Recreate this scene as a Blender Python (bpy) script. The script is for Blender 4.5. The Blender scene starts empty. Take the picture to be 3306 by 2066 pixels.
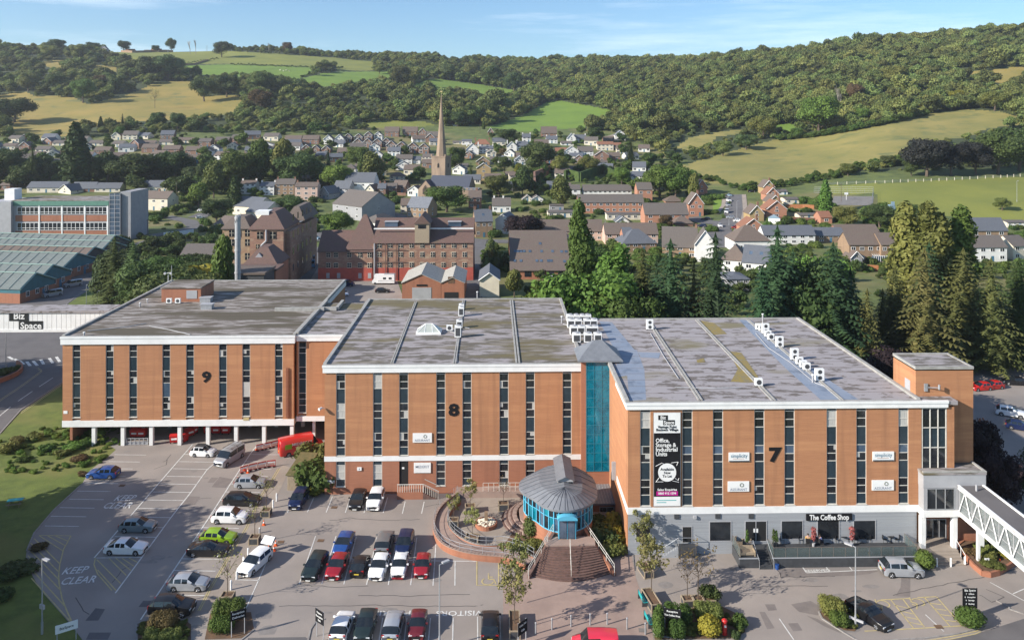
import bpy,math,random
import numpy as np
from mathutils import Vector,Matrix,Euler
R=random.Random(7)
scene=bpy.context.scene
F=2527.0;HC=50.5;PSI=math.radians(1.13);CX=1653.0;HY=375.0
cam_d=bpy.data.cameras.new('camera');cam=bpy.data.objects.new('camera',cam_d);scene.collection.objects.link(cam)
cam_d.sensor_width=36;cam_d.lens=F/3306*36;cam_d.shift_y=-(1033-HY)/3306
cam_d.clip_start=1;cam_d.clip_end=9000
cam.location=(0,0,HC);cam.rotation_euler=(math.radians(90),0,-PSI)
scene.camera=cam
SUN_EL=math.radians(26);SX,SY=-0.925,-0.38
w=bpy.data.worlds.new('World');scene.world=w;w.use_nodes=True
nt=w.node_tree;bg=nt.nodes['Background']
sky=nt.nodes.new('ShaderNodeTexSky');sky.sky_type='NISHITA';sky.sun_disc=False
sky.sun_elevation=SUN_EL;sky.sun_rotation=math.atan2(SX,SY)
sky.air_density=1.0;sky.dust_density=0.1;sky.ozone_density=1.6;sky.altitude=150
tc=nt.nodes.new('ShaderNodeTexCoord');mp=nt.nodes.new('ShaderNodeMapping')
mp.inputs['Scale'].default_value=(1.2,1.2,14);mp.inputs['Rotation'].default_value=(0.06,0.10,0)
nz=nt.nodes.new('ShaderNodeTexNoise');nz.inputs['Scale'].default_value=2.2;nz.inputs['Detail'].default_value=7;nz.inputs['Roughness'].default_value=.62
rp=nt.nodes.new('ShaderNodeValToRGB');rp.color_ramp.elements[0].position=.48;rp.color_ramp.elements[1].position=.80
rp.color_ramp.elements[1].color=(.38,.38,.38,1)
mx=nt.nodes.new('ShaderNodeMix');mx.data_type='RGBA';mx.inputs[7].default_value=(11.5,12.0,12.4,1)
L=nt.links.new
tint=nt.nodes.new('ShaderNodeMix');tint.data_type='RGBA';tint.blend_type='MULTIPLY';tint.inputs[0].default_value=1;tint.inputs[7].default_value=(.66,.86,1.06,1)
L(sky.outputs[0],tint.inputs[6])
L(tc.outputs['Generated'],mp.inputs[0]);L(mp.outputs[0],nz.inputs[0]);L(nz.outputs[0],rp.inputs[0])
L(rp.outputs[0],mx.inputs[0]);L(tint.outputs[2],mx.inputs[6]);L(mx.outputs[2],bg.inputs[0])
bg.inputs[1].default_value=0.09
sd=bpy.data.lights.new('sun','SUN');sd.energy=5.0;sd.angle=math.radians(.53);sd.color=(1,.93,.82)
sun=bpy.data.objects.new('sun',sd);scene.collection.objects.link(sun)
sun.rotation_euler=Vector((SX*math.cos(SUN_EL),SY*math.cos(SUN_EL),math.sin(SUN_EL))).to_track_quat('Z','Y').to_euler()
vs=scene.view_settings;vs.view_transform='Standard';vs.look='None';vs.gamma=1;vs.use_curve_mapping=False;vs.exposure=0.78
scene.cycles.max_bounces=4;scene.cycles.diffuse_bounces=2;scene.cycles.glossy_bounces=2;scene.cycles.transmission_bounces=4;scene.cycles.transparent_max_bounces=8
scene.cycles.caustics_reflective=False;scene.cycles.caustics_refractive=False
CP,SP=math.cos(PSI),math.sin(PSI)
def rotw(xc,Z):return(xc*CP+Z*SP,-xc*SP+Z*CP)
def G(px,py,z=0.0):
 Z=F*(HC-z)/(py-HY);x,y=rotw((px-CX)/F*Z,Z);return Vector((x,y,z))
def FP(px,py,Y):
 u=(px-CX)/F;x1,y1=rotw(u,1.0);t=Y/y1;return Vector((x1*t,Y,HC-(py-HY)/F*t))
TPX=[-2200,0,800,1250,1650,2100,2500,2900,3306,5200]
TT=[{400:685,450:620,520:540,600:465,700:395,850:300,1000:215,1150:152,1400:190,2600:300},{400:685,450:620,520:540,600:465,700:395,850:300,1000:220,1150:156,1400:190,2600:300},{400:685,450:625,520:545,600:470,700:400,850:310,1000:245,1150:198,1300:164,1500:180,2600:300},{400:685,450:625,520:560,600:478,700:415,850:340,1000:280,1150:235,1300:195,1450:185,2600:250},{400:685,450:628,520:562,600:488,700:425,850:368,1000:320,1150:275,1300:235,1450:210,1600:205,2600:250},{400:680,450:620,520:560,600:500,700:430,850:350,1000:290,1150:245,1300:215,1450:204,1600:206,2600:250},{300:795,350:718,400:650,450:598,520:540,600:480,700:405,800:340,900:283,1000:232,1150:180,1400:190,2600:260},{300:795,350:705,400:620,450:562,520:490,600:410,700:340,800:280,900:215,1000:165,1100:138,1400:150,2600:240},{300:795,350:700,400:612,450:552,520:475,600:390,700:315,800:245,900:180,1000:125,1080:104,1400:120,2600:220},{300:795,350:700,400:612,450:552,520:475,600:390,700:315,800:245,900:180,1000:125,1080:104,1400:120,2600:220}]
ZG=np.concatenate([np.arange(20,240,20.),np.arange(240,700,6.),np.arange(700,1640,9.),[1700,1900,2200,2600]])
def _col(d):
 Zs=sorted(d);zz=[HC-(d[Z]-HY)*Z/F for Z in Zs]
 Zs=[0,270,320]+[Z for Z in Zs if Z>320];zz=[0,0,.4]+zz[-(len(Zs)-3):]
 return np.interp(ZG,Zs,zz)
_cols=np.array([_col(d)for d in TT])
k_=np.array([1,2,3,2,1.]);k_/=k_.sum()
_sm=_cols.copy()
for i in range(len(TT)):_sm[i,2:-2]=np.convolve(_cols[i],k_,'valid')
_sm[:,ZG<265]=0;_cols=_sm
def zcam(px,Z):
 t=np.interp(px,TPX,range(len(TPX)));i=min(int(t),len(TPX)-2);f=t-i;f=f*f*(3-2*f)*.5+f*.5
 a=np.interp(Z,ZG,_cols[i]);b=np.interp(Z,ZG,_cols[i+1])
 z=a*(1-f)+b*f
 if Z>380:z+=(math.sin(px*.011+Z*.013)+math.sin(px*.004-Z*.021+1))*min(1,(Z-380)/300)*.9
 return float(z)
def ground_z(x,y):
 Z=x*SP+y*CP;xc=x*CP-y*SP
 return zcam(CX+F*xc/max(Z,1),Z)
_tc={}
def T(px,py):
 if py>805:return G(px,py,0)
 key=round(px/4)
 if key not in _tc:
  zs=np.arange(270,1600,2.5);h=np.array([zcam(px,Z)for Z in zs])
  _tc[key]=(zs,np.minimum.accumulate(HY+(HC-h)*F/zs))
 zs,pys=_tc[key];py=max(py,pys[-1]+.7)
 Z=float(np.interp(-py,-pys,zs));x,y=rotw((px-CX)/F*Z,Z);return Vector((x,y,zcam(px,Z)))
def TZ(px,Z):
 x,y=rotw((px-CX)/F*Z,Z);return Vector((x,y,zcam(px,Z)))
def depth(v):return v.x*SP+v.y*CP
MATS={}
def M(name,col,rough=.8,col2=None,scale=1.0,stretch=(1,1,1),lo=.4,hi=.65,detail=5,metal=0,bump=0,bscale=None,rnd=0,spec=None,alpha=None,col3=None,scale3=.2,lo3=.55,hi3=.7,coord='Object',trans=0,rand_hue=0,stain=0):
 if name in MATS:return MATS[name]
 m=bpy.data.materials.new(name);m.use_nodes=True;nt=m.node_tree;N=nt.nodes.new;L=nt.links.new
 b=nt.nodes['Principled BSDF'];b.inputs['Roughness'].default_value=rough;b.inputs['Metallic'].default_value=metal
 if spec is not None:b.inputs['Specular IOR Level'].default_value=spec
 if alpha is not None:b.inputs['Alpha'].default_value=alpha
 c=(*col,1);b.inputs['Base Color'].default_value=c;cur=None
 tex=N('ShaderNodeTexCoord')
 def noise(sc,st,det=detail):
  mp=N('ShaderNodeMapping');mp.inputs['Scale'].default_value=st;n=N('ShaderNodeTexNoise')
  n.inputs['Scale'].default_value=sc;n.inputs['Detail'].default_value=det;n.inputs['Roughness'].default_value=.62
  L(tex.outputs[coord],mp.inputs[0]);L(mp.outputs[0],n.inputs[0]);return n.outputs[0]
 def mixin(a,bcol,fac):
  mm=N('ShaderNodeMix');mm.data_type='RGBA'
  if isinstance(fac,float):mm.inputs[0].default_value=fac
  else:L(fac,mm.inputs[0])
  if isinstance(a,tuple):mm.inputs[6].default_value=a
  else:L(a,mm.inputs[6])
  if isinstance(bcol,tuple):mm.inputs[7].default_value=bcol
  else:L(bcol,mm.inputs[7])
  return mm.outputs[2]
 cur=c
 if col2:
  r=N('ShaderNodeMapRange');r.inputs[1].default_value=lo;r.inputs[2].default_value=hi
  L(noise(scale,stretch),r.inputs[0]);cur=mixin(cur,(*col2,1),r.outputs[0])
 if col3:
  r=N('ShaderNodeMapRange');r.inputs[1].default_value=lo3;r.inputs[2].default_value=hi3
  L(noise(scale3,stretch,3),r.inputs[0]);cur=mixin(cur,(*col3,1),r.outputs[0])
 if stain:
  n3=N('ShaderNodeTexNoise');n3.inputs['Scale'].default_value=1.0;n3.inputs['Detail'].default_value=6;m3=N('ShaderNodeMapping');m3.inputs['Scale'].default_value=(1.1,1.1,.07);L(tex.outputs[coord],m3.inputs[0]);L(m3.outputs[0],n3.inputs[0])
  r3_=N('ShaderNodeMapRange');r3_.inputs[1].default_value=.5;r3_.inputs[2].default_value=.72;r3_.inputs[4].default_value=stain;L(n3.outputs[0],r3_.inputs[0]);cur=mixin(cur,(col[0]*.55,col[1]*.55,col[2]*.6,1),r3_.outputs[0])
 if rnd:
  oi=N('ShaderNodeObjectInfo');h=N('ShaderNodeHueSaturation')
  a1=N('ShaderNodeMath');a1.operation='MULTIPLY_ADD';a1.inputs[1].default_value=rnd*2;a1.inputs[2].default_value=1-rnd
  L(oi.outputs['Random'],a1.inputs[0]);L(a1.outputs[0],h.inputs['Value'])
  if rand_hue:
   q=N('ShaderNodeMath');q.operation='MULTIPLY';q.inputs[1].default_value=7.31;fr=N('ShaderNodeMath');fr.operation='FRACT'
   a2=N('ShaderNodeMath');a2.operation='MULTIPLY_ADD';a2.inputs[1].default_value=rand_hue*2;a2.inputs[2].default_value=.5-rand_hue
   L(oi.outputs['Random'],q.inputs[0]);L(q.outputs[0],fr.inputs[0]);L(fr.outputs[0],a2.inputs[0]);L(a2.outputs[0],h.inputs['Hue'])
  if isinstance(cur,tuple):h.inputs['Color'].default_value=cur
  else:L(cur,h.inputs['Color'])
  cur=h.outputs[0]
 if not isinstance(cur,tuple):L(cur,b.inputs['Base Color'])
 if bump:
  bp=N('ShaderNodeBump');bp.inputs['Strength'].default_value=bump;bp.inputs['Distance'].default_value=.1
  L(noise(bscale or scale*3,stretch),bp.inputs['Height']);L(bp.outputs[0],b.inputs['Normal'])
 if trans:
  tr=N('ShaderNodeBsdfTranslucent');ms=N('ShaderNodeMixShader');ms.inputs[0].default_value=trans
  if isinstance(cur,tuple):tr.inputs[0].default_value=cur
  else:L(cur,tr.inputs[0])
  L(b.outputs[0],ms.inputs[1]);L(tr.outputs[0],ms.inputs[2]);L(ms.outputs[0],nt.nodes['Material Output'].inputs[0])
 MATS[name]=m;return m
BR=.72
def brick(name,a,b,**k):
 return M(name,a,.85,b,1.2,(.5,.5,9),.35,.7,bump=.25,bscale=6,stain=.5,**k)
m_brick=brick('orange_brick',(.435,.203,.100),(.36,.162,.078),col3=(.49,.24,.115),scale3=.12,lo3=.5,hi3=.75)
m_brick2=brick('red_brick',(.37,.155,.09),(.30,.125,.072))
m_oldbrick=brick('old_brick',(.26,.135,.09),(.18,.10,.07),col3=(.30,.20,.14),scale3=.5)
m_stone=brick('sand_stone',(.33,.22,.135),(.22,.15,.10))
m_redpaint=M('red_painted_render',(.42,.085,.06),.8,(.34,.07,.05),.5)
m_white=M('white_paint',(.78,.78,.77),.6,(.66,.66,.65),.6,lo=.45,hi=.8)
m_cream=M('cream_render',(.66,.60,.48),.8,(.56,.5,.4),.3)
m_wwall=M('white_render',(.74,.73,.70),.8,(.62,.61,.58),.3)
m_pink=M('pink_render',(.60,.42,.34),.8,(.5,.36,.3),.3)
m_grey=M('grey_board',(.33,.345,.365),.7,(.29,.30,.32),.7,(.1,.1,12))
m_lgrey=M('light_grey_panel',(.38,.38,.395),.6,(.33,.33,.345),.6)
m_dgrey=M('dark_grey_composite',(.055,.058,.064),.7,(.04,.042,.046),2)
m_conc=M('concrete',(.34,.32,.30),.85,(.24,.225,.21),1.5,lo=.35,hi=.7,bump=.2)
m_pane=M('dark_glass',(.012,.014,.018),.08,(.03,.034,.04),.5,spec=.6)
m_pane2=M('reflecting_glass',(.05,.08,.12),.05,(.10,.14,.2),.4,spec=.8)
m_blind=M('pale_blind',(.5,.49,.46),.7,(.34,.33,.31),3,(8,8,.3))
m_spand=M('navy_spandrel',(.020,.034,.046),.25,(.028,.045,.06),.8)
m_frame=M('cream_frame',(.58,.56,.51),.6,(.48,.46,.42),2)
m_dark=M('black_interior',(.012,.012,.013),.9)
m_sign=M('matt_black_sign',(.012,.012,.014),.85,spec=.15)
m_black=M('black_plastic',(.014,.014,.016),.45)
m_rubber=M('tyre_rubber',(.018,.018,.018),.85)
m_rim=M('alloy_rim',(.45,.45,.47),.35,metal=.6)
m_metal=M('galvanised_metal',(.42,.43,.45),.45,(.34,.35,.37),2,metal=.4)
m_slate=M('slate_roof',(.12,.13,.15),.7,(.085,.092,.108),2.5,(1,1,4),bump=.3)
m_tile=M('brown_tile',(.15,.115,.095),.8,(.105,.08,.068),2.5,(1,1,4),bump=.3,col3=(.13,.11,.085),scale3=.3)
m_gtile=M('grey_tile',(.135,.115,.102),.8,(.095,.083,.076),2.5,(1,1,4),bump=.3)
m_rtile=M('red_tile',(.26,.12,.07),.8,(.18,.085,.055),2.5,(1,1,4),bump=.3)
m_maltroof=M('plum_tile',(.15,.088,.072),.8,(.105,.065,.056),2,(1,1,3),bump=.3,col3=(.12,.085,.06),scale3=.35)
m_zinc=M('zinc_roof',(.20,.21,.23),.5,(.16,.17,.19),1.2,metal=.1)
m_teal=M('teal_frame',(.03,.19,.27),.45)
m_tglass=M('teal_glass',(.0,.12,.17),.06,(.01,.20,.26),.6,spec=.7)
m_wood=M('weathered_wood',(.20,.15,.10),.8,(.13,.10,.07),2,(1,1,6))
m_pwood=M('pale_wood',(.36,.29,.20),.75,(.27,.21,.15),2,(4,4,1))
m_bark=M('bark',(.13,.095,.07),.9,(.07,.052,.04),3,(1,1,.3),bump=.5)
m_birch=M('pale_bark',(.38,.34,.29),.9,(.2,.17,.14),3)
m_asph=M('pale_asphalt',(.31,.268,.238),.9,(.245,.213,.192),.12,(1,1,1),.38,.66,detail=9,bump=.15,bscale=8,col3=(.20,.183,.173),scale3=.035,lo3=.52,hi3=.72)
m_asphd=M('dark_asphalt',(.135,.125,.125),.9,(.105,.098,.10),.25,lo=.4,hi=.66,detail=8,bump=.15,bscale=8)
m_patch=M('asphalt_patch',(.20,.172,.158),.9,(.165,.142,.132),.8)
m_pave=M('pink_paving',(.34,.245,.205),.9,(.27,.195,.165),.35,detail=8,bump=.15,bscale=5)
m_pave2=M('buff_paving',(.32,.27,.225),.9,(.26,.215,.18),.35,detail=8)
m_line=M('white_line_paint',(.66,.65,.62),.8,(.42,.40,.38),1.5,lo=.45,hi=.75)
m_yline=M('yellow_line_paint',(.52,.42,.19),.8,(.36,.30,.17),1.5,lo=.42,hi=.7)
m_kerb=M('kerb_stone',(.30,.28,.26),.9,(.22,.2,.19),1.5)
m_soil=M('bare_soil',(.16,.09,.05),.95,(.10,.065,.04),1.2)
m_step=M('brown_brick_step',(.15,.085,.070),.9,(.10,.06,.05),2.5)
m_red=M('red_plastic',(.50,.02,.018),.4,(.4,.015,.015),1)
m_orange=M('orange_plastic',(.75,.12,.02),.5)
m_turq=M('turquoise_paint',(.02,.35,.36),.5)
m_grass=M('lawn_grass',(.125,.160,.028),.95,(.085,.115,.020),.5,lo=.38,hi=.62,detail=10,bump=.6,bscale=6,col3=(.175,.165,.045),scale3=.07,lo3=.5,hi3=.7)
m_rough=M('town_green',(.12,.148,.036),.95,(.065,.09,.022),.12,lo=.38,hi=.62,detail=10,bump=.6,bscale=1.5,col3=(.18,.155,.06),scale3=.02,lo3=.5,hi3=.65)
m_fieldg=M('bright_pasture',(.15,.235,.024),.95,(.11,.185,.02),.03,lo=.35,hi=.65,detail=9,bump=.3,bscale=.7)
m_fieldo=M('olive_pasture',(.205,.215,.036),.95,(.15,.17,.03),.03,lo=.35,hi=.65,detail=10,bump=.4,bscale=.7)
m_fieldb=M('dry_pasture',(.31,.225,.058),.95,(.21,.18,.04),.022,lo=.35,hi=.65,detail=10,bump=.4,bscale=.7,col3=(.14,.145,.045),scale3=.05)
m_fieldr=M('straw_pasture',(.27,.225,.065),.95,(.17,.165,.042),.03,(1,1,1),.35,.68,detail=10,bump=.6,bscale=.5,col3=(.125,.14,.045),scale3=.07,lo3=.54,hi3=.72)
m_woodfl=M('wood_floor',(.045,.062,.018),.95,(.03,.042,.013),.15)
def leafm(name,a,b,rnd=.3,hue=.02,trans=.22):return M(name,a,.7,b,.35,lo=.35,hi=.65,detail=2,rnd=rnd,rand_hue=hue,trans=trans,spec=.25)
l_green=leafm('mid_green_leaf',(0.093,0.142,0.029),(0.060,0.099,0.020))
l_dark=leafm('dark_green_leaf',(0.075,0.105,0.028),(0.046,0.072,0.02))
l_pale=leafm('pale_olive_leaf',(.26,.25,.085),(.17,.18,.05))
l_olive=leafm('olive_leaf',(0.157,0.167,0.043),(0.097,0.116,0.029))
l_fir=leafm('fir_needles',(0.045,0.087,0.035),(0.027,0.055,0.023),trans=.08)
l_firo=leafm('olive_needles',(0.127,0.123,0.038),(0.075,0.084,0.026),trans=.08)
l_yel=leafm('yellow_leaf',(.26,.24,.03),(.15,.16,.02))
l_brown=leafm('russet_leaf',(.13,.085,.035),(.09,.065,.03))
l_purple=leafm('purple_leaf',(.034,.020,.024),(.022,.014,.017))
l_beech=leafm('copper_beech_leaf',(.030,.030,.026),(.020,.022,.020))
l_bright=leafm('bright_leaf',(0.125,0.195,0.035),(0.08,0.14,0.025))
l_wood=leafm('woodland_leaf',(0.175,0.195,0.056),(0.105,0.135,0.038),rnd=.45,hue=.03)
l_wood2=leafm('woodland_dark_leaf',(0.105,0.135,0.046),(0.062,0.09,0.03),rnd=.4,hue=.03)
COL=scene.collection
class MB:
 def __init__(s):s.v=[];s.f=[];s.m=[];s.mi=0
 def add(s,vs,fs):
  n=len(s.v);s.v+=[tuple(v)for v in vs];s.f+=[tuple(i+n for i in f)for f in fs];s.m+=[s.mi]*len(fs);return s
 def box(s,x0,x1,y0,y1,z0,z1):
  return s.add([(x0,y0,z0),(x1,y0,z0),(x1,y1,z0),(x0,y1,z0),(x0,y0,z1),(x1,y0,z1),(x1,y1,z1),(x0,y1,z1)],[(0,3,2,1),(4,5,6,7),(0,1,5,4),(1,2,6,5),(2,3,7,6),(3,0,4,7)])
 def bar(s,a,b,r,n=6,r2=None):
  a=Vector(a);b=Vector(b);d=(b-a);r2=r if r2 is None else r2
  if d.length<1e-6:return s
  d.normalize();u=d.orthogonal().normalized();v=d.cross(u);vs=[]
  for p,rr in((a,r),(b,r2)):
   for i in range(n):
    t=2*math.pi*(i+.5)/n;vs.append(p+u*math.cos(t)*rr+v*math.sin(t)*rr)
  fs=[(i,(i+1)%n,n+(i+1)%n,n+i)for i in range(n)]+[tuple(range(n))[::-1],tuple(range(n,2*n))]
  return s.add(vs,fs)
 def prism(s,pts,z0,z1):
  pts=[(p[0],p[1])for p in pts]
  ar=sum(pts[i-1][0]*pts[i][1]-pts[i][0]*pts[i-1][1]for i in range(len(pts)))
  if ar<0:pts=pts[::-1]
  n=len(pts)
  return s.add([(x,y,z0)for x,y in pts]+[(x,y,z1)for x,y in pts],[tuple(range(n))[::-1],tuple(range(n,2*n))]+[(i,(i+1)%n,n+(i+1)%n,n+i)for i in range(n)])
 def lathe(s,prof,n=16,c=(0,0,0)):
  vs=[];k=len(prof)
  for r,z in prof:
   for i in range(n):t=2*math.pi*i/n;vs.append((c[0]+r*math.cos(t),c[1]+r*math.sin(t),c[2]+z))
  fs=[(j*n+i,j*n+(i+1)%n,(j+1)*n+(i+1)%n,(j+1)*n+i)for j in range(k-1)for i in range(n)]
  fs+=[tuple(range(n))[::-1],tuple(range((k-1)*n,k*n))]
  return s.add(vs,fs)
 def sheet(s,pts,z=None):
  ps=[Vector((p[0],p[1],p[2]if z is None else z))for p in pts]
  ar=sum(ps[i-1].x*ps[i].y-ps[i].x*ps[i-1].y for i in range(len(ps)))
  if ar<0:ps=ps[::-1]
  return s.add(ps,[tuple(range(len(ps)))])
 def mesh(s,name):
  me=bpy.data.meshes.new(name);me.from_pydata(s.v,[],s.f)
  if any(s.m):me.polygons.foreach_set('material_index',s.m)
  me.update();return me
 def build(s,name,mats,parent=None,loc=(0,0,0),rz=0,smooth=False,**tags):
  me=s.mesh(name)
  for mm in(mats if isinstance(mats,(list,tuple))else[mats]):me.materials.append(mm)
  if smooth:me.shade_smooth()
  return link(name,me,parent,loc,rz,**tags)
def link(name,me,parent=None,loc=(0,0,0),rz=0,**tags):
 o=bpy.data.objects.new(name,me);COL.objects.link(o);o.location=loc
 o.rotation_euler=rz if isinstance(rz,(tuple,Euler))else(0,0,rz)
 if parent:o.parent=parent
 for k,v in tags.items():
  if v:o[{'cat':'category'}.get(k,k)]=v
 return o
def thing(name,label,cat,loc=(0,0,0),rz=0,group=None,**k):return link(name,None,None,loc,rz,label=label,cat=cat,group=group,**k)
def kids(o):return[c for c in o.children]
def copy_tree(o,parent=None):
 c=o.copy();COL.objects.link(c);c.parent=parent
 for ch in o.children:copy_tree(ch,c)
 return c
def dup(root,loc,rz,label=None,group=None,sc=None):
 c=copy_tree(root);c.location=loc;c.rotation_euler=(0,0,rz)
 if label:c['label']=label
 if group:c['group']=group
 elif 'group' in c and not group:pass
 if sc:c.scale=(sc,)*3 if not isinstance(sc,tuple)else sc
 return c
def inpoly(x,y,P):
 c=False;j=len(P)-1
 for i in range(len(P)):
  if(P[i][1]>y)!=(P[j][1]>y)and x<(P[j][0]-P[i][0])*(y-P[i][1])/(P[j][1]-P[i][1])+P[i][0]:c=not c
  j=i
 return c
def text(s,size,parent,loc,rot,mat,name='lettering',ext=.01,off=0.0,align='CENTER',sx=1,fit=None):
 cu=bpy.data.curves.new(name,'FONT');cu.body=s;cu.size=size;cu.extrude=ext;cu.offset=min(off,size*.022)if size<2 else off;cu.align_x=align;cu.align_y='CENTER'
 cu.resolution_u=2;cu.materials.append(mat)
 tmp=bpy.data.objects.new('tmp',cu);me=bpy.data.meshes.new_from_object(tmp);bpy.data.objects.remove(tmp)
 if fit:
  xs=[v.co.x for v in me.vertices];sx=fit/max(.01,max(xs)-min(xs))
 me.name=name;me.materials.clear();me.materials.append(mat)
 o=bpy.data.objects.new(name,me);COL.objects.link(o);o.location=loc;o.rotation_euler=rot;o.scale=(sx,1,1)
 if parent:o.parent=parent
 return o
UP=(math.pi/2,0,0)
MB().box(-4600,4400,-400,3100,-9,330).build('haze',[],kind='stuff',label='thin summer haze filling the valley air')
hz_=bpy.data.objects['haze'];hm=bpy.data.materials.new('haze_air');hm.use_nodes=True;hn=hm.node_tree;hn.nodes.remove(hn.nodes['Principled BSDF'])
pv_=hn.nodes.new('ShaderNodeVolumePrincipled');pv_.inputs['Density'].default_value=.00009;pv_.inputs['Color'].default_value=(.86,.92,1,1);pv_.inputs['Anisotropy'].default_value=.3
hn.links.new(pv_.outputs[0],hn.nodes['Material Output'].inputs['Volume']);hz_.data.materials.append(hm)
REG=dict(A=(.4545,0,1000),B=(.4545,1000,900),C=(.581,1900,1000),D=(.4405,0,1400),E=(.4132,800,1450),F=(.4074,1600,1450),H=(.3744,2400,1500),a=(.4545,0,60),b=(.4545,1100,100),c=(.4983,2100,60),d=(.3719,0,540),e=(.3719,700,480),f=(.3719,1500,480),g=(.4157,2300,540),h=(.3719,1200,280))
def P(reg,x,y):s,ox,oy=REG[reg];return(ox+x*s,oy+y*s)
def PL(reg,*c):return[P(reg,c[i],c[i+1])for i in range(0,len(c),2)]
def g0(reg,x,y,z=0.):return G(*P(reg,x,y),z)
def tt(reg,x,y):return T(*P(reg,x,y))
FIELDS=[(2,PL('a',0,610,0,540,180,525,250,560,520,560,620,615,900,548,1090,470,1370,440,1430,560,1700,550,1740,600,1650,680,1400,722,900,740,700,765,500,830,380,860,150,850,0,775)),(2,PL('a',170,340,500,282,520,300,430,395,330,340)),(2,PL('a',640,330,830,350,830,412,700,402)),(1,PL('a',730,240,1100,225,1500,228,1880,250,2440,285,2440,350,2240,345,1600,325,1270,332,930,292)),(0,PL('a',1270,340,1600,330,2230,350,2260,378,2150,420,2030,465,1750,420,1300,395)),(0,PL('a',2160,425,2300,392,2460,380,2460,470,2300,490,2040,480)),(1,PL('b',-30,200,230,222,230,285,-30,290)),(0,PL('b',-30,295,370,290,380,370,200,380,90,400,0,400,-40,440)),(0,PL('b',430,430,540,352,700,345,1000,385,1280,435,1250,470,1160,482,850,452,600,442)),(0,PL('b',1050,690,1300,600,1480,505,1570,500,1930,570,1900,640,1740,690,1300,720)),(1,PL('b',50,680,250,640,600,650,680,680,300,690)),(3,PL('c',190,960,500,870,870,770,1400,705,1800,620,2050,595,2250,605,2420,650,2420,690,2180,720,2050,775,1900,790,1680,800,1640,900,1450,930,1200,1000,880,1060,640,1092,350,1070,200,1000)),(3,PL('c',170,840,250,775,440,738,640,718,620,745,420,772,400,820,230,860)),(0,PL('c',800,690,960,690,930,745,830,740)),(2,PL('c',2000,362,2440,315,2440,440,2190,435,2120,370)),(1,PL('g',890,150,1700,108,2480,72,2480,420,2300,440,1960,395,1400,350,1280,290,1270,200,940,220)),(0,PL('g',5,260,75,258,90,330,0,340)),(0,PL('g',110,575,190,572,180,625,108,620))]
def field_at(px,py):
 for k,P_ in FIELDS:
  if inpoly(px,py,P_):return k
 return-1
TBX=[0,300,700,1100,1250,1600,1750,2000,2150,2300,2500,2700,3306]
TBY=[445,440,425,425,405,405,400,430,500,545,590,560,540]
def town_top(px):return float(np.interp(px,TBX,TBY))
def build_terrain():
 pxs=list(range(-2200,-200,100))+list(range(-200,3520,9))+list(range(3520,5300,100))
 Zs=list(range(20,240,20))+list(np.arange(240,700,4.5))+list(np.arange(700,1600,7.))+[1650,1750,1900,2100,2350,2600]
 V=[];mi=[]
 for Z in Zs:
  for px in pxs:
   x,y=rotw((px-CX)/F*Z,Z);V.append((x,y,zcam(px,Z)))
 nx=len(pxs);Fc=[]
 for j in range(len(Zs)-1):
  for i in range(nx-1):
   Fc.append((j*nx+i,j*nx+i+1,(j+1)*nx+i+1,(j+1)*nx+i))
   px=(pxs[i]+pxs[i+1])/2;Z=(Zs[j]+Zs[j+1])/2;z=V[j*nx+i][2];py=HY+(HC-z)*F/Z
   k=field_at(px,py)if(250<Z<1600)else-1
   if k>=0:mi.append(k)
   else:mi.append(5 if(py<town_top(px)and Z>420)else 4)
 mb=MB();mb.v=V;mb.f=Fc;mb.m=mi
 mb.build('hills',[m_fieldg,m_fieldo,m_fieldb,m_fieldr,m_rough,m_woodfl],smooth=True,kind='structure')
build_terrain()
lawn=MB().sheet([G(-900,1240),G(60,1180),G(330,1330),G(420,1430),G(420,1500),G(250,1620),G(100,1830),G(255,2066),G(300,2400),G(-1600,2400)],.03).build('lawn',m_grass,kind='structure')
def sheet(name,mat,pts,z,parent=None,kind='structure'):
 return MB().sheet(pts,z).build(name,mat,parent,**({}if parent else dict(kind=kind)))
mb=MB()
mb.sheet([G(*p)for p in PL('D',790,80,850,118,780,180,660,270,600,370,395,560,250,730,195,860,185,950,300,1150,520,1400,640,1560)]+[G(520,2400),G(3900,2400),G(3900,1150),G(3100,1090),G(2900,1120),G(2600,1500),G(1500,1300),G(330,1290),G(300,1400)],.045)
car_park=mb.build('car_park',m_asph,kind='structure')
road_l=sheet('access_road',m_asphd,[G(*p)for p in[(-700,1800),(-100,1480),(0,1404),(68,1328),(200,1242),(240,1130),(300,1010),(330,930),(380,880),(420,830),(330,800),(250,862),(140,950),(40,1000),(-300,1010),(-600,1100),(-600,1230),(0,1235),(-100,1330),(-900,1560)]],.040)
sheet('street',m_asphd,[G(*p)for p in PL('H',1550,1560,2040,1450,2200,1400,2420,1330)]+[G(3900,1850),G(3900,2500),G(2700,2500),G(2720,2110)],.06)
sheet('road_mouth',m_asphd,[G(*p)for p in PL('E',0,1475,450,1468,480,1491,520,1700,0,1700)],.049)
sheet('forecourt',m_pave,[G(*p)for p in PL('F',250,860,330,800,900,790,1000,815,1075,830,1110,1010,1190,1250,1240,1380,1255,1560,1240,1700,60,1700,60,1100,170,1010,220,920)],.053)
yard=sheet('brewery_yard',m_asph,[G(*p)for p in PL('e',740,1140,760,700,930,690,900,860,1560,1130,1620,1300,1600,1400,900,1450,700,1200)],.045)
sheet('shed_yard',m_asphd,[G(*p)for p in PL('d',0,1010,300,1000,860,820,860,1030,600,1180,560,1240,200,1240,0,1240)],.044)
sheet('verge',m_grass,[G(*p)for p in PL('d',575,1225,600,1180,780,1060,900,1060,1100,1150,1100,1240,900,1250)],.052)
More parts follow.
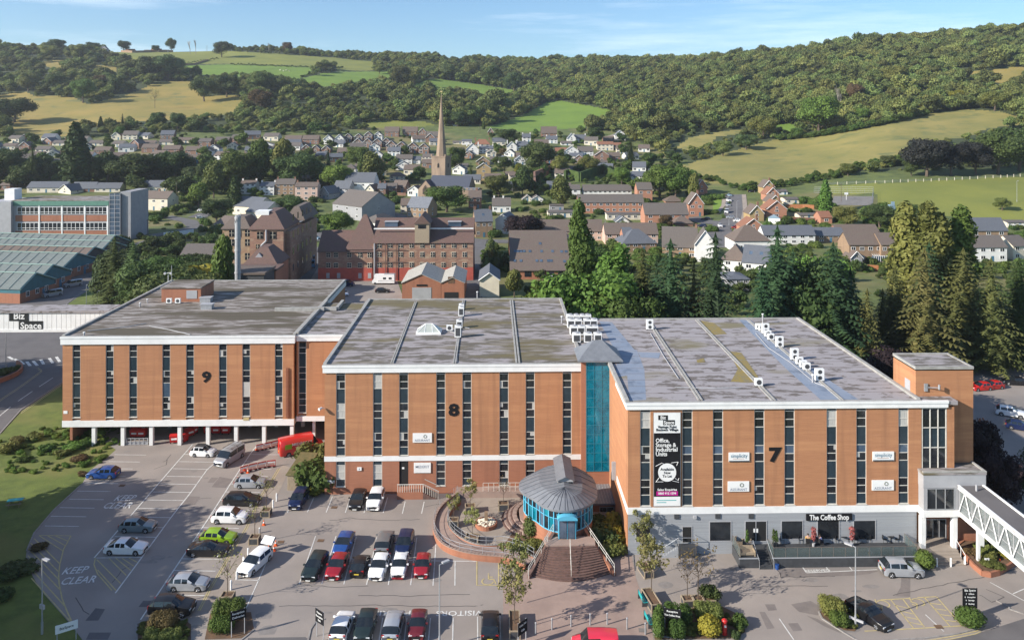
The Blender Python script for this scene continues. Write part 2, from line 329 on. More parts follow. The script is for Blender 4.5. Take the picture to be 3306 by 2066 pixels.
def line(p,q,w=.11,mat=m_line,z=.0625,parent=None,name='bay_line'):
 p=Vector((p[0],p[1],0));q=Vector((q[0],q[1],0));d=(q-p);d.normalize();n=Vector((-d.y,d.x,0))*w/2
 return MB().sheet([p-n,q-n,q+n,p+n],z).build(name,mat,parent or car_park)
def lines(reg,*c,w=.11,mat=m_line,z=.0625,name='bay_line',parent=None):
 for i in range(0,len(c),4):line(g0(reg,c[i],c[i+1]),g0(reg,c[i+2],c[i+3]),w,mat,z,parent,name)
def pline(reg,*c,w=.11,mat=m_line,z=.0665,name='painted_line',parent=None):
 pts=[g0(reg,c[i],c[i+1])for i in range(0,len(c),2)];L_=[];R_=[]
 for i,p in enumerate(pts):
  d=(pts[min(i+1,len(pts)-1)]-pts[max(i-1,0)]);d.z=0;d.normalize();n=Vector((-d.y,d.x,0))*w/2;L_.append(p+n);R_.append(p-n)
 mb=MB()
 for i in range(len(pts)-1):mb.sheet([R_[i],R_[i+1],L_[i+1],L_[i]],z)
 return mb.build(name,mat,parent or car_park)
lines('D',838,155,1072,158,795,206,1025,209,745,257,973,260,700,310,920,313,635,364,866,367,567,422,812,425,510,481,760,485,438,543,692,547,372,606,630,610,330,677,578,681)
pline('D',1410,82,690,912,w=.14);pline('D',1640,165,1590,205,1520,262,1400,430,1250,620,1040,908,845,1170,w=.14)
lines('D',1345,153,1580,158,1310,206,1580,210,1268,258,1530,262,1222,314,1485,317,1175,369,1440,373,1122,428,1397,432,1068,487,1345,491,1010,548,1300,553,960,611,1250,617,905,685,1195,690,840,754,1145,760,700,912,1040,908)
lines('D',287,746,520,750,287,748,460,860,350,750,478,822,405,750,500,790,250,770,438,955,222,800,430,1015,205,840,435,1075,205,895,440,1145,190,950,475,1265,230,1060,535,1400,w=.12,mat=m_yline,name='hatch_line')
pline('D',520,750,465,850,438,960,430,1040,433,1100,455,1210,490,1300,535,1400,w=.13,mat=m_yline)
pline('D',700,912,688,960,715,1030,760,1080,820,1150,w=.12,mat=m_yline)
lines('D',710,925,885,1100,800,915,925,1040,850,915,960,1005,895,915,980,972,945,912,1008,945,715,1000,850,1150,w=.12,mat=m_yline,name='hatch_line')
pline('D',1885,85,1835,150,1690,368,1530,620,1330,918,1030,1365,w=.14)
lines('D',1830,153,2060,156,1790,205,2010,208,1760,258,1990,262,1725,313,1965,316,1690,369,1900,372,1650,428,1905,432,1615,490,1870,494,1570,556,1830,562,1530,620,1790,627,1480,690,1752,696,1435,762,1690,768,1385,838,1660,844,1330,918,1625,922,1275,1003,1580,1009,1215,1090,1540,1097,1155,1183,1500,1188)
for o_ in(0,14):pline('D',2040+o_,255,1985+o_,345,1920+o_,440,1800+o_,690,1710+o_,840,1620+o_,990,1530+o_,1145,1450+o_,1300,w=.10,mat=m_yline,name='yellow_line')
lines('D',1985,870,1800,1290,1740,1072,1905,1076)
lines('E',330,440,310,497,520,370,465,495,662,372,612,497,803,375,762,498,945,380,908,500,1092,378,1058,500,1230,410,1208,505,1378,412,1358,505,530,680,402,1055,690,680,577,1055,847,688,750,1057,1008,690,928,1060,1163,692,1098,1062,1320,692,1272,1063,1470,745,1447,1067,1620,878,1618,1067,610,852,1310,872,1310,872,1790,878,690,1330,640,1500,870,1330,840,1500,1055,1318,1025,1500,1243,1320,1222,1500,1427,1320,1412,1500,1605,1318,1600,1500,1795,1310,1797,1500,1970,1290,1975,1500)
pline('E',1790,878,1790,1065,1960,1065,mat=m_yline,w=.13);pline('E',1960,878,1960,1100,mat=m_yline,w=.13)
lines('E',1965,880,2030,925,1965,930,2030,975,1965,985,2030,1030,2030,885,2030,1080,mat=m_yline,name='hatch_line')
lines('H',510,885,545,935,545,935,1155,907,710,880,742,925,905,870,940,915,310,1330,435,1512,1570,1295,1730,1440,2125,1015,2420,1175,2325,1115,2440,1065)
for c in[(1185,1168,1440,1155),(1500,1148,1665,1140),(1270,1165,1465,1408),(1375,1160,1560,1400),(1560,1145,1780,1392),(1665,1140,1880,1385),(1045,1437,1300,1425),(1300,1425,2030,1383)]:lines('H',*c,w=.13,mat=m_yline,name='yellow_line')
for k in range(1,5):
 f=k/5;lines('H',1270+195*f,1165+243*f,1385+180*f+10,1170+235*f+25,1560+220*f,1145+247*f,1665+215*f,1140+245*f+20,w=.12,mat=m_yline,name='hatch_line')
for o_ in(0,22):pline('H',1580,1520+o_,1800,1482+o_,2000,1440+o_,2050,1420+o_,mat=m_yline,w=.1,name='yellow_line')
for c in[(-20,770,75,690),(128,650,230,580),(278,548,375,484)]:lines('A',*c,w=.15,parent=road_l,z=.048,name='centre_line')
for c in[(350,345,375,380),(400,335,425,372),(290,355,310,388),(235,365,265,398),(190,370,215,400),(135,362,170,388),(100,350,140,372),(60,335,95,355)]:lines('A',*c,w=.55,parent=road_l,z=.048,name='zebra_bar')
for o_ in(0,10):pline('A',150,728+o_,438,528+o_,mat=m_yline,w=.1,z=.048,parent=road_l,name='yellow_line');pline('A',0,640+o_,150,540+o_,260,460+o_,298,430+o_,270,415+o_,mat=m_yline,w=.1,z=.048,parent=road_l,name='yellow_line')
def wheelchair(c,s,parent=car_park,a=0):
 mb=MB();pts=[(math.cos(t)*.42-.05,math.sin(t)*.42-.15)for t in np.linspace(2.2,6.1,10)]
 segs=list(zip(pts[:-1],pts[1:]))+[((.0,.65),(.02,.1)),((.02,.1),(.38,.1)),((.38,.1),(.55,-.45)),((.02,.38),(.33,.38)),((-.06,.78),(.06,.78))]
 for(x0,y0),(x1,y1)in segs:
  d=Vector((x1-x0,y1-y0));d.normalize();n=Vector((-d.y,d.x))*.05
  mb.sheet([(x0-n.x,y0-n.y,0),(x1-n.x,y1-n.y,0),(x1+n.x,y1+n.y,0),(x0+n.x,y0+n.y,0)],0)
 o=mb.build('wheelchair_symbol',m_yline,parent,(c.x,c.y,.0665),a);o.scale=(s,s,1);return o
wheelchair(g0('E',1880,1025),1.5);wheelchair(g0('H',1200,1210),1.4,a=2.6);wheelchair(g0('H',1500,1195),1.4,a=2.6)
def road_text(s,reg,x,y,size,rz,sx=1.0,sy=1.0,mat=m_line):
 c=g0(reg,x,y);o=text(s,size,car_park,(c.x,c.y,.0665),(0,0,rz),mat,ext=0,off=.012);o.scale=(sx,sy,1);return o
road_text('KEEP','D',553,1005,1.2,.12,1.0,1.6);road_text('CLEAR','D',578,1078,1.2,.12,1.0,1.6)
road_text('KEEP','D',918,475,1.15,.0,1.05,1.9);road_text('CLEAR','D',865,530,1.15,.0,1.05,1.9)
road_text('VISITORS','E',1650,1282,.93,math.pi,1.25,1.2);road_text('PARKING','E',1080,1282,.9,math.pi,1.35,1.2);road_text('RESERVED','H',638,917,.62,.03,1.05,1.0)
for reg,pts,mt in[('D',(1550,322,1600,325,1565,360,1520,360),m_patch),('D',(1610,318,1710,335,1655,398,1550,393),m_patch),('D',(1385,460,1468,462,1430,522,1340,520),m_patch),('D',(700,1280,770,1287,720,1370,625,1372),m_asphd),('D',(1050,1225,1115,1225,1080,1272,1015,1270),m_asphd),('D',(655,1458,815,1458,790,1510,630,1510),m_asphd),('H',(185,1205,270,1205,290,1255,215,1262),m_patch),('H',(385,1370,470,1365,510,1430,430,1437),m_patch),('H',(138,1270,185,1270,270,1410,205,1420),m_patch),('H',(410,1205,580,1175,690,1240,640,1300,480,1270),m_patch),('H',(540,1300,640,1330,850,1445,840,1455,700,1395),m_patch),('H',(1362,975,1440,975,1440,1140,1310,1135,1355,1060),m_patch),('H',(295,905,510,885,545,935,1150,908,1160,920,1080,945,950,958,860,960,330,972),m_patch),('H',(860,930,1060,1010,1220,1060,1320,1140,1290,1150,1180,1085,1000,1020,900,960),m_patch),('E',(1555,1140,1800,1140,1820,1225,1560,1220),m_asph),('F',(2135,1230,2230,1230,2260,1280,2165,1282),m_patch),('E',(1930,900,2000,890,2010,930,1950,960),m_patch)]:
 PZ=globals().get('PZ',.0555)-.0008;sheet('asphalt_repair',mt,[g0(reg,pts[i],pts[i+1])for i in range(0,len(pts),2)],PZ if mt is not m_asph else .0505,car_park)
for reg,x,y in[('D',895,382),('E',570,716),('E',257,727),('E',675,457),('F',1880,947),('H',1685,1400),('F',1165,1437)]:
 c=g0(reg,x,y);MB().box(-.38,.38,-.3,.3,0,.012).build('manhole_cover',m_soil if reg!='F' else m_patch,car_park,(c.x,c.y,.058),R.uniform(-.1,.1))
def kerb(reg,*c,h=.12,w=.16,parent=None,mat=m_kerb):
 pts=[g0(reg,c[i],c[i+1])for i in range(0,len(c),2)];mb=MB()
 for a,b in zip(pts[:-1],pts[1:]):
  d=b-a;d.z=0;d.normalize();n=Vector((-d.y,d.x,0))*w/2
  mb.prism([a-n,b-n,b+n,a+n],.0,h)
 return mb.build('kerb',mat,parent or car_park)
kerb('D',600,372,395,560,250,730,195,860);kerb('H',650,1270,680,1330,850,1440,960,1505,1030,1530,1560,1500,1850,1460,2000,1420,2048,1385,2050,1340);kerb('H',2180,1175,2285,1228,2300,1250,2420,1290)
kerb('F',1240,1380,1260,1480,1500,1512);kerb('E',470,1500,490,1410,530,1350,600,1330);kerb('D',1040,1380,1000,1400,1000,1530);kerb('D',1860,1440,1800,1490,1760,1520);kerb('A',438,520,150,712,0,880,parent=road_l)
kerb('d',560,1235,580,1190,640,1140,760,1060,860,1020,parent=road_l)
sheet('footway',m_pave2,[g0('D',*p)for p in[(2075,230),(2043,262),(1935,445),(1815,692),(1635,990),(1465,1300),(1560,1310),(1640,1230),(1720,1060),(1830,850),(1930,640),(2040,440),(2130,250)]],.057)
for nm,reg,pts in[('planting_bed','D',(1015,1390,1060,1375,1360,1370,1400,1400,1400,1530,1010,1530)),('planting_bed','D',(1540,1320,1840,1310,1860,1430,1790,1500,1500,1510)),('planting_bed','F',(1240,1300,1500,1250,1800,1250,1960,1330,1980,1450,1900,1500,1260,1512)),('planting_bed','H',(655,1270,940,1200,990,1400,960,1440,870,1430,680,1320)),('planting_bed','F',(60,770,180,600,360,560,470,690,330,860,210,840)),('planting_bed','F',(690,560,1000,560,1030,820,900,830)),('planting_bed','H',(1490,790,1560,760,1660,870,1500,880)),('planting_bed','E',(410,170,600,100,605,340,470,340))]:
 sheet(nm,m_soil,[g0(reg,pts[i],pts[i+1])for i in range(0,len(pts),2)],.075)
m_stain=M('old_oil_stain',(.20,.18,.168),.85,(.24,.218,.205),1.5);m_crack=M('tar_seam',(.075,.068,.064),.8)
rq=random.Random(3)
for k in range(60):
 px,py=(rq.uniform(300,900),rq.uniform(1450,2050))if k%2 else(rq.uniform(850,3200),rq.uniform(1650,2060))
 if inpoly(px,py,PL('F',250,860,330,800,900,790,1000,815,1075,830,1240,1380,1240,1700,60,1700,60,1100))or(1380<px<2010 and py<1870)or(py<1840 and px>2000):continue
 c=G(px,py);n_=9;a0=rq.uniform(.3,1.1);b0=a0*rq.uniform(.3,.8)
 MB().sheet([(c.x+math.cos(t)*a0*rq.uniform(.75,1.2),c.y+math.sin(t)*b0*rq.uniform(.75,1.2),0)for t in np.linspace(0,5.6,n_)],.0478+.00002*k).build('oil_stain',m_stain,car_park)
for k,pts in enumerate([('D',(1230,190,1215,230,1160,250,1090,270)),('D',(1250,155,1210,200,1190,215)),('E',(870,1140,1200,1150,1500,1138,1800,1142)),('E',(250,1225,600,1228,1000,1222,1400,1230,1900,1220)),('E',(1380,455,1480,430,1550,440)),('E',(380,1060,700,1075,1000,1070)),('H',(290,905,330,972,860,962)),('H',(1300,1130,1600,1060,2000,985,2420,880)),('H',(2100,1080,2250,1140,2150,1190,2060,1130,2000,1120)),('D',(820,1090,900,1000,1000,940)),('D',(1400,480,1600,470)),('E',(640,560,800,540,1100,560,1400,545)),('H',(60,1060,400,1045,800,1052)),('D',(560,1200,620,1300,700,1350))]):
 q=[]
 rg,c=pts;P4=[g0(rg,c[i],c[i+1])for i in range(0,len(c),2)]
 for a_,b_ in zip(P4[:-1],P4[1:]):
  m_=max(2,int((b_-a_).length/.8));q+=[a_.lerp(b_,j/m_)+Vector((rq.uniform(-.12,.12),rq.uniform(-.12,.12),0))for j in range(m_)]
 mb=MB()
 for a_,b_ in zip(q[:-1],q[1:]):
  d=b_-a_;d.normalize();n=Vector((-d.y,d.x,0))*.045;mb.sheet([a_-n,b_-n,b_+n,a_+n],.0492)
 mb.build('tar_seam',m_crack,car_park)
ZT8=17.3
def strips_on(root,Y,xs,W,segs,proud=.0,special={}):
 """segs: list of (z0, z1, kind) from the top down; kind g = two panes, d = dark transom, s = spandrel"""
 for k,x in enumerate(xs):
  zt=segs[0][1];zb=segs[-1][0];y0=Y+.10
  mb=MB();t=.07
  mb.box(x-W/2,x-W/2+t,y0-.03,y0+.1,zb,zt);mb.box(x+W/2-t,x+W/2,y0-.03,y0+.1,zb,zt)
  for z0,z1,kd in segs:
   mb.box(x-W/2+t,x+W/2-t,y0-.02,y0+.1,z0,z0+.08)
   if kd=='g':zm=z0+(z1-z0)*(.5 if k%3 else .54);mb.box(x-W/2+t,x+W/2-t,y0-.02,y0+.1,zm-.04,zm+.04)
  mb.box(x-W/2-.06,x+W/2+.06,y0-.16,y0+.0,zb-.07,zb-.002)
  fr=mb.build('window_strip',m_frame,root)
  for j,(z0,z1,kd)in enumerate(segs):
   a,b=x-W/2+t+.005,x+W/2-t-.005
   if kd=='g':
    zm=z0+(z1-z0)*(.5 if k%3 else .54)
    for q,(c0,c1)in enumerate(((zm+.04,z1),(z0+.08,zm-.04))):
     sp=special.get((k,j));mt=m_pane
     if sp=='b':mt=m_blind
     elif sp=='r' and q==0:mt=m_pane2
     MB().box(a,b,y0+.03,y0+.05,c0,c1).build('pane',mt,fr)
     r_=R.random()
     if mt is m_pane and r_<.24:
      ww=(b-a)*R.choice((.25,.35,.5));left=R.random()<.5;hh=(c1-c0)*R.choice((1,1,.6))
      MB().box(a if left else b-ww,a+ww if left else b,y0+.022,y0+.028,c1-hh,c1).build('blind',m_blind,fr)
   elif kd=='s':MB().box(a,b,y0+.0,y0+.05,z0+.08,z1).build('spandrel_panel',m_pane2 if special.get((k,j))=='r' else(m_blind if special.get((k,j))=='b' else m_spand),fr)
   else:MB().box(a,b,y0+.0,y0+.05,z0+.08,z1).build('transom_panel',m_dark,fr)
def wall_with_strips(mb,x0,x1,Y,xs,W,z0,z1,back=.32):
 e=[x0]+[v for x in xs for v in(x-W/2,x+W/2)]+[x1]
 for i in range(0,len(e),2):mb.box(e[i],e[i+1],Y,Y+back,z0,z1)
def streak(name,base,pale,moss,sc=.5,st=(.35,1.0,1),scale3=.16,lo=.42,hi=.58,lo3=.56,hi3=.7):
 return M(name,base,.88,pale,sc,st,lo,hi,detail=9,bump=.15,col3=moss,scale3=scale3,lo3=lo3,hi3=hi3)
m_roof9=streak('weathered_brown_felt',(.125,.102,.080),(.31,.28,.26),(.088,.072,.046),1.25,(.2,1.1,1),.2,.48,.54,.50,.58)
m_roof8=streak('weathered_grey_felt',(.12,.105,.085),(.31,.28,.28),(.14,.115,.055),.85,(.35,1.1,1),.16,.45,.53,.48,.60)
m_roof7=streak('pale_purple_felt',(.14,.12,.108),(.31,.285,.29),(.19,.165,.10),.9,(.45,1.0,1),.14,.42,.48,.57,.68)
m_bluefelt=M('blue_grey_membrane',(.21,.25,.32),.6,(.25,.28,.34),.3,detail=8,col3=(.12,.15,.2),scale3=.4)
m_moss=M('yellow_moss',(.26,.19,.05),.9,(.20,.17,.10),1.2)
m_coping=M('coping_stone',(.36,.35,.33),.85,(.27,.26,.24),1.2)
def roof_deck(root,x0,x1,y0,y1,z,mat,sides='lrbf',w=.45,h=.28):
 MB().box(x0+.05,x1-.05,y0+.05,y1-.05,z-.45,z-.10).build('roof',mat,root)
 mb=MB()
 if 'f' in sides:mb.box(x0,x1,y0,y0+w,z-.3,z+.02)
 if 'b' in sides:mb.box(x0,x1,y1-w,y1,z-.3,z+.05)
 if 'l' in sides:mb.box(x0,x0+w,y0+w,y1-w,z-.3,z+h-.1)
 if 'r' in sides:mb.box(x1-w,x1,y0+w,y1-w,z-.3,z+h-.1)
 mb.build('coping',m_coping,root)
def fascia(root,x0,x1,Y,zt,zb,sides='lr',yb=None,d=.22):
 mb=MB();mb.box(x0-d,x1+d,Y-d,Y+.02,zb,zt-.3);mb.box(x0-d-.06,x1+d+.06,Y-d-.07,Y+.02,zt-.298,zt-.0)
 if 'l' in sides:mb.box(x0-d,x0+.02,Y+.022,yb,zb,zt-.3)
 if 'r' in sides:mb.box(x1-.02,x1+d,Y+.022,yb,zb,zt-.3)
 mb.build('fascia',m_white,root)
Y8=G(1460,1593).y;x80=FP(1048,1400,Y8).x;x81=FP(1880,1400,Y8).x;Yb8=G(1500,964,ZT8).y
b8=thing('office_block','orange brick block in the middle with a black figure 8 on it','office building',(0,0,0))
xs8=[FP(1000+.4545*v,1350,Y8).x for v in(220,482,668,931,1117,1380,1566,1828)];W8=1.22
mb=MB();mb.box(x80,x81,Y8+.32,Yb8,0,ZT8-.46)
wall_with_strips(mb,x80,x81,Y8,xs8,W8,5.12,16.3);xs8g=[x for i,x in enumerate(xs8)if i<7]
mb.build('wall',m_brick,b8)
mb=MB();wall_with_strips(mb,x80,x81,Y8,xs8g,W8,1.0,4.45);mb.box(x80,x81,Y8,Y8+.32,0,1.0);mb.build('ground_floor_wall',m_brick2,b8)
MB().box(x80-.05,x81+.05,Y8-.06,Y8+.3,4.452,5.118).build('white_band',m_white,b8)
sg=[(15.92,16.28,'d'),(14.05,15.92,'g'),(12.05,14.05,'s'),(10.1,12.05,'g'),(8.1,10.1,'s'),(6.22,8.1,'g'),(5.14,6.22,'s')]
strips_on(b8,Y8,xs8,W8,sg,special={(1,1):'b',(0,3):'b',(7,2):'d',(6,5):'',(3,4):'',(3,5):''})
strips_on(b8,Y8,[x for i,x in enumerate(xs8g)if i!=2],W8,[(3.85,4.43,'s'),(1.98,3.85,'g'),(1.05,1.98,'s')],special={(0,1):'b',(1,1):'b'})
dr=MB().box(xs8[2]-W8/2,xs8[2]+W8/2,Y8+.12,Y8+.2,1.0,4.43).build('door',m_dark,b8);MB().box(xs8[2]-.25,xs8[2]+.05,Y8+.1,Y8+.118,3.3,3.55).build('door_sign',m_white,dr)
fascia(b8,x80,x81,Y8,ZT8,16.3,'l',Yb8);roof_deck(b8,x80-.25,x81+.3,Y8-.2,Yb8,ZT8,m_roof8)
def joint(root,pa,pb,z,w=.42,h=.16,mat=m_coping):
 a=G(*pa,z);b=G(*pb,z);d=(b-a);d.z=0;d.normalize();n=Vector((-d.y,d.x,0))
 mb=MB()
 for o_,hh in((-w*.32,h),(w*.32,h*.8)):mb.prism([a+n*(o_-w*.2),b+n*(o_-w*.2),b+n*(o_+w*.2),a+n*(o_+w*.2)],z-.11,z-.11+hh)
 mb.build('roof_joint',mat,root)
z8=ZT8
joint(b8,P('B',584,596),P('B',752,165),z8);joint(b8,P('B',1028,596),P('B',1093,150),z8);joint(b8,P('B',1478,594),P('B',1432,152),z8,.6);joint(b8,P('B',262,392),P('B',408,158),z8)
text('8',2.2,b8,(FP(*P('B',1023,935),Y8).x,Y8-.03,FP(*P('B',1023,935),Y8).z),UP,m_sign,'number',.03,.09,sx=1.25)
ZT9=16.85;Y9=G(600,1439).y;x90=FP(202,1250,Y9).x;x91=FP(948,1250,Y9).x;Yb9=G(650,905,ZT9).y;zb9=FP(600,1355,Y9).z
b9=thing('office_block','orange brick block raised on white columns with a black figure 9','office building')
xs9=[FP(.4545*v,1250,Y9).x for v in(543,779,946,1181,1350,1583,1749,1980)];W9=1.2
mb=MB();mb.box(x90,x91,Y9+.32,Yb9,zb9,ZT9-.46);wall_with_strips(mb,x90,x91,Y9,xs9,W9,zb9,ZT9-1.2);mb.build('wall',m_brick,b9)
def z9(y):return FP(*P('A',1300,y),Y9).z
sg9=[(z9(248),ZT9-1.22,'d'),(z9(336),z9(248),'g'),(z9(436),z9(336),'s'),(z9(522),z9(436),'g'),(z9(622),z9(522),'s'),(z9(708),z9(622),'g'),(z9(760),z9(708),'s')]
strips_on(b9,Y9,xs9,W9,sg9,special={(6,4):'b',(3,4):'r',(2,5):'',(0,1):'',(0,3):''})
MB().box(x90-.05,x91+.05,Y9-.08,Y9+14,zb9-.95,zb9-.002).build('white_band',m_white,b9)
fascia(b9,x90,x91,Y9,ZT9,ZT9-1.2,'lr',Yb9);roof_deck(b9,x90-.25,x91+.25,Y9-.2,Yb9,ZT9,m_roof9)
MB().box(x90+.5,x91-.5,Y9+14.2,Y9+14.6,0,zb9).build('undercroft_wall',m_brick2,b9)
MB().box(x90+.3,x90+.7,Y9+1.5,Y9+14,0,zb9-.96).build('undercroft_wall',m_brick2,b9)
for v in(668,872,1072,1272,1472,1671,1869,2067):
 c=G(*P('A',v,965));MB().box(c.x-.27,c.x+.27,Y9+.15,Y9+.75,0,zb9-.952).build('column',m_white,b9)
 MB().box(c.x-.27,c.x+.27,Y9+7,Y9+7.6,0,zb9-.952).build('column',m_white,b9)
text('9',2.2,b9,(FP(*P('A',1467,480),Y9).x,Y9-.03,FP(*P('A',1467,480),Y9).z),UP,m_sign,'number',.03,.09,sx=1.25)
MB().box(x91-1.15,x91-1.0,Y9-.2,Y9-.05,z9(770),z9(415)).box(x91-.9,x91-.78,Y9-.2,Y9-.05,z9(770),z9(415)).build('drainpipe',m_brick2,b9)
c=FP(*P('A',1750,773),Y9);MB().box(c.x-.42,c.x+.42,Y9-.14,Y9-.085,c.z-.22,c.z+.22).build('notice_board',m_yline,b9)
c=FP(*P('A',466,727),Y9);MB().box(c.x-.3,c.x+.3,Y9-.05,Y9+.0,c.z-.22,c.z+.22).build('notice_board',m_white,b9)
lk=thing('link_block','short recessed brick section joining the block with the 9 to the one with the 8','office building')
x92=x80+.3+(FP(1107,1100,Y9).x-x80);mb=MB();mb.box(x91+.3,x92,Y9+.9,Yb8,zb9+.2,ZT9-.46);xl=[FP(*P('A',2148,400),Y9+.6).x]
wall_with_strips(mb,x91+.3,x92,Y9+.6,xl,W9,zb9+.2,ZT9-1.0);mb.build('wall',m_brick,lk);strips_on(lk,Y9+.6,xl,W9,[(a+.25 if a<16 else a,b+.25 if b<15.4 else b,c)for a,b,c in sg9])
fascia(lk,x91+.55,x92,Y9+.6,ZT9-.12,ZT9-1.05,'',0);MB().box(x91+.3,x92,Y9+.5,Y9+12,zb9-.55,zb9+.19).build('white_band',m_white,lk)
roof_deck(lk,x91+.3,x92+2,Y9+.5,Yb8,ZT9-.1,m_roof8,'f');MB().box(x91+2.6,x91+3.0,Y9+1.2,Y9+1.6,0,zb9-.56).build('column',m_white,lk)
MB().box(x91+.5,x92,Y9+12.2,Y9+12.6,0,zb9-.56).build('undercroft_wall',m_brick2,lk)
MB().box(x91+.26,x91+.6,Y9+.55,Yb8,ZT9-.1,ZT9+.35).build('parapet',m_coping,lk)
a=G(*P('B',0,225),ZT9);MB().box(a.x-6,a.x+2.5,a.y-.2,a.y+.3,ZT9-.1,ZT9+.5).build('parapet',m_coping,lk)
a=G(*P('B',190,220),ZT9);MB().box(a.x-8,a.x,a.y-.2,a.y+.3,ZT9-.1,ZT9+.45).box(a.x-.2,a.x+.3,a.y+.3,a.y+5.5,ZT9-.1,ZT9+.45).build('parapet',m_coping,lk)
ZT7=17.55;Y7=G(2350,1784).y-.2;x70=FP(2027,1500,Y7).x;x71=FP(2975,1500,Y7).x;Yb7=G(2300,1027,ZT7).y
b7=thing('office_block','orange brick block with a figure 7 above the grey coffee shop front','office building')
xs7=[FP(1900+.581*v,1450,Y7).x for v in(316,550,720,950,1118,1352,1517,1751)];W7=1.2
def z7(y):return FP(*P('C',1000,y),Y7).z
zf7=z7(548);zbt=z7(1090);zbb=z7(1127)
mb=MB();mb.box(x70,x71,Y7+.32,Yb7,0,ZT7-.46);wall_with_strips(mb,x70,x71,Y7,xs7,W7,zbt,zf7);mb.box(x70-.002,x70+.3,Y7+.33,Y7+14,0,ZT7-.47);mb.build('wall',m_brick,b7)
MB().box(x70-.06,x71+.4,Y7-.09,Y7+.3,zbb,zbt-.002).box(x70-.062,x70-.003,Y7+.302,Y7+8,zbb,zbt-.002).build('white_band',m_white,b7)
sg7=[(z7(566),zf7-.02,'d'),(z7(654),z7(566),'g'),(z7(756),z7(654),'s'),(z7(845),z7(756),'g'),(z7(942),z7(845),'s'),(z7(1026),z7(942),'g'),(z7(1084),z7(1026),'s')]
strips_on(b7,Y7,xs7,W7,sg7,special={(0,1):'b',(5,1):'b',(7,1):'b',(1,3):'r',(2,3):'r',(3,3):'r',(4,3):'r',(6,3):'r',(7,3):'r'})
fascia(b7,x70,x71+2.8,Y7,ZT7,zf7+.03,'l',Y7+8);roof_deck(b7,x70-.25,x71,Y7-.2,Yb7,ZT7,m_roof7)
text('7',2.2,b7,(FP(*P('C',1034,808),Y7).x,Y7-.03,FP(*P('C',1034,808),Y7).z),UP,m_sign,'number',.03,.09,sx=1.25)
def opening(root,name,reg,x0,y0,x1,y1,Y,mat=m_pane,fr=m_lgrey,t=.09,dep=.05,cols=1):
 a=FP(*P(reg,x0,y1),Y);b=FP(*P(reg,x1,y0),Y)
 f=MB().box(a.x-t,b.x+t,Y-dep-.03,Y-dep+.03,b.z,b.z+t).box(a.x-t,b.x+t,Y-dep-.03,Y-dep+.03,a.z-t,a.z).box(a.x-t,a.x,Y-dep-.03,Y-dep+.03,a.z+.001,b.z-.001).box(b.x,b.x+t,Y-dep-.03,Y-dep+.03,a.z+.001,b.z-.001)
 for k in range(1,cols):xx=a.x+(b.x-a.x)*k/cols;f.box(xx-.035,xx+.035,Y-dep-.02,Y-dep+.03,a.z+.002,b.z-.002)
 o=f.build(name,fr,root);MB().box(a.x,b.x,Y-dep+.0,Y-dep+.02,a.z,b.z).build('pane',mat,o);return o
Yg=Y7-.02
gf=MB()
n=24
for k in range(n):gf.box(x70+.02,FP(*P('C',1822,1160),Y7).x,Yg-.03-(.012 if k%2 else 0),Y7+.02,zbb*k/n+.006,zbb*(k+1)/n-.006)
gf.build('board_cladding',m_grey,b7)
opening(b7,'window','F',1115,615,1222,732,Yg);d_=opening(b7,'door','F',1482,612,1552,735,Yg,m_dark)
opening(b7,'window','F',1698,572,1862,722,Yg);opening(b7,'window','H',330,482,508,635,Yg);opening(b7,'window','H',640,470,822,635,Yg);opening(b7,'window','H',952,478,1135,640,Yg)
dd=opening(b7,'double_door','H',18,485,196,655,Yg,m_dark,cols=2)
for v in(92,118):c=FP(*P('H',v,563),Yg);MB().box(c.x-.09,c.x+.09,Yg-.1,Yg-.071,c.z-.22,c.z+.22).build('door_notice',m_white,dd)
for v,yy in((1435,530),(1760,527),(2024,527)):c=FP(*P('F',v,yy),Yg);MB().box(c.x-.3,c.x+.3,Yg-.12,Yg-.04,c.z-.27,c.z+.27).build('vent_grille',m_dgrey,b7)
c=FP(*P('F',1583,532),Yg);MB().box(c.x-.25,c.x+.1,Yg-.25,Yg-.04,c.z-.15,c.z+.15).build('flood_light',m_lgrey,b7)
sgn=MB();a=FP(*P('H',538,475),Yg);b=FP(*P('H',932,415),Yg);sgn.box(a.x,b.x,Yg-.2,Yg-.05,a.z,b.z);so=sgn.build('shop_sign',m_sign,b7)
text('The Coffee Shop',.85,so,((a.x+b.x)/2,Yg-.21,(a.z+b.z)/2-.02),UP,m_white,off=.03,ext=.01,fit=(b.x-a.x)*.86)
xa,xb=FP(*P('C',1853,700),Y7).x,FP(*P('C',1990,700),Y7).x
st=thing('stair_bay','glazed stair bay with dark panes between the block with the 7 and the brick tower','stair bay')
zt_=zf7+.02;zb_=FP(*P('C',1900,885),Y7).z
mb=MB();mb.box(xa+.02,xb+1.0,Y7+.35,Y7+6,zb_-4,ZT7-.5);mb.box(xb,xb+.9,Y7+.0,Y7+.34,zb_,zt_);mb.build('wall',m_brick,st)
MB().box(xa+.0,xb+1.2,Y7-.2,Y7+6,ZT7-.5,ZT7-.05).build('roof',m_roof7,st)
fr=MB();nC=3
for k in range(nC+1):xx=xa+.05+(xb-xa-.1)*k/nC;fr.box(xx-.05,xx+.05,Y7+.0,Y7+.12,zb_,zt_)
rows=[zt_-.15,zt_-2.4,zt_-4.7,zt_-7.2,zt_-8.9,zb_]
for zz in rows:fr.box(xa+.1,xb-.1,Y7+.02,Y7+.1,zz-.05,zz+.05)
fo=fr.build('window',m_frame,st)
for i in range(nC):
 for j in range(5):MB().box(xa+.1+(xb-xa-.1)*i/nC,xa+(xb-xa-.1)*(i+1)/nC,Y7+.1,Y7+.14,rows[j+1]+.05,rows[j]-.05).build('pane' if j not in(1,3)else 'spandrel_panel',m_pane if j not in(1,3)else m_spand,fo)
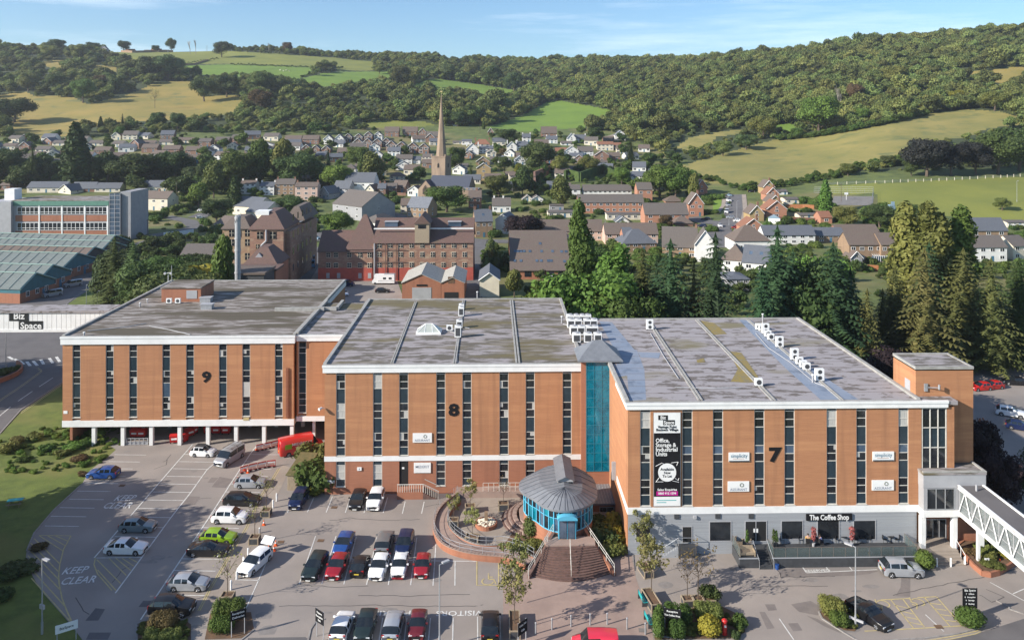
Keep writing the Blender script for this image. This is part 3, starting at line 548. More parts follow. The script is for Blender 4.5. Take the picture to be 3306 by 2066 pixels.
tw=thing('brick_tower','tall plain orange brick tower rising above the right end of the roofs','tower')
a=G(*P('C',1823,482),ZT7);x0t=a.x;Yt=a.y+.2;x1t=FP(3142,1300,Yt).x;ztt=FP(3050,1187,Yt).z
MB().box(x0t,x1t,Yt,Yt+5.2,0,ztt-.2).build('wall',m_brick,tw);roof_deck(tw,x0t-.05,x1t+.05,Yt-.05,Yt+5.25,ztt+.12,m_roof8,w=.25,h=.1)
c=FP(*P('C',1875,430),Yt);MB().box(c.x-.25,c.x+.15,Yt-.14,Yt-.01,c.z-.45,c.z+.45).bar((c.x+.2,Yt-.1,c.z),(c.x+1.3,Yt-.5,c.z+.1),.05).bar((c.x+1.3,Yt-.5,c.z-.1),(c.x+1.3,Yt-.5,c.z+.45),.13).build('vent_pipe',m_metal,tw)
c=FP(*P('C',1895,440),Yt);MB().box(x0t-.03,x0t+.0,Yt+1.2,Yt+2.4,ztt-3.3,ztt-1.9).build('louvre',m_lgrey,tw)
Yp=FP(3050,1762,89.0).y;Yp=rotw(0,89.6)[1]-.9
def zp(y):return FP(*P('H',1800,y),Yp).z
def xp(x):return FP(*P('H',x,300),Yp).x
pc=thing('entrance_porch','grey upper storey box on white columns over the right hand entrance','porch')
mb=MB();X0,X1=xp(1553),xp(2092);mb.box(X0,X1,Yp,Y7-.02,zp(200),zp(88));mb.box(X0+.05,xp(1585),Yp+.03,Y7-.02,zp(390),zp(200)-.002);mb.box(xp(1820),X1-.05,Yp+.03,Yp+3.4,zp(390),zp(200)-.002);mb.box(X0+.04,xp(1585)-.01,Yp+1,Y7-.03,zp(390),zp(205));mb.build('wall',m_lgrey,pc)
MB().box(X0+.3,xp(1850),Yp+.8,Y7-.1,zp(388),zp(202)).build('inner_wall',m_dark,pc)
MB().box(X0-.05,X1+.05,Yp-.05,Y7+3,zp(88)+.002,zp(88)+.28).build('roof',m_roof8,pc)
MB().box(X0-.06,X1+.06,Yp-.06,Yp+.25,zp(88)+.28,zp(88)+.42).box(X1-.2,X1+.06,Yp+.25,Y7+3,zp(88)+.28,zp(88)+.42).build('coping',m_coping,pc)
fr=MB();x0,x1=xp(1585),xp(1820);zz0,zz1=zp(385),zp(203)
for k in range(4):xx=x0+(x1-x0)*k/3;fr.box(xx-.04,xx+.04,Yp+.0,Yp+.1,zz0,zz1)
fr.box(x0+.04,x1-.04,Yp+.01,Yp+.09,zz0,zz0+.08).box(x0+.04,x1-.04,Yp+.01,Yp+.09,zz1-.08,zz1);fo=fr.build('window',m_metal,pc)
for k in range(3):MB().box(x0+(x1-x0)*k/3+.04,x0+(x1-x0)*(k+1)/3-.04,Yp+.05,Yp+.07,zz0+.08,zz1-.08).build('pane',m_pane,fo)
mb=MB()
for k in range(12):xx=x0+.2+(x1-x0-.4)*k/11;mb.box(xx-.02,xx+.02,Yp+.1,Yp+.12,zz0+.08,zz0+1.1)
mb.build('railing',m_white,pc)
MB().box(X0-.05,X1+1.4,Yp-.1,Y7-.02,zp(447),zp(392)).build('floor_slab',m_white,pc)
for v in(1556,1829,2060):
 c=FP(*P('H',v,600),Yp);MB().box(c.x-.27,c.x+.27,Yp+.05,Yp+.6,0,zp(447)-.002).build('column',m_white,pc)
YE=min(Yp+3.2,Yt-.12);ent=opening(pc,'entrance_doors','H',1578,470,1740,635,YE,m_pane,m_lgrey,cols=3)
MB().box(xp(1500),xp(2300),YE+.0,YE+.1,0,zp(447)).build('back_wall',m_brick2,pc)
mb=MB()
for k in range(5):mb.box(xp(1520)+.0,xp(1835),Yp-.1-.34*(5-k)-.0,YE-.1,.2*k,.2*(k+1)-.002)
mb.build('entrance_steps',m_pave2,pc)
rail=MB();c=xp(1835)
for t in(0,1,2):rail.bar((c,Yp-1.8+t*.9,.2+.4*t),(c,Yp-1.8+t*.9,1.2+.4*t),.03)
rail.bar((c,Yp-1.8,1.2),(c,Yp,2.0),.03);rail.build('handrail',m_white,pc)
br=thing('footbridge','white trussed glazed footbridge with a dark roof leading off to the right','footbridge')
zb0,zb1=4.9,8.2;bx0,bx1=51.3,54.1;q0=G(3094,1567,zb1);bx0=q0.x;bx1=bx0+2.8;by1=Yp-.12;by0=by1-21
MB().box(bx0-.05,bx1+.05,by0,by1,zb1-.12,zb1).build('roof',m_asphd,br);MB().box(bx0-.1,bx1+.1,by0,by1,zb0,zb0+.35).build('deck',m_white,br)
MB().box(bx0-.12,bx0+.1,by0,by1,zb1-.35,zb1-.13).box(bx0-.14,bx0+.1,by0,by1,zb1+.002,zb1+.12).build('top_beam',m_white,br);MB().box(bx1-.1,bx1+.14,by0,by1,zb1-.35,zb1+.12).build('top_beam',m_white,br)
nb=9
for side in(bx0,bx1):
 for k in range(nb):
  ya=by1-(by1-by0)*k/nb;yc=by1-(by1-by0)*(k+.5)/nb;yb=by1-(by1-by0)*(k+1)/nb
  MB().bar((side,ya,zb0+.3),(side,yc,zb1-.3),.065).build('brace',m_white,br);MB().bar((side,yc,zb1-.3),(side,yb,zb0+.3),.065).build('brace',m_white,br)
  s2=.12 if side==bx0 else-.12
  MB().box(side+s2-.02,side+s2+.02,ya-.04,ya+.04,zb0+.35,zb1-.35).box(side+s2-.02,side+s2+.02,yb+.05,ya-.05,zb0+1.25,zb0+1.31).build('mullion',m_lgrey,br)
m_bglass=M('bridge_glass',(.25,.28,.28),.1,spec=.6,alpha=.45)
for k in range(nb):
 ya=by1-(by1-by0)*k/nb;yb=by1-(by1-by0)*(k+1)/nb
 MB().box(bx0+.16,bx0+.18,yb+.03,ya-.03,zb0+.35,zb1-.35).build('pane',m_bglass,br);MB().box(bx1-.18,bx1-.16,yb+.03,ya-.03,zb0+.35,zb1-.35).build('pane',m_bglass,br)
MB().box(bx0+1.2,bx0+1.5,by1-1.6,by1-1.3,0,zb0).build('column',m_white,br)
MB().bar((bx0+1.3,by1-1.2,zb1),(bx0+1.3,by1-1.2,zb1+.7),.12).build('roof_vent',m_lgrey,br)
gt=thing('glass_stair_tower','narrow stair tower with a tall blue-green glass front and a grey hipped roof','stair tower')
Yq=Y8-.35;gx0,gx1=FP(1893,1300,Yq).x,FP(1967,1300,Yq).x;gz0,gz1=FP(1930,1520,Yq).z,FP(1930,1166,Yq).z;tx0=FP(1876,1300,Yq).x;tx1=FP(1998,1300,Yq).x
MB().box(tx0,gx0,Yq,Yq+4.6,0,gz1).box(gx1,tx1,Yq,Yq+4.6,0,gz1).box(gx0+.001,gx1-.001,Yq+.05,Yq+4.6,0,gz0).box(gx0+.001,gx1-.001,Yq+4.2,Yq+4.6,gz0,gz1).build('wall',m_brick2,gt)
fr=MB();nr=12
for k in range(4):xx=gx0+(gx1-gx0)*k/3;fr.box(xx-.035,xx+.035,Yq-.05,Yq+.03,gz0,gz1)
for k in range(nr+1):zz=gz0+(gz1-gz0)*k/nr;fr.box(gx0+.04,gx1-.04,Yq-.04,Yq+.02,zz-.035,zz+.035)
fr.build('glazing_frame',m_teal,gt)
m_tg2=M('teal_tint_glass',(.01,.24,.36),.04,(.0,.13,.22),.8,spec=.8,alpha=.72)
for i in range(3):
 for k in range(nr):MB().box(gx0+(gx1-gx0)*i/3+.04,gx0+(gx1-gx0)*(i+1)/3-.04,Yq-.01,Yq+.0,gz0+(gz1-gz0)*k/nr+.04,gz0+(gz1-gz0)*(k+1)/nr-.04).build('pane',m_tg2,gt)
mb=MB()
for k in range(8):
 zz=gz0+.4+k*1.75;s_=1 if k%2 else-1;cx=(gx0+gx1)/2
 mb.add([(cx-s_*1.2,Yq+.8,zz),(cx+s_*1.2,Yq+.8,zz+1.6),(cx+s_*1.2,Yq+2.2,zz+1.6),(cx-s_*1.2,Yq+2.2,zz),(cx-s_*1.2,Yq+.8,zz+.25),(cx+s_*1.2,Yq+.8,zz+1.85),(cx+s_*1.2,Yq+2.2,zz+1.85),(cx-s_*1.2,Yq+2.2,zz+.25)],[(0,1,2,3),(4,5,6,7),(0,1,5,4),(2,3,7,6)])
mb.build('inner_stairs',m_lgrey,gt)
ez=gz1+.08;rx0,rx1=tx0-.45,tx1+.5;mb=MB();apx=Vector(((rx0+rx1)/2,Yq+2.3,ez+2.1))
mb.box(rx0,rx1,Yq-.5,Yq+5.2,ez-.08,ez+.12)
mb.add([(rx0,Yq-.5,ez+.122),(rx1,Yq-.5,ez+.122),(rx1,Yq+5.2,ez+.122),(rx0,Yq+5.2,ez+.122),tuple(apx-Vector((.6,0,0))),tuple(apx+Vector((.6,0,0)))],[(0,1,5,4),(1,2,5),(2,3,4,5),(3,0,4)])
mb.build('roof',m_zinc,gt)
lr=thing('link_roof','flat roofed link behind the stair tower carrying the crowd of air conditioners','building')
lx0,lx1=x81+.3,x70-.25
MB().box(lx0+.002,lx1-.002,Yq+5.3,Yb7-1,0,ZT8-.5).build('wall',m_brick2,lr);MB().box(lx0+.002,lx1-.002,Yq+5.3,Yb7-1,ZT8-.498,ZT8-.12).build('roof',m_roof8,lr)
def rp(pts,z,off=.0):return[G(p[0],p[1],z)for p in pts]
zr7=ZT7-.10
for q_,(pts,mt)in enumerate([(PL('C',215,365,150,375,165,200,270,225,310,330,320,500,228,506),m_bluefelt),(PL('C',60,65,130,70,270,240,250,260,160,250),m_bluefelt),(PL('C',835,55,905,60,1120,240,1350,400,1500,498,1290,500,1100,330,1010,240),m_bluefelt),(PL('C',275,235,400,240,390,270,290,265),m_bluefelt),(PL('C',780,230,850,240,920,340,960,400,880,405,790,400,830,330),m_moss),(PL('C',620,60,700,75,770,135,690,140),m_moss),(PL('C',600,280,640,270,650,290,605,295),m_moss)]):
 MB().sheet(rp(pts,zr7),zr7+.006+.004*q_).build('membrane_patch' if mt is m_bluefelt else 'moss_patch',mt,b7)
joint(b7,P('C',622,500),P('C',335,62),ZT7,.5);joint(b7,P('C',1028,500),P('C',602,55),ZT7,.5);joint(b7,P('C',1410,500),P('C',885,55),ZT7,.4)
Yn=Y7-.12;a=FP(*P('C',364,1090),Yn);b=FP(*P('C',510,572),Yn)
bn=thing('banner','tall black and white hanging banner advertising units to let beside the second window strip','banner',((a.x+b.x)/2,Yn,a.z))
wB=b.x-a.x;hB=b.z-a.z;def_z=lambda y:(1090-y)/(1090-572)*hB
MB().box(-wB/2-.06,wB/2+.06,.02,.05,-.06,hB+.06).build('banner_frame',m_metal,bn)
MB().box(-wB/2,wB/2,.0,.02,def_z(1038),def_z(684)).build('black_panel',m_sign,bn)
MB().box(-wB/2,wB/2,.0,.02,def_z(684)+.002,hB).build('white_panel',m_white,bn);MB().box(-wB/2,wB/2,.0,.02,0,def_z(1038)-.002).build('white_panel',m_white,bn)
m_mag=M('magenta_print',(.45,.0,.22),.6)
MB().box(-wB*.41,wB*.41,-.008,-.001,def_z(1032),def_z(1008)).build('magenta_panel',m_mag,bn)
for s,y,sz,mt,al,dx,ft in[('Vantage Point',650,.42,m_black,'CENTER',0,.72),('Business Village',666,.42,m_black,'CENTER',0,.84),('Office,',726,.66,m_white,'LEFT',-.44,.52),('Storage &',751,.66,m_white,'LEFT',-.44,.78),('Industrial',776,.66,m_white,'LEFT',-.44,.82),('Units',801,.66,m_white,'LEFT',-.44,.43),('Available',886,.42,m_black,'CENTER',0,.52),('Now',905,.42,m_black,'CENTER',0,.25),('To Let',924,.42,m_black,'CENTER',0,.36),('Sales Enquiries',999,.36,m_white,'CENTER',0,.74),('0800 912 1594',1020,.36,m_white,'CENTER',0,.68)]:
 text(s,sz,bn,(dx*wB,-.02,def_z(y)),UP,mt,off=.014,ext=.006,align=al,fit=ft*wB)
MB().bar((0,-.012,def_z(903)),(0,-.002,def_z(903)),.95*wB/2.62*.95,32).build('round_badge',m_white,bn)
for(u0,v0,u1,v1)in[(-.44,868,-.2,850),(-.2,850,-.1,858),(.15,850,.42,845),(.42,845,.36,866),(-.42,955,-.3,930),(-.44,955,-.15,955),(.2,950,.45,958),(.3,935,.42,948),(.45,935,.42,948)]:
 MB().bar((u0*wB,-.006,def_z(v0)),(u1*wB,-.006,def_z(v1)),.025,4).build('line_drawing',m_white,bn)
def mini_logo(par,cx,cz,s,y,inv=False):
 c1,c2=(m_black,m_white)
 MB().box(cx-s*1.5,cx+s*.3,y-.015,y-.005,cz+.02,cz+s*.9).box(cx-s*.6,cx+s*1.6,y-.015,y-.005,cz-s*.9,cz-.0).build('logo_box',c1,par)
 text('Biz',s*.85,par,(cx-s*.6,y-.02,cz+s*.45),UP,c2,off=s*.03,ext=.004);text('Space',s*.85,par,(cx+s*.5,y-.02,cz-s*.45),UP,c2,off=s*.03,ext=.004)
mini_logo(bn,-.1,def_z(612),.62,0);MB().box(-wB*.4,wB*.35,-.004,-.001,def_z(1060),def_z(1056)).box(-wB*.4,-.1,-.004,-.001,def_z(1072),def_z(1068)).build('small_print',m_turq,bn)
def board(label,reg,x0,y0,x1,y1,Y,texts,bar=None,ring=None):
 a=FP(*P(reg,x0,y1),Y);b=FP(*P(reg,x1,y0),Y);t=thing('sign_board',label,'sign',((a.x+b.x)/2,Y,(a.z+b.z)/2));w_=b.x-a.x;h_=b.z-a.z
 MB().box(-w_/2,w_/2,-.12,-.03,-h_/2,h_/2).build('panel',m_white,t)
 for s,dz,sz,mt,sx in texts:text(s,sz,t,(0,-.13,dz*h_),UP,mt,off=.002,ext=.004,fit=w_*.8 if len(s)>1 else None)
 if bar:MB().box(-w_*.49,w_*.49,-.128,-.121,-h_*.49,-h_*.38).build('stripe',m_spand,t);MB().box(-w_*.3,w_*.25,-.126,-.121,-h_*.2,-h_*.16).build('underline',m_brick2,t)
 if ring:
  for k in range(8):t0,t1=k*math.pi/4,(k+1)*math.pi/4-.15;MB().bar((.15*w_+math.cos(t0)*.2,-.13,h_*.15+math.sin(t0)*.2),(.15*w_+math.cos(t1)*.2,-.13,h_*.15+math.sin(t1)*.2),.035,4).build('ring_logo',m_gtile if k%2 else l_green,t)
m_gtxt=M('grey_print',(.25,.27,.33),.6);m_btxt=M('blue_print',(.06,.16,.24),.6)
board('white board reading simplicity left of the figure 7','C',778,790,892,842,Y7,[('simplicity',.14,.62,m_btxt,.98)],bar=1)
board('white board reading simplicity at the right end, near the stair bay','C',1577,785,1695,838,Y7,[('simplicity',.14,.62,m_btxt,.98)],bar=1)
board('white board reading assurant below the left simplicity board','C',773,950,891,1007,Y7,[('ASSURANT',-.3,.42,m_gtxt,1.1)],ring=1)
board('white board reading assurant below the right simplicity board','C',1573,943,1694,1000,Y7,[('ASSURANT',-.3,.42,m_gtxt,1.1)],ring=1)
board('white board reading assurant on the block with the 8','B',732,1093,868,1160,Y8,[('ASSURANT',-.27,.42,m_gtxt,1.1)],ring=1)
board('white board reading medekit beside the ground floor door','E',1298,102,1430,182,Y8,[('MEDEKIT',.1,.5,m_gtxt,1.0)])
board('small white notice on the ground floor wall left of the door with steps','E',855,138,890,164,Y8,[('8',0,.3,m_gtxt,1)])
board('small white plate low on the left corner of the block with the 8','E',618,240,678,262,Y8,[('RECEPTION',0,.16,m_gtxt,1)])
def leaf_mesh(name,lobes,n,size,seed,core=.82,elong=1.3,up=.25,mats=None,droop=0,corediv=1,jit=.55):
 rs=np.random.RandomState(seed);L_=np.array(lobes,float)
 wgt=(L_[:,3]*L_[:,4]+L_[:,4]*L_[:,5]+L_[:,3]*L_[:,5]);idx=rs.choice(len(L_),n,p=wgt/wgt.sum())
 d=rs.normal(size=(n,3));d[:,2]+=up;d/=np.linalg.norm(d,axis=1)[:,None]
 c=L_[idx,:3]+d*L_[idx,3:]*rs.uniform(.72,1.12,(n,1))
 nrm=d/L_[idx,3:];nrm/=np.linalg.norm(nrm,axis=1)[:,None];nrm+=rs.normal(size=(n,3))*jit;nrm/=np.linalg.norm(nrm,axis=1)[:,None]
 t=np.cross(nrm,rs.normal(size=(n,3)));
 if droop:t=np.array([0,0,-1.])-nrm*nrm[:,2:3]*-1;t=t+rs.normal(size=(n,3))*.35;t-=nrm*(t*nrm).sum(1)[:,None]
 t/=np.linalg.norm(t,axis=1)[:,None]+1e-9;b=np.cross(nrm,t)
 s=size*rs.uniform(.6,1.35,(n,1));a=t*s*elong*.5;b=b*s*.5
 V=np.stack([c-a,c-b*.9+a*.1,c+a,c+b*.9+a*.1],1).reshape(-1,3);Fc=np.arange(n*4).reshape(-1,4)
 V=V.tolist();Fc=Fc.tolist()
 if core:
  import bmesh
  for q in L_:
   bm=bmesh.new();bmesh.ops.create_icosphere(bm,subdivisions=corediv,radius=1);off=len(V)
   for v in bm.verts:k=core*rs.uniform(.82,1.05);V.append((q[0]+v.co.x*q[3]*k,q[1]+v.co.y*q[4]*k,q[2]+v.co.z*q[5]*k))
   Fc+=[[v.index+off for v in f.verts]for f in bm.faces];bm.free()
 me=bpy.data.meshes.new(name);me.from_pydata(V,[],Fc);me.update();return me
def lobes_round(seed,H,Rr,base,n=9,flat=.8):
 r=random.Random(seed);out=[];ch=(H-base)/2;cz=base+ch
 out.append((0,0,cz,Rr*.62,Rr*.62,ch*.78))
 for i in range(n):
  a=2*math.pi*i/n*1.0+r.uniform(-.4,.4);u=r.uniform(-.65,.8);rr=Rr*.62*math.sqrt(max(0,1-u*u*.8));k=r.uniform(.34,.52)*Rr
  out.append((math.cos(a)*rr,math.sin(a)*rr,cz+u*ch*.72,k,k,k*flat))
 return out
def trunk_mesh(H,r0,base,seed,limbs=5,lean=.3,spread=.35):
 r=random.Random(seed);mb=MB();pts=[Vector((0,0,0))]
 for i in range(3):pts.append(Vector((r.uniform(-lean,lean),r.uniform(-lean,lean),H*(i+1)/3)))
 for i in range(3):mb.bar(pts[i],pts[i+1],r0*(1-.26*i),7,r0*(1-.26*(i+1)))
 for i in range(limbs):
  a=2*math.pi*i/limbs+r.uniform(-.4,.4);z=r.uniform(base*.8,H*.75);q=Vector((0,0,z));e=q+Vector((math.cos(a)*H*spread,math.sin(a)*H*spread,H*.22))
  mb.bar(q,e,r0*.4,5,r0*.12)
 return mb.mesh('trunk')
PROTO={}
def proto(kind,crowns,trunk):PROTO[kind]=(crowns,trunk)
proto('oak',[leaf_mesh('crown',lobes_round(s,12,5.6,1.6,12),6000,.40,s)for s in(1,2,3)],trunk_mesh(9,.38,2.2,1))
proto('far',[leaf_mesh('crown',lobes_round(s,12,5.8,.4,7+s%4,(.7,.95,1.15,.8)[s-11]),900,1.0,s,core=.74,jit=.7)for s in(11,12,13,14)],trunk_mesh(7,.35,1,2,2))
proto('birch',[leaf_mesh('crown',[(0,0,9,2.2,2.2,3.4),(1.2,.4,6.5,1.8,1.8,2.4),(-1.1,.6,6,1.7,1.7,2.6),(.2,-1.2,5.2,1.8,1.8,2.3),(0,.6,11,1.3,1.3,2.0)],2600,.5,21,core=.55,elong=1.8,droop=1)],trunk_mesh(10,.2,3,3,4,.2,.15))
def pop(s):
 r=random.Random(s);return[(r.uniform(-.5,.5),r.uniform(-.5,.5),1.8+i*1.55,k,k,1.9)for i,k in enumerate((1.3,1.7,1.9,2.0,2.0,2.0,1.85,1.65,1.35,.9))]
proto('poplar',[leaf_mesh('crown',pop(s),7500,.36,31+s,core=.7,elong=1.7,up=.3)for s in(0,1)],trunk_mesh(12,.3,1,4,2,.1,.05))
def cyp(s):return[(0,0,1.5+i*1.3,k,k,1.5)for i,k in enumerate((1.9,2.1,2.1,1.95,1.75,1.45,1.1,.65))]
proto('cypress',[leaf_mesh('crown',cyp(0),3000,.5,41,core=.85,elong=1.8)],trunk_mesh(8,.3,1,5,0))
def fir_mesh(seed,H=18,Rm=4.4,lv=26,n=10,hang=.5):
 r=random.Random(seed);V=[];Fc=[]
 def quad(a,b,c,d):k=len(V);V.extend([tuple(a),tuple(b),tuple(c),tuple(d)]);Fc.append((k,k+1,k+2,k+3))
 for i in range(lv):
  t=i/(lv-1);z=1.2+(H-1.6)*t;R_=Rm*(1-t)**.78*(.85+.3*r.random())+.22;nb_=max(4,int(n*(1-t*.55)))
  for j in range(nb_):
   a=2*math.pi*(j+r.random()*.8)/nb_;L_=R_*r.uniform(.72,1.12);ca,sa=math.cos(a),math.sin(a);m=max(3,int(L_/.48))
   for k in range(m):
    f0=.12+.88*k/m;f1=.12+.88*(k+1.35)/m;z0=z+.32*L_*.5*(f0*1.2-1.55*f0*f0)-hang*f0*.35;z1=z+.32*L_*.5*(f1*1.2-1.55*f1*f1)-hang*f1*.35
    w_=.52*(1.15-f0)*(.6+.4*L_/3)+.10
    p0=Vector((ca*L_*f0,sa*L_*f0,z0));p1=Vector((ca*L_*f1,sa*L_*f1,z1));sd_=Vector((-sa,ca,0))
    quad(p0-sd_*w_*.4+Vector((0,0,.05)),p0+sd_*w_*.4+Vector((0,0,.05)),p1+sd_*w_*.12,p1-sd_*w_*.12)
    for sg_ in(-1,1):
     e=p0+sd_*sg_*w_*1.5+Vector((ca*.34,sa*.34,-r.uniform(.08,.38)));quad(p0,p0+(p1-p0)*.55,e+Vector((ca*.12,sa*.12,0)),e)
 for i in range(6):a=i*1.05;quad((0,0,H-1.3),(math.cos(a)*.35,math.sin(a)*.35,H-1.1),(0,0,H+.3),(0,0,H-.4))
 n0=len(V);k=9
 for tz,rr in((1.0,Rm*.36),(H*.45,Rm*.26),(H*.93,.12)):
  for q in range(k):a=2*math.pi*q/k;V.append((math.cos(a)*rr*r.uniform(.8,1.1),math.sin(a)*rr*r.uniform(.8,1.1),tz))
 for lv_ in(0,1):
  for q in range(k):Fc.append((n0+lv_*k+q,n0+lv_*k+(q+1)%k,n0+(lv_+1)*k+(q+1)%k,n0+(lv_+1)*k+q))
 me=bpy.data.meshes.new('crown');me.from_pydata(V,[],Fc);me.update();return me
proto('fir',[fir_mesh(s)for s in(5,6,7)],MB().bar((0,0,0),(0,0,15),.32,7,.06).mesh('trunk'))
def bush_lobes(s):
 r=random.Random(s);return[(r.uniform(-.5,.5),r.uniform(-.5,.5),r.uniform(.35,.65),r.uniform(.4,.6),r.uniform(.4,.6),r.uniform(.35,.5))for _ in range(6)]
proto('bush',[leaf_mesh('foliage',bush_lobes(s),1100,.16,50+s,core=.8)for s in(0,1,2)],None)
proto('tidy',[leaf_mesh('foliage',[(0,0,.62,.62,.62,.62)],1500,.10,61,core=.95,corediv=2,jit=.4)],None)
def spindly(seed,n=1000,leafs=.15):
 r=random.Random(seed);mb=MB();tips=[]
 mb.bar((0,0,0),(0,0,2.0),.05,5,.035)
 for i in range(13):
  a=i*2.4;z=1.4+i*.14;e=Vector((math.cos(a)*r.uniform(.5,1.1),math.sin(a)*r.uniform(.5,1.1),z+r.uniform(.4,1.1)));mb.bar((0,0,min(z,2)),e,.022,4,.008);tips.append(e)
  for _ in range(2):e2=e+Vector((r.uniform(-.4,.4),r.uniform(-.4,.4),r.uniform(.0,.5)));mb.bar(e*.85+Vector((0,0,.15*z)),e2,.010,3,.005);tips.append(e2)
 cr=leaf_mesh('crown',[(t.x,t.y,t.z,.30,.30,.28)for t in tips],n,leafs,seed,core=0,elong=1.6)
 return cr,mb.mesh('trunk')
a_,b_=spindly(3);proto('street',[a_],b_);a_,b_=spindly(5,110,.13);proto('thin',[a_],b_)
def bare(seed,H=11,n0=5):
 r=random.Random(seed);mb=MB()
 def go(p,d,L_,w_,k):
  e=p+d*L_;mb.bar(p,e,w_,5 if k>1 else 3,w_*.62)
  if k:
   for _ in range(3 if k>1 else 4):dd=(d+Vector((r.uniform(-.55,.55),r.uniform(-.55,.55),r.uniform(-.05,.4)))).normalized();go(p+d*L_*r.uniform(.6,1),dd,L_*.68,w_*.55,k-1)
 go(Vector((0,0,0)),Vector((0,0,1)),H*.36,.3,4);return mb.mesh('branches')
BARE=[bare(1),bare(2)]
LEAFS=dict(P=l_pale,B=l_beech,g=l_green,d=l_dark,o=l_olive,f=l_fir,F=l_firo,y=l_yel,b=l_brown,p=l_purple,l=l_bright,w=l_wood,W=l_wood2)
NAT=dict(oak=12.6,far=12.4,birch=13,poplar=17.5,cypress=12,fir=18.2,bush=1.1,tidy=1.25,street=3.6,thin=3.4)
def tree(kind,loc,H,leaf,label=None,cat='tree',group=None,name=None,wide=1.0,bark=None,sink=0):
 s=H/NAT[kind];crowns,tr=PROTO[kind]
 nm=name or dict(oak='broadleaf_tree',far='broadleaf_tree',birch='birch_tree',poplar='poplar_tree',cypress='cypress_tree',fir='fir_tree',bush='shrub',tidy='clipped_shrub',street='young_tree',thin='young_tree')[kind]
 rz=R.uniform(0,6.28);me=R.choice(crowns)
 def part(n_,m_,mt,par):
  o=link(n_,m_,par)
  if not m_.materials:m_.materials.append(mt)
  o.material_slots[0].link='OBJECT';o.material_slots[0].material=mt;return o
 if tr is None:
  o=part(nm,me,LEAFS[leaf],None);o.location=loc;o['label']=label;o['category']=cat
  if group:o['group']=group
 else:
  o=thing(nm,label,cat,loc,0,group);part('crown',me,LEAFS[leaf],o);part('trunk',tr,bark or m_bark,o)
 o.rotation_euler=(0,0,rz);o.location.z-=sink;o.scale=(s*wide,s*wide*R.uniform(.92,1.08),s);return o
def scatter(name,pts,kinds,label,leafs,smin=.8,smax=1.25):
 """pts: list of (x, y, z, scale)"""
 if not pts:return
 srcs=[]
 for kd in kinds:
  for me in PROTO[kd][0]:
   for lf in leafs:
    key=(kd,me.name,lf)
    if kd=='fir' and lf!='W':continue
    if lf=='b' and len(srcs)%3:continue
    if key not in _src:
     m2=me.copy();m2.materials.clear();m2.materials.append(LEAFS[lf]);o=bpy.data.objects.new('source_crown',m2);_src[key]=o
    srcs.append((_src[key],NAT[kd]))
 rs=np.random.RandomState(len(pts));me=bpy.data.meshes.new(name);me.from_pydata([p[:3]for p in pts],[],[])
 sc=me.attributes.new('sc','FLOAT','POINT');ix=me.attributes.new('ix','INT','POINT');ro=me.attributes.new('ro','FLOAT','POINT')
 iv=rs.randint(0,len(srcs),len(pts));sc.data.foreach_set('value',[p[3]*rs.uniform(smin,smax)/srcs[i][1]for p,i in zip(pts,iv)])
 ix.data.foreach_set('value',iv.tolist());ro.data.foreach_set('value',rs.uniform(0,6.28,len(pts)).tolist())
 o=link(name,me,None,label=label,kind='stuff')
 ng=bpy.data.node_groups.new(name,'GeometryNodeTree');ng.interface.new_socket('Geometry',in_out='INPUT',socket_type='NodeSocketGeometry');ng.interface.new_socket('Geometry',in_out='OUTPUT',socket_type='NodeSocketGeometry')
 N=ng.nodes.new;L=ng.links.new;gi=N('NodeGroupInput');go=N('NodeGroupOutput');ip=N('GeometryNodeInstanceOnPoints');jn=N('GeometryNodeJoinGeometry')
 for so,_ in reversed(srcs):
  oi=N('GeometryNodeObjectInfo');oi.inputs[0].default_value=so;oi.inputs['As Instance'].default_value=True;L(oi.outputs['Geometry'],jn.inputs[0])
 def attr(nm,tp):a=N('GeometryNodeInputNamedAttribute');a.data_type=tp;a.inputs['Name'].default_value=nm;return a.outputs[0]
 L(gi.outputs[0],ip.inputs['Points']);L(jn.outputs[0],ip.inputs['Instance']);ip.inputs['Pick Instance'].default_value=True
 L(attr('ix','INT'),ip.inputs['Instance Index']);cx=N('ShaderNodeCombineXYZ');L(attr('ro','FLOAT'),cx.inputs[2]);L(cx.outputs[0],ip.inputs['Rotation'])
 L(attr('sc','FLOAT'),ip.inputs['Scale']);L(ip.outputs[0],go.inputs[0])
 md=o.modifiers.new('scatter','NODES');md.node_group=ng;return o
_src={}
r2=random.Random(5);woodL=[];woodR=[];belt=[]
def ok_wood(px,py,m=0):
 if field_at(px,py-m)>=0 or field_at(px,py)>=0:return False
 return py<town_top(px)+4
Z=430.
while Z<1560:
 d=9.5 if Z<800 else 11.5
 x=-700
 step=d/Z*F
 while x<4000:
  px=x+r2.uniform(-.5,.5)*step;Zz=Z+r2.uniform(-.5,.5)*d;z=zcam(px,Zz);py=HY+(HC-z)*F/Zz;x+=step
  if not ok_wood(px,py,6):continue
  n_=math.sin(px*.02+Zz*.03)+math.sin(px*.05-Zz*.017)
  H=10.5+n_*1.8+r2.uniform(-4,4.5)
  if 300<px<1250 and py>330:H*=.62
  if 0<px<1500 and py<215:H*=.8
  if px>2150 and py>430:H*=.42
  if px<1300 and py<330 and r2.random()<.12:continue
  if math.sin(px*.013+2)*math.sin(Zz*.021+px*.004)>.93:continue
  if px>1300 and r2.random()<.06:H*=1.4
  w_=rotw((px-CX)/F*Zz,Zz);(belt if(px<1300)else(woodL if px<2050 else woodR)).append((w_[0],w_[1],z-.8,H))
 Z+=d*.82
scatter('hillside_trees',belt,['far'],'wooded slopes and tree belts between the pastures on the left hill','wWgo')
scatter('woodland',woodL,['far','far','fir'],'dark continuous wood across the middle of the far ridge','wWwo')
scatter('hillside_wood',woodR,['far','birch','far'],'mixed wood covering the long hill on the right','wWobgl')
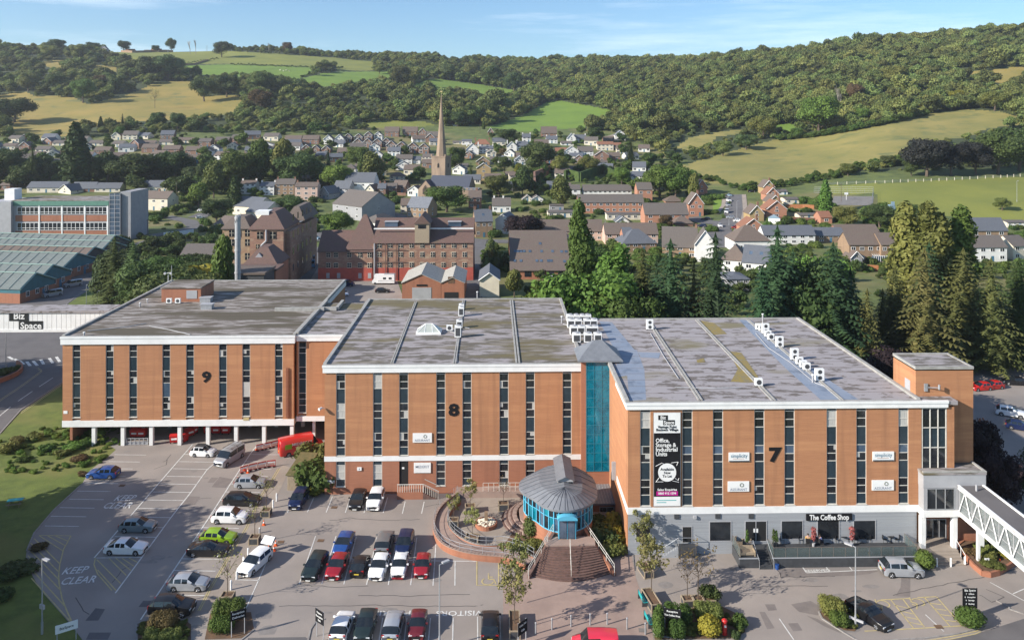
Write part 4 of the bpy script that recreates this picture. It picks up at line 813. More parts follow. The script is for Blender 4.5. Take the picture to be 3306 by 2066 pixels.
print('wood pts',len(belt),len(woodL),len(woodR))
def at(reg,x,y):return P(reg,x,y)
def tpx(px,py,hpx,kind,leaf,label,wide=1.0,group=None,cat='tree',Z=None,**k):
 loc=T(px,py)if Z is None else TZ(px,Z)
 H=hpx/F*depth(loc);return tree(kind,loc,H,leaf,label,cat,group,wide=wide,**k)
def tr_(reg,x,y,h,*a,**k):px,py=P(reg,x,y);return tpx(px,py,h*REG[reg][0],*a,**k)
HT=[('a',1215,210,108,'oak','d','round dark tree on the skyline beside the hilltop farm',.75),('a',1575,278,125,'oak','d','broad dark oak standing alone on the skyline pasture',1.15),('a',1450,590,185,'oak','d','big dark oak at the top edge of the dry pasture, left of a pair',1.15),('a',1610,560,180,'oak','W','dark tree beside the big oak, in the middle of the dry pasture edge',1.1),('a',1850,540,185,'oak','w','tall green tree at the right end of the dry pasture edge',1.25),('a',1850,660,170,'oak','b','russet tree below the green pastures',1.2),('a',590,600,190,'oak','g','bright green tree at the foot of the wood on the left hill',.95),('a',400,530,150,'oak','d','dark tree in the clump above the lower pasture',1.1),('a',200,520,150,'oak','w','left tree of the clump above the lower pasture',1.0),('a',100,740,190,'oak','d','large dark tree on the left edge of the picture above the houses',1.7),('a',1080,440,190,'oak','d','dark bushy tree right of the upper left wood',1.3),('a',1190,440,195,'oak','W','largest dark crown at the right end of the upper left wood',1.3),('a',820,530,120,'oak','d','dark tree overlapping the dry pasture below the russet one',1.0),('a',710,520,130,'oak','b','brownish tree in the upper left wood',.8),('a',2000,545,150,'oak','w','tall tree left of the green fields',1.1),('a',350,290,110,'oak','w','rounded tree under the skyline wood',1.3),('a',400,170,95,'oak','d','dark dome of a tree on the far left skyline',1.5),('a',650,170,80,'oak','d','dark tree on the skyline left of the farm',1.6),('a',880,190,90,'oak','d','dark skyline tree just left of the farm wall',1.2),('a',560,300,130,'oak','w','green tree below the skyline in the upper left wood',1.0),('a',2265,385,85,'oak','o','lone hedge tree between the two green fields',.9),('a',1290,335,45,'oak','w','small round tree by the stone wall on the hill',1.0),('a',2040,250,90,'oak','b','windswept brown tree at the right end of the skyline field',1.0),('a',1105,205,55,'oak','d','small tree behind the hilltop farm roofs',1.2),('a',870,800,125,'fir','W','pine with spreading top above the bungalows',1.2),('a',715,800,105,'cypress','d','dark columnar tree above the left bungalows',1.0),('a',1120,780,125,'oak','d','dark tree above the row of bungalows',1.1),('a',1260,790,130,'oak','d','second dark tree above the bungalows, right of the first',1.0),('a',850,850,90,'oak','l','bright green garden tree behind the bungalows',1.0),('a',470,1000,60,'oak','d','small dark garden tree among the left houses',1.0),('b',275,305,75,'oak','o','spreading oak standing at the end of the green field on the ridge',1.3),('b',520,390,150,'oak','w','tree at the left corner of the long ridge field',1.0),('b',430,400,170,'oak','w','tall tree at the left corner of the ridge field',1.0),('b',760,350,130,'oak','W','tall tree in the row above the long ridge field, left one',1.0),('b',940,360,150,'oak','w','tall tree in the row above the long ridge field, middle one',1.0),('b',1080,395,165,'oak','d','tall dark tree with bare stems above the ridge field',1.0),('b',1230,430,150,'oak','W','tree at the right end of the row above the ridge field',1.0),('b',1130,490,60,'oak','b','russet tree on the lower edge of the ridge field',1.2),('b',930,480,60,'oak','d','small hedge tree below the ridge field, nearest the steeple',.7),('b',850,470,45,'oak','d','small round hedge tree below the ridge field',.8),('b',610,450,40,'oak','d','little hedge tree at the left of the ridge field',.8),('b',920,660,150,'oak','d','dark tree right of the steeple below the ridge',.9),('b',1050,640,175,'oak','d','largest dark tree right of the steeple below the ridge',1.0),('b',830,680,120,'oak','W','bushy dark tree close right of the steeple',1.0),('b',1015,700,75,'cypress','d','dark column shaped tree at the corner of the lower green field',.9),('b',2020,650,120,'oak','w','round green tree at the right corner of the lower green field',1.0),('b',2170,700,140,'birch','W','tall narrow tree right of the lower green field',1.0),('b',1810,800,130,'oak','d','rounded dark green tree among the white cottages',1.0),('b',1190,810,125,'oak','d','wide dark tree above the white cottages',1.4),('b',1380,760,25,'tidy','y','golden round garden bush by the cottages',1.3),('b',1400,1020,250,'oak','d','big dark tree in the middle of the cottages',1.15),('b',1560,1040,170,'oak','o','olive tree right of the big dark tree',.9),('b',1760,1030,150,'oak','o','broad olive green tree behind the ivy covered wall',1.2),('b',2060,980,210,'fir','d','tall dark conifer at the edge of the straw field',1.6),('b',2090,780,50,'cypress','y','yellow conifer beside the lane at the edge of the field',.9),('b',2150,765,50,'cypress','y','second yellow conifer beside the lane, to the right',.8),('b',820,900,65,'oak','y','yellow green garden tree right of the steeple',.8),('b',860,920,70,'oak','d','dark garden tree right of the yellow green one',.9),('b',1150,890,65,'oak','b','brown garden tree between the cottages',1.0),('b',1160,1010,130,'oak','d','dark tree in front of the cream house by the church',1.0),('b',250,1080,190,'oak','o','olive tree behind the black roofed hall',.9),('b',150,1060,230,'birch','g','tall green tree left of the church behind the town',.7),('b',560,1070,120,'oak','d','dark tree just left of the church tower',1.0),('b',1270,1060,130,'oak','y','yellow foliage tree right of the church',.7),('h',860,830,170,'fir','d','dark pointed conifer just right of the church tower',1.0),('h',1100,970,225,'oak','o','bright olive chestnut tree right of the church',1.25),('h',1310,950,260,'birch','d','tall dark tree beside the chestnut right of the church',1.3),('h',1640,1060,280,'birch','o','weeping willow left of the brick terrace',1.5),('h',2170,860,170,'oak','l','bright green tree above the terrace',1.1),('h',650,1090,250,'oak','g','large green tree in front of the church nave',1.75),('h',960,700,60,'oak','d','small dark tree behind the church',1.0),('d',640,600-30,1,'tidy','g',None,1)]
for q in HT:
 if q[6]:tr_(q[0],q[1],q[2],q[3],q[4],q[5],q[6],q[7])
BELT=[(180,-35,205,'cypress','W','tall dark column of a tree in front of the left houses',1.0),(40,90,130,'fir','W','dark conifer at the left edge behind the school block',1.2),(110,90,110,'fir','d','dark conifer behind the left gable roofs',1.2)]
tpx(245,600,205,'cypress','d','tallest dark column tree in front of the left houses',1.2);tpx(30,590,120,'oak','d','dark tree at the far left behind the slate roofed bungalow',1.2);tpx(105,600,125,'fir','d','dark pointed conifer second from the left edge of the town',1.2)
tpx(345,590,95,'oak','d','low dark tree right of the tall column tree',1.5);tpx(440,600,115,'oak','d','wide dark tree behind the long slate bungalows',1.9);tpx(560,590,110,'oak','d','dark tree with a russet edge behind the slate bungalows',1.3)
tpx(690,640,120,'birch','o','olive birch behind the white rowhouses',1.3);tpx(760,610,135,'oak','g','green tree behind the left white rowhouse',1.1);tpx(835,600,150,'birch','g','tall light green tree behind the stone rowhouse',1.2);tpx(915,600,150,'birch','o','tall pale green tree behind the pink house',1.3)
tpx(965,610,125,'oak','d','dark cedar behind the pink house',1.4);tpx(1060,600,120,'fir','f','blue green conifer left of the white tall house',1.3);tpx(1090,620,95,'oak','l','bright green tree by the white tall house',1.2);tpx(1200,600,110,'birch','o','weeping olive tree behind the black roofed hall',1.6)
tpx(630,600,70,'oak','W','small dark tree at the end of the slate bungalows',1.2);tpx(1150,545,80,'oak','g','green garden tree below the gabled houses',1.0)
tpx(757,690,125,'cypress','d','dark green pointed tree beside the left white rowhouse',1.0);tpx(700,720,85,'oak','d','round dark tree above the parked cars on the left',1.3);tpx(640,670,80,'birch','l','light green willow scrub above the parked cars',2.0);tpx(880,700,60,'fir','d','dark conifer in the gardens below the rowhouses',1.2);tpx(935,705,80,'oak','d','dark bushy tree in front of the pink house',1.5)
tpx(1088,770,95,'oak','l','light green tree standing in front of the grey gabled hall',1.25);tpx(1470,560,95,'oak','g','green tree beside the cottages right of the church',.8)
tpx(1690,790,105,'oak','p','dark purple brown tree beside the white gable house',1.4);tpx(1660,960,90,'birch','o','olive tree in front of the cream gable end',1.5);tpx(1735,960,60,'oak','l','bright green bush tree by the brown roofed building',.9)
tpx(2130,640,120,'oak','g','green tree above the terrace of garages',1.1);tpx(2180,645,115,'oak','l','light green tree left of the brick gabled houses',1.1);tpx(2240,650,90,'birch','o','loose olive tree beside the lone brick gable',1.0);tpx(2150,740,50,'oak','b','russet bush tree in front of the brick house',1.2)
tpx(2665,690,110,'cypress','l','light green conifer beside the ball court',1.1);tpx(2730,735,75,'oak','o','olive tree below the ball court',1.3);tpx(2840,735,80,'oak','d','dark tree in front of the sports field',1.4);tpx(2930,720,70,'oak','d','dark tree left of the tall poplars',1.3);tpx(3235,680,45,'oak','o','small tree on the sports field near its right fence',1.3)
tr_('c',1790,1025,275,'oak','B','near copper beech, darkest of the clump above the sports field',1.25);tr_('c',1950,1020,235,'oak','B','copper beech in the middle of the clump above the sports field',1.1);tr_('c',2110,1015,240,'oak','B','copper beech at the right end of the clump',1.1)
tr_('c',2250,1010,300,'oak','d','large green tree right of the copper beeches',1.2);tr_('c',2390,990,320,'oak','d','green tree at the right edge beside the copper beeches',1.2);tr_('c',1540,960,80,'oak','W','bushy tree left of the copper beeches',1.5);tr_('c',1280,1020,90,'oak','o','bush on the lower hedge of the straw field',1.4);tr_('c',1690,1020,120,'oak','d','dark tree at the left foot of the copper beeches',1.0)
tr_('c',1090,750,270,'oak','l','big bright green tree jutting into the straw field',1.15);tr_('c',730,780,160,'oak','o','golden olive tree in the hedge of the straw field',1.4);tr_('c',620,850,110,'oak','W','bushy dark tree on the hedge between the small fields',1.6);tr_('c',470,890,110,'oak','w','bush on the hedge left of the golden tree',1.3);tr_('c',950,780,80,'oak','g','low green tree between the golden and the bright tree',1.3)
tr_('c',1325,560,150,'oak','b','orange brown tree in the right hand wood',.9);tr_('c',1585,440,150,'oak','o','golden crown near the top of the right hand wood',1.2);tr_('c',1985,560,105,'oak','y','bright yellow tree on the upper edge of the straw field',1.1);tr_('c',1745,605,55,'oak','y','small yellow green tree on the upper edge of the straw field',1.0);tr_('c',1370,680,110,'oak','l','light green tree right of the dead white tree',1.0);tr_('c',2230,600,140,'oak','o','yellow green tree below the top right field',1.4)
tr_('c',120,1110,150,'oak','l','bright green tree below the straw field beside the brick gable',1.5);tr_('c',130,920,70,'oak','d','dark bush at the left tip of the straw field',1.3);tr_('c',280,910,70,'oak','d','dark hedge tree at the left foot of the straw field',1.2)
def bare_tree(loc,H,label,mesh=0,mat=m_birch):
 o=link('bare_tree',BARE[mesh],None,loc,R.uniform(0,6));
 if not BARE[mesh].materials:BARE[mesh].materials.append(mat)
 o['label']=label;o['category']='tree';o.scale=(H/11*.7,H/11*.7,H/11);return o
l_=tt('a',1350,255);bare_tree(l_,120*.4545*depth(l_)/F,'left of the two bare dead trees on the skyline',0);l_=tt('a',1390,255);bare_tree(l_,120*.4545*depth(l_)/F,'right of the two bare dead trees on the skyline',1)
l_=tt('c',1222,640);bare_tree(l_,230*.4983*depth(l_)/F,'dead white tree standing out of the right hand wood',1);l_=tt('a',1910,240);bare_tree(l_,85*.4545*depth(l_)/F,'sparse dark tree on the skyline right of the pasture',0)
l_=tt('a',1100,640);tree('thin',l_,120*.4545*depth(l_)/F,'o','pale half bare tree in the middle of the dry pasture','tree',wide=.9)
def near(px,base_Z,top_py,kind,leaf,label,wide=1.0,**k):
 wide*=1.02 if kind=='fir' else .98
 loc=TZ(px,base_Z);H=HC-(top_py-HY)*base_Z/F-loc.z;return tree(kind,loc,H,leaf,label,wide=wide,**k)
near(1880,165,650,'poplar','g','tall slim poplar behind the flat roof of the block with the 8',.78)
near(1985,160,790,'poplar','l','pale green poplar right of the tall slim one',1.4);near(1900,150,840,'oak','l','bright green broad tree right behind the air conditioners',1.1);near(1830,152,900,'oak','l','low bright green tree behind the corner of the block with the 8',1.1);near(1730,150,925,'oak','o','olive tree directly behind the block with the 8',.9)
near(2075,158,800,'fir','F','olive spruce left of the dark firs',1.15);near(2165,152,770,'fir','f','dark blue green fir, third big tree from the poplar',1.25);near(2310,150,750,'fir','f','pointed dark fir in front of the white gable house',1.15);near(2025,146,905,'oak','g','green broadleaf between the poplar and the spruce',.9)
for q_ in[(2120,156,835,'fir','f','slim dark fir between the olive spruce and the blue green fir'),(2240,154,850,'fir','F','low spruce left of the pointed dark fir'),(2560,158,800,'fir','f','dark fir crowded against the tall left one of the pair'),(2745,153,860,'fir','f','low dark fir on the right flank of the pair'),(1950,150,900,'oak','g','low green tree at the foot of the tall slim poplar'),(2850,158,930,'fir','F','small olive spruce in the gap before the poplars')]:near(*q_)
near(2510,152,725,'fir','f','tall dark fir at the left of the pair behind the block with the 7',1.2);near(2600,156,800,'oak','d','dark broadleaf crown between the tall firs',.9);near(2690,150,780,'fir','f','broad dark fir at the right of the pair',1.4);near(2460,146,860,'fir','f','lower dark fir behind the roof vents',1.2);near(2640,165,790,'oak','l','bright green crown on top of the dark firs',.7)
near(2940,175,660,'poplar','o','tallest of the olive poplars on the right',1.25);near(3010,172,655,'poplar','o','second olive poplar, with the highest point',1.25);near(3085,176,670,'poplar','g','right hand olive poplar',1.25);near(2890,160,860,'fir','F','olive spruce with drooping sprays, left of the brick tower',1.4);near(2985,150,800,'fir','F','large olive spruce behind the brick tower',1.3)
near(3110,160,800,'fir','F','olive fir right of the brick tower',1.4);near(3200,155,830,'fir','F','brownish green fir near the right edge',1.3);near(3000,166,780,'fir','f','blue green fir between the olive poplars',1.2);near(3290,160,830,'fir','d','dark fir cut by the right edge',1.4);near(3080,168,960,'fir','f','low green fir behind the red parked cars',1.2);near(3230,166,960,'fir','d','dark low fir at the back of the right hand car park',1.3);near(2800,148,930,'fir','F','low olive spruce beside the far corner of the roof',1.2)
near(2900,128,1110,'oak','p','purple leaved tree beside the brick tower',1.1);near(3150,103,1330,'oak','p','dark purple shrub tree right of the brick tower',.7);near(3225,98,1420,'oak','p','dark purple shrub tree hanging over the right hand car park',.75);near(3370,100,1440,'oak','d','dark tree cut by the right edge above the footbridge',.9)
near(370,206,762,'fir','W','dark cedar beside the road behind the raised block',1.5);near(430,203,775,'fir','W','second dark cedar behind the raised block',1.3);near(335,208,815,'birch','W','drooping dark tree over the verge behind the raised block',1.1);near(480,195,830,'oak','d','dark tree behind the upper left corner of the roof',1.2);near(560,175,850,'oak','d','dark low tree left of the steel chimney',1.3);near(640,172,870,'oak','o','olive tree behind the roof left of the chimney',1.2)
near(720,195,760,'birch','l','bright green slim tree beside the sandstone mill',.7);near(520,230,820,'oak','g','round grey green willow left of the mill',1.5);near(600,220,840,'oak','d','dark round tree left of the mill',1.2);near(655,205,845,'bush','y','yellow leaved shrub in front of the dark trees by the mill',1.2)
for k,(x,y,H,kd)in enumerate([(-82,60,21,'oak'),(-78,72,23,'oak'),(-84,84,20,'oak'),(-70,50,19,'oak'),(-66,62,18,'oak'),(-74,94,15,'oak'),(-62,72,14,'oak'),(-116,132,24,'oak'),(-124,142,22,'oak'),(-60,54,17,'oak'),(-66,84,17,'oak')]):
 tree(kd,(x,y,0),H,'dgW'[k%3],'tree standing beyond the left edge of the picture','tree','trees beyond the left edge',wide=1.15)
r3=random.Random(9);tg=[];tg2=[];hb=[]
ROADPX=[]
def town_green(n,x0,x1,y0,y1,hmin,hmax,out,keep=None):
 k=0
 while k<n:
  px=r3.uniform(x0,x1);py=r3.uniform(y0,y1);k+=1
  if py<town_top(px)+6 or field_at(px,py)>=0 or blocked(px,py):continue
  v=T(px,py);out.append((v.x,v.y,v.z-.4,r3.uniform(hmin,hmax)))
def _win():
 f=MB().box(-.5,.5,-.06,.02,.92,1.0).box(-.5,.5,-.06,.02,0,.08).box(-.5,-.42,-.06,.02,.08,.92).box(.42,.5,-.06,.02,.08,.92).box(-.035,.035,-.05,.02,.08,.92).mesh('window');f.materials.append(m_white)
 p=MB().box(-.42,.42,-.03,.0,.08,.92).mesh('pane');p.materials.append(m_pane);return f,p
WF,WP=_win();DOOR=MB().box(-.45,.45,-.05,.02,0,2).mesh('door')
BLK=[]
def blocked(px,py):
 for(a,b,c,d)in BLK:
  if a<px<c and b<py<d:return True
 return False
def window(par,x,y,z,w_,h_,rz=0,name='window'):
 f=link(name,WF,par,(x,y,z),rz);f.scale=(w_,1,h_);link('pane',WP,f);return f
def roof_geo(kind,W,D,h0,rh,ov=.35,th=.16):
 mb=MB();x0,x1,y0,y1=-W/2-ov*.6,W/2+ov*.6,-ov,D+ov
 if kind=='side':
  k=rh*ov/(D/2);ym=D/2;e=h0-k;r=h0+rh
  for s in(0,1):
   ye=y0 if s==0 else y1
   mb.add([(x0,ye,e),(x1,ye,e),(x1,ym,r),(x0,ym,r),(x0,ye,e+th),(x1,ye,e+th),(x1,ym,r+th),(x0,ym,r+th)],[(0,1,2,3)[::-1],(4,5,6,7),(0,1,5,4),(1,2,6,5),(3,0,4,7)]if s==0 else[(0,1,2,3),(7,6,5,4),(1,0,4,5),(2,1,5,6),(0,3,7,4)])
 elif kind=='front':
  k=rh*ov/(W/2);xm=0;e=h0-k;r=h0+rh;xa,xb=-W/2-ov,W/2+ov
  for s in(0,1):
   xe=xa if s==0 else xb
   mb.add([(xe,y0,e),(xe,y1,e),(xm,y1,r),(xm,y0,r),(xe,y0,e+th),(xe,y1,e+th),(xm,y1,r+th),(xm,y0,r+th)],[(0,1,2,3),(7,6,5,4),(1,0,4,5),(0,3,7,4),(2,1,5,6)]if s==0 else[(3,2,1,0),(4,5,6,7),(0,1,5,4),(3,0,4,7),(1,2,6,5)])
 else:
  i=min(W,D)/2*.95;ym=D/2;xa=-W/2+i if W>D else 0;xb=W/2-i if W>D else 0;ya=ym if W>=D else i;yb=ym if W>=D else D-i
  mb.box(-W/2-ov,W/2+ov,-ov,D+ov,h0-.05,h0+.1)
  mb.add([(-W/2-ov,-ov,h0+.102),(W/2+ov,-ov,h0+.102),(W/2+ov,D+ov,h0+.102),(-W/2-ov,D+ov,h0+.102),(xa,ya,h0+rh),(xb,ya if W>=D else ya,h0+rh),(xb,yb,h0+rh),(xa,yb,h0+rh)],[(0,1,5,4),(1,2,6,5),(2,3,7,6),(3,0,4,7),(4,5,6,7)])
 return mb
def house(reg,x,y,w,he,hr,label,wall,roof,kind='side',D=7.5,rot=0.,cols=3,rows=2,chim=(),base=None,door=True,cat='house',name=None,z=None,wins=True,dormers=0,group=None,ws=1.0,side_win=True,ridge_win=0,doormat=None,sink=2.0):
 px,py=P(reg,x,y);s=REG[reg][0];loc=T(px,py)if z is None else G(px,py,z);m=depth(loc)/F*s
 W=w*m;h0=he*m;rh=hr*m
 BLK.append((px-w*s/2-3,py-(he+hr)*s*.95,px+w*s/2+3,py+2))
 t=thing(name or('bungalow' if rows==1 else 'house'),label,cat,loc,rot,group)
 mb=MB();mb.box(-W/2,W/2,0,D,-sink,h0-.02)
 if kind=='side':mb.add([(-W/2,0,h0-.02),(-W/2,D,h0-.02),(-W/2,D/2,h0+rh-.03),(W/2,0,h0-.02),(W/2,D,h0-.02),(W/2,D/2,h0+rh-.03)],[(0,2,1),(3,4,5)])
 elif kind=='front':mb.add([(-W/2,0,h0-.02),(W/2,0,h0-.02),(0,0,h0+rh-.03),(-W/2,D,h0-.02),(W/2,D,h0-.02),(0,D,h0+rh-.03)],[(0,1,2),(4,3,5)])
 mb.build('wall',wall,t)
 ro=roof_geo(kind,W,D,h0,rh).build('roof',roof,t)
 if kind=='front':
  v=MB()
  for sx_ in(-1,1):v.bar((sx_*(W/2+.3),-.4,h0-.1),(0,-.4,h0+rh+.12),.12,4)
  v.build('barge_board',m_white,t)
 sh=h0/max(rows,1)
 if wins:
  for r_ in range(rows):
   for c in range(cols):
    xx=-W/2+W*(c+.5)/cols;zz=r_*sh+sh*.36
    if door and r_==0 and c==cols//2 and cols>1:o=link('door',DOOR,t,(xx,0,0));o.material_slots[0].link='OBJECT' if o.material_slots else 'DATA';continue
    window(t,xx,0,zz,min(1.7,W/cols*.52)*ws,min(1.25,sh*.5)*ws)
  if side_win and abs(rot)>.1:
   sx_=1 if rot<0 else-1
   for r_ in range(rows):window(t,sx_*W/2,D*.5,r_*sh+sh*.36,1.0,1.1,math.pi/2*sx_)
  if kind=='front' and rh>2:window(t,0,0,h0+.1,1.1,1.0)
 for c in chim:
  cx=c*W/2;top=h0+rh+.9
  mb=MB().box(cx-.42,cx+.42,D/2-.35,D/2+.35,h0+rh*.5,top).box(cx-.48,cx+.48,D/2-.41,D/2+.41,top+.002,top+.14)
  ch=mb.build('chimney',m_oldbrick if wall is not m_wwall else m_wwall,t);MB().bar((cx-.2,D/2,top+.14),(cx-.2,D/2,top+.5),.11,6).bar((cx+.2,D/2,top+.14),(cx+.2,D/2,top+.5),.11,6).build('chimney_pot',m_rtile,ch)
 for i in range(dormers):
  xx=-W/2+W*(i+.5)/dormers;yq=D*.18;zq=h0+rh*.25
  dm=MB().box(xx-.8,xx+.8,yq,yq+2,zq,zq+1.3).build('dormer',wall,t);MB().box(xx-.95,xx+.95,yq-.15,yq+2.2,zq+1.302,zq+1.45).build('dormer_roof',roof,dm)
 for i in range(ridge_win):
  xx=-W/2+W*(i+.7)/(ridge_win+.4);k=rh/(D/2);yy=D*.26;mb=MB();zz=h0+k*yy+.2
  mb.add([(xx-.5,yy-.5,zz-.5*k),(xx+.5,yy-.5,zz-.5*k),(xx+.5,yy+.5,zz+.5*k),(xx-.5,yy+.5,zz+.5*k)],[(0,1,2,3)]).build('roof_window',m_pane2,ro)
 return t
DOOR.materials.append(m_btxt)
m_fb=M('brown_house_brick',(.245,.145,.105),.85,(.20,.115,.085),.6,rnd=.12)
W_,C_,B_,O_,S_,K_=m_wwall,m_cream,m_fb,m_oldbrick,m_stone,m_pink
m_tb=M('terrace_brick',(.42,.205,.13),.85,(.35,.165,.105),1.2,(.5,.5,9));m_gren=M('grey_render',(.30,.30,.31),.8,(.26,.26,.27),.4);m_och=M('ochre_render',(.38,.27,.13),.8,(.33,.24,.12),.3)
SL,TL,GT,RT=m_slate,m_tile,m_gtile,m_rtile
for a in[('a',60,935,90,28,18,'brown roofed house at the far left edge of the hillside estate',C_,TL),('a',170,940,70,35,28,'gable fronted brick house near the left end of the estate',B_,TL,'front'),('a',95,1010,110,35,26,'long brick house lower down at the left edge',B_,TL),('a',300,955,100,25,22,'brown roofed bungalow left of the tall dark column tree',C_,GT),('a',425,905,110,20,18,'pale bungalow above the brick gable, near the column tree',C_,GT),('a',455,975,50,40,28,'brick gable close left of the tall column tree',B_,TL,'front'),('a',290,1025,100,24,20,'lower grey roofed house left of the column tree',C_,GT),('a',400,1045,100,26,20,'cream house just below the brick gable at left',C_,GT),('a',250,985,90,20,18,'half hidden brown roofed house in the lower left estate',B_,TL),('a',30,985,80,26,20,'half hidden brown house at the left border of the photo',B_,GT)]:
 house(*a[:9],kind=a[9]if len(a)>9 else 'side',rows=1,cols=3,D=8)
for i,(x,w,y,wl,rf,lb)in enumerate([(680,100,905,C_,GT,'bungalow behind the dark garden, first right of the column tree'),(1050,100,905,C_,TL,'cream bungalow with brown roof under the dark hill trees'),(1180,110,898,C_,GT,'second cream bungalow in the upper row'),(1320,130,885,C_,TL,'third cream bungalow in the upper row')]):house('a',x,y,w,20,18,lb,wl,rf,rows=1,cols=3,D=7)
for i,(x,y,w,lb)in enumerate([(1450,915,90,'two storey brick house with white front panels in the upper row, left one'),(1575,905,95,'two storey brick house with white front panels in the upper row, right one'),(1690,890,95,'brick house at the right end of the upper row beside the purple tree')]):house('a',x,y,w,40,22,lb,B_,GT,rows=2,cols=2,D=8)
for i,(x,y,w,k,lb)in enumerate([(1215,965,115,'side','brown roofed house with red roof window below the bungalows'),(1370,972,110,'side','large brown roofed brick house below the upper row'),(1515,960,80,'front','white gabled house front below the two brick ones'),(1375,1030,100,'side','brick house with white windows at the bottom of the estate'),(1060,955,110,'side','low brown roof behind the dark garden trees'),(720,975,110,'side','grey roofed house right of the column tree, lower row')]):house('a',x,y,w,36,26,lb,B_ if i!=2 else W_,TL,kind=k,D=8,cols=2)
house('a',1870,920,150,22,22,'white bungalow with shallow gable by the purple tree',W_,GT,kind='front',rows=1,cols=3);house('a',1960,935,80,20,24,'grey hipped bungalow right of the white shallow gable',C_,GT,kind='hip',rows=1)
house('a',2080,885,115,26,26,'brown roofed brick house on the upper right of the left estate',B_,TL,cols=3);house('a',2205,895,115,36,28,'tall brown roofed brick house left of the white gables',B_,TL,cols=3)
for i,(x,y,lb)in enumerate([(2175,950,'first brick gable of the short row on the left estate'),(2240,955,'second brick gable of the short row on the left estate'),(2315,958,'third brick gable of the short row on the left estate')]):house('a',x,y,60,28,26,lb,B_,TL,kind='front',D=9,cols=1,rows=1)
house('a',2330,895,65,36,30,'white gabled house between the row of brick gables and the steeple',W_,TL,kind='front',cols=2,D=9);house('a',2410,890,60,36,30,'white gable fronted house next above the gable rows',W_,TL,kind='front',cols=2,D=9)
for i,x in enumerate((50,125,195,265)):house('b',x,790-(i>1)*14,58,34,24,'%s gable house of the top row left of the steeple'%('first','second','third','fourth, white')[i],W_ if i==3 else B_,TL,kind='front',D=9,cols=2,ws=1.5)
for i,x in enumerate((120,190,258,322)):house('b',x,830-(i==3)*4,66,36,28,'%s gable house of the middle row left of the steeple'%('first','second','third','last')[i],B_,TL,kind='front',D=10,cols=2,ws=1.5)
for i,x in enumerate((358,430,508,588)):house('b',x,858+i*6,74,44,32,'%s and larger brown gable house of the lowest row left of the steeple'%('leftmost','second','third','rightmost')[i],B_,TL,kind='front',D=11,cols=2,ws=1.5)
house('b',362,752,100,36,34,'wide roofed brick house with white porch at the top of the rows',B_,TL,cols=3);house('b',492,752,105,36,34,'second wide roofed brick house at the top of the rows',B_,TL,cols=3)
house('b',580,760,52,40,28,'brick gable house at the top right of the rows by the steeple',B_,TL,kind='front');house('b',650,780,80,34,30,'grey roofed brick house partly behind the steeple',B_,GT);house('b',636,795,64,36,30,'low brick gable just left of the steeple',B_,TL,kind='front',rows=1,cols=1);house('b',20,890,90,30,28,'brick house at the left end under the gable rows',B_,TL)
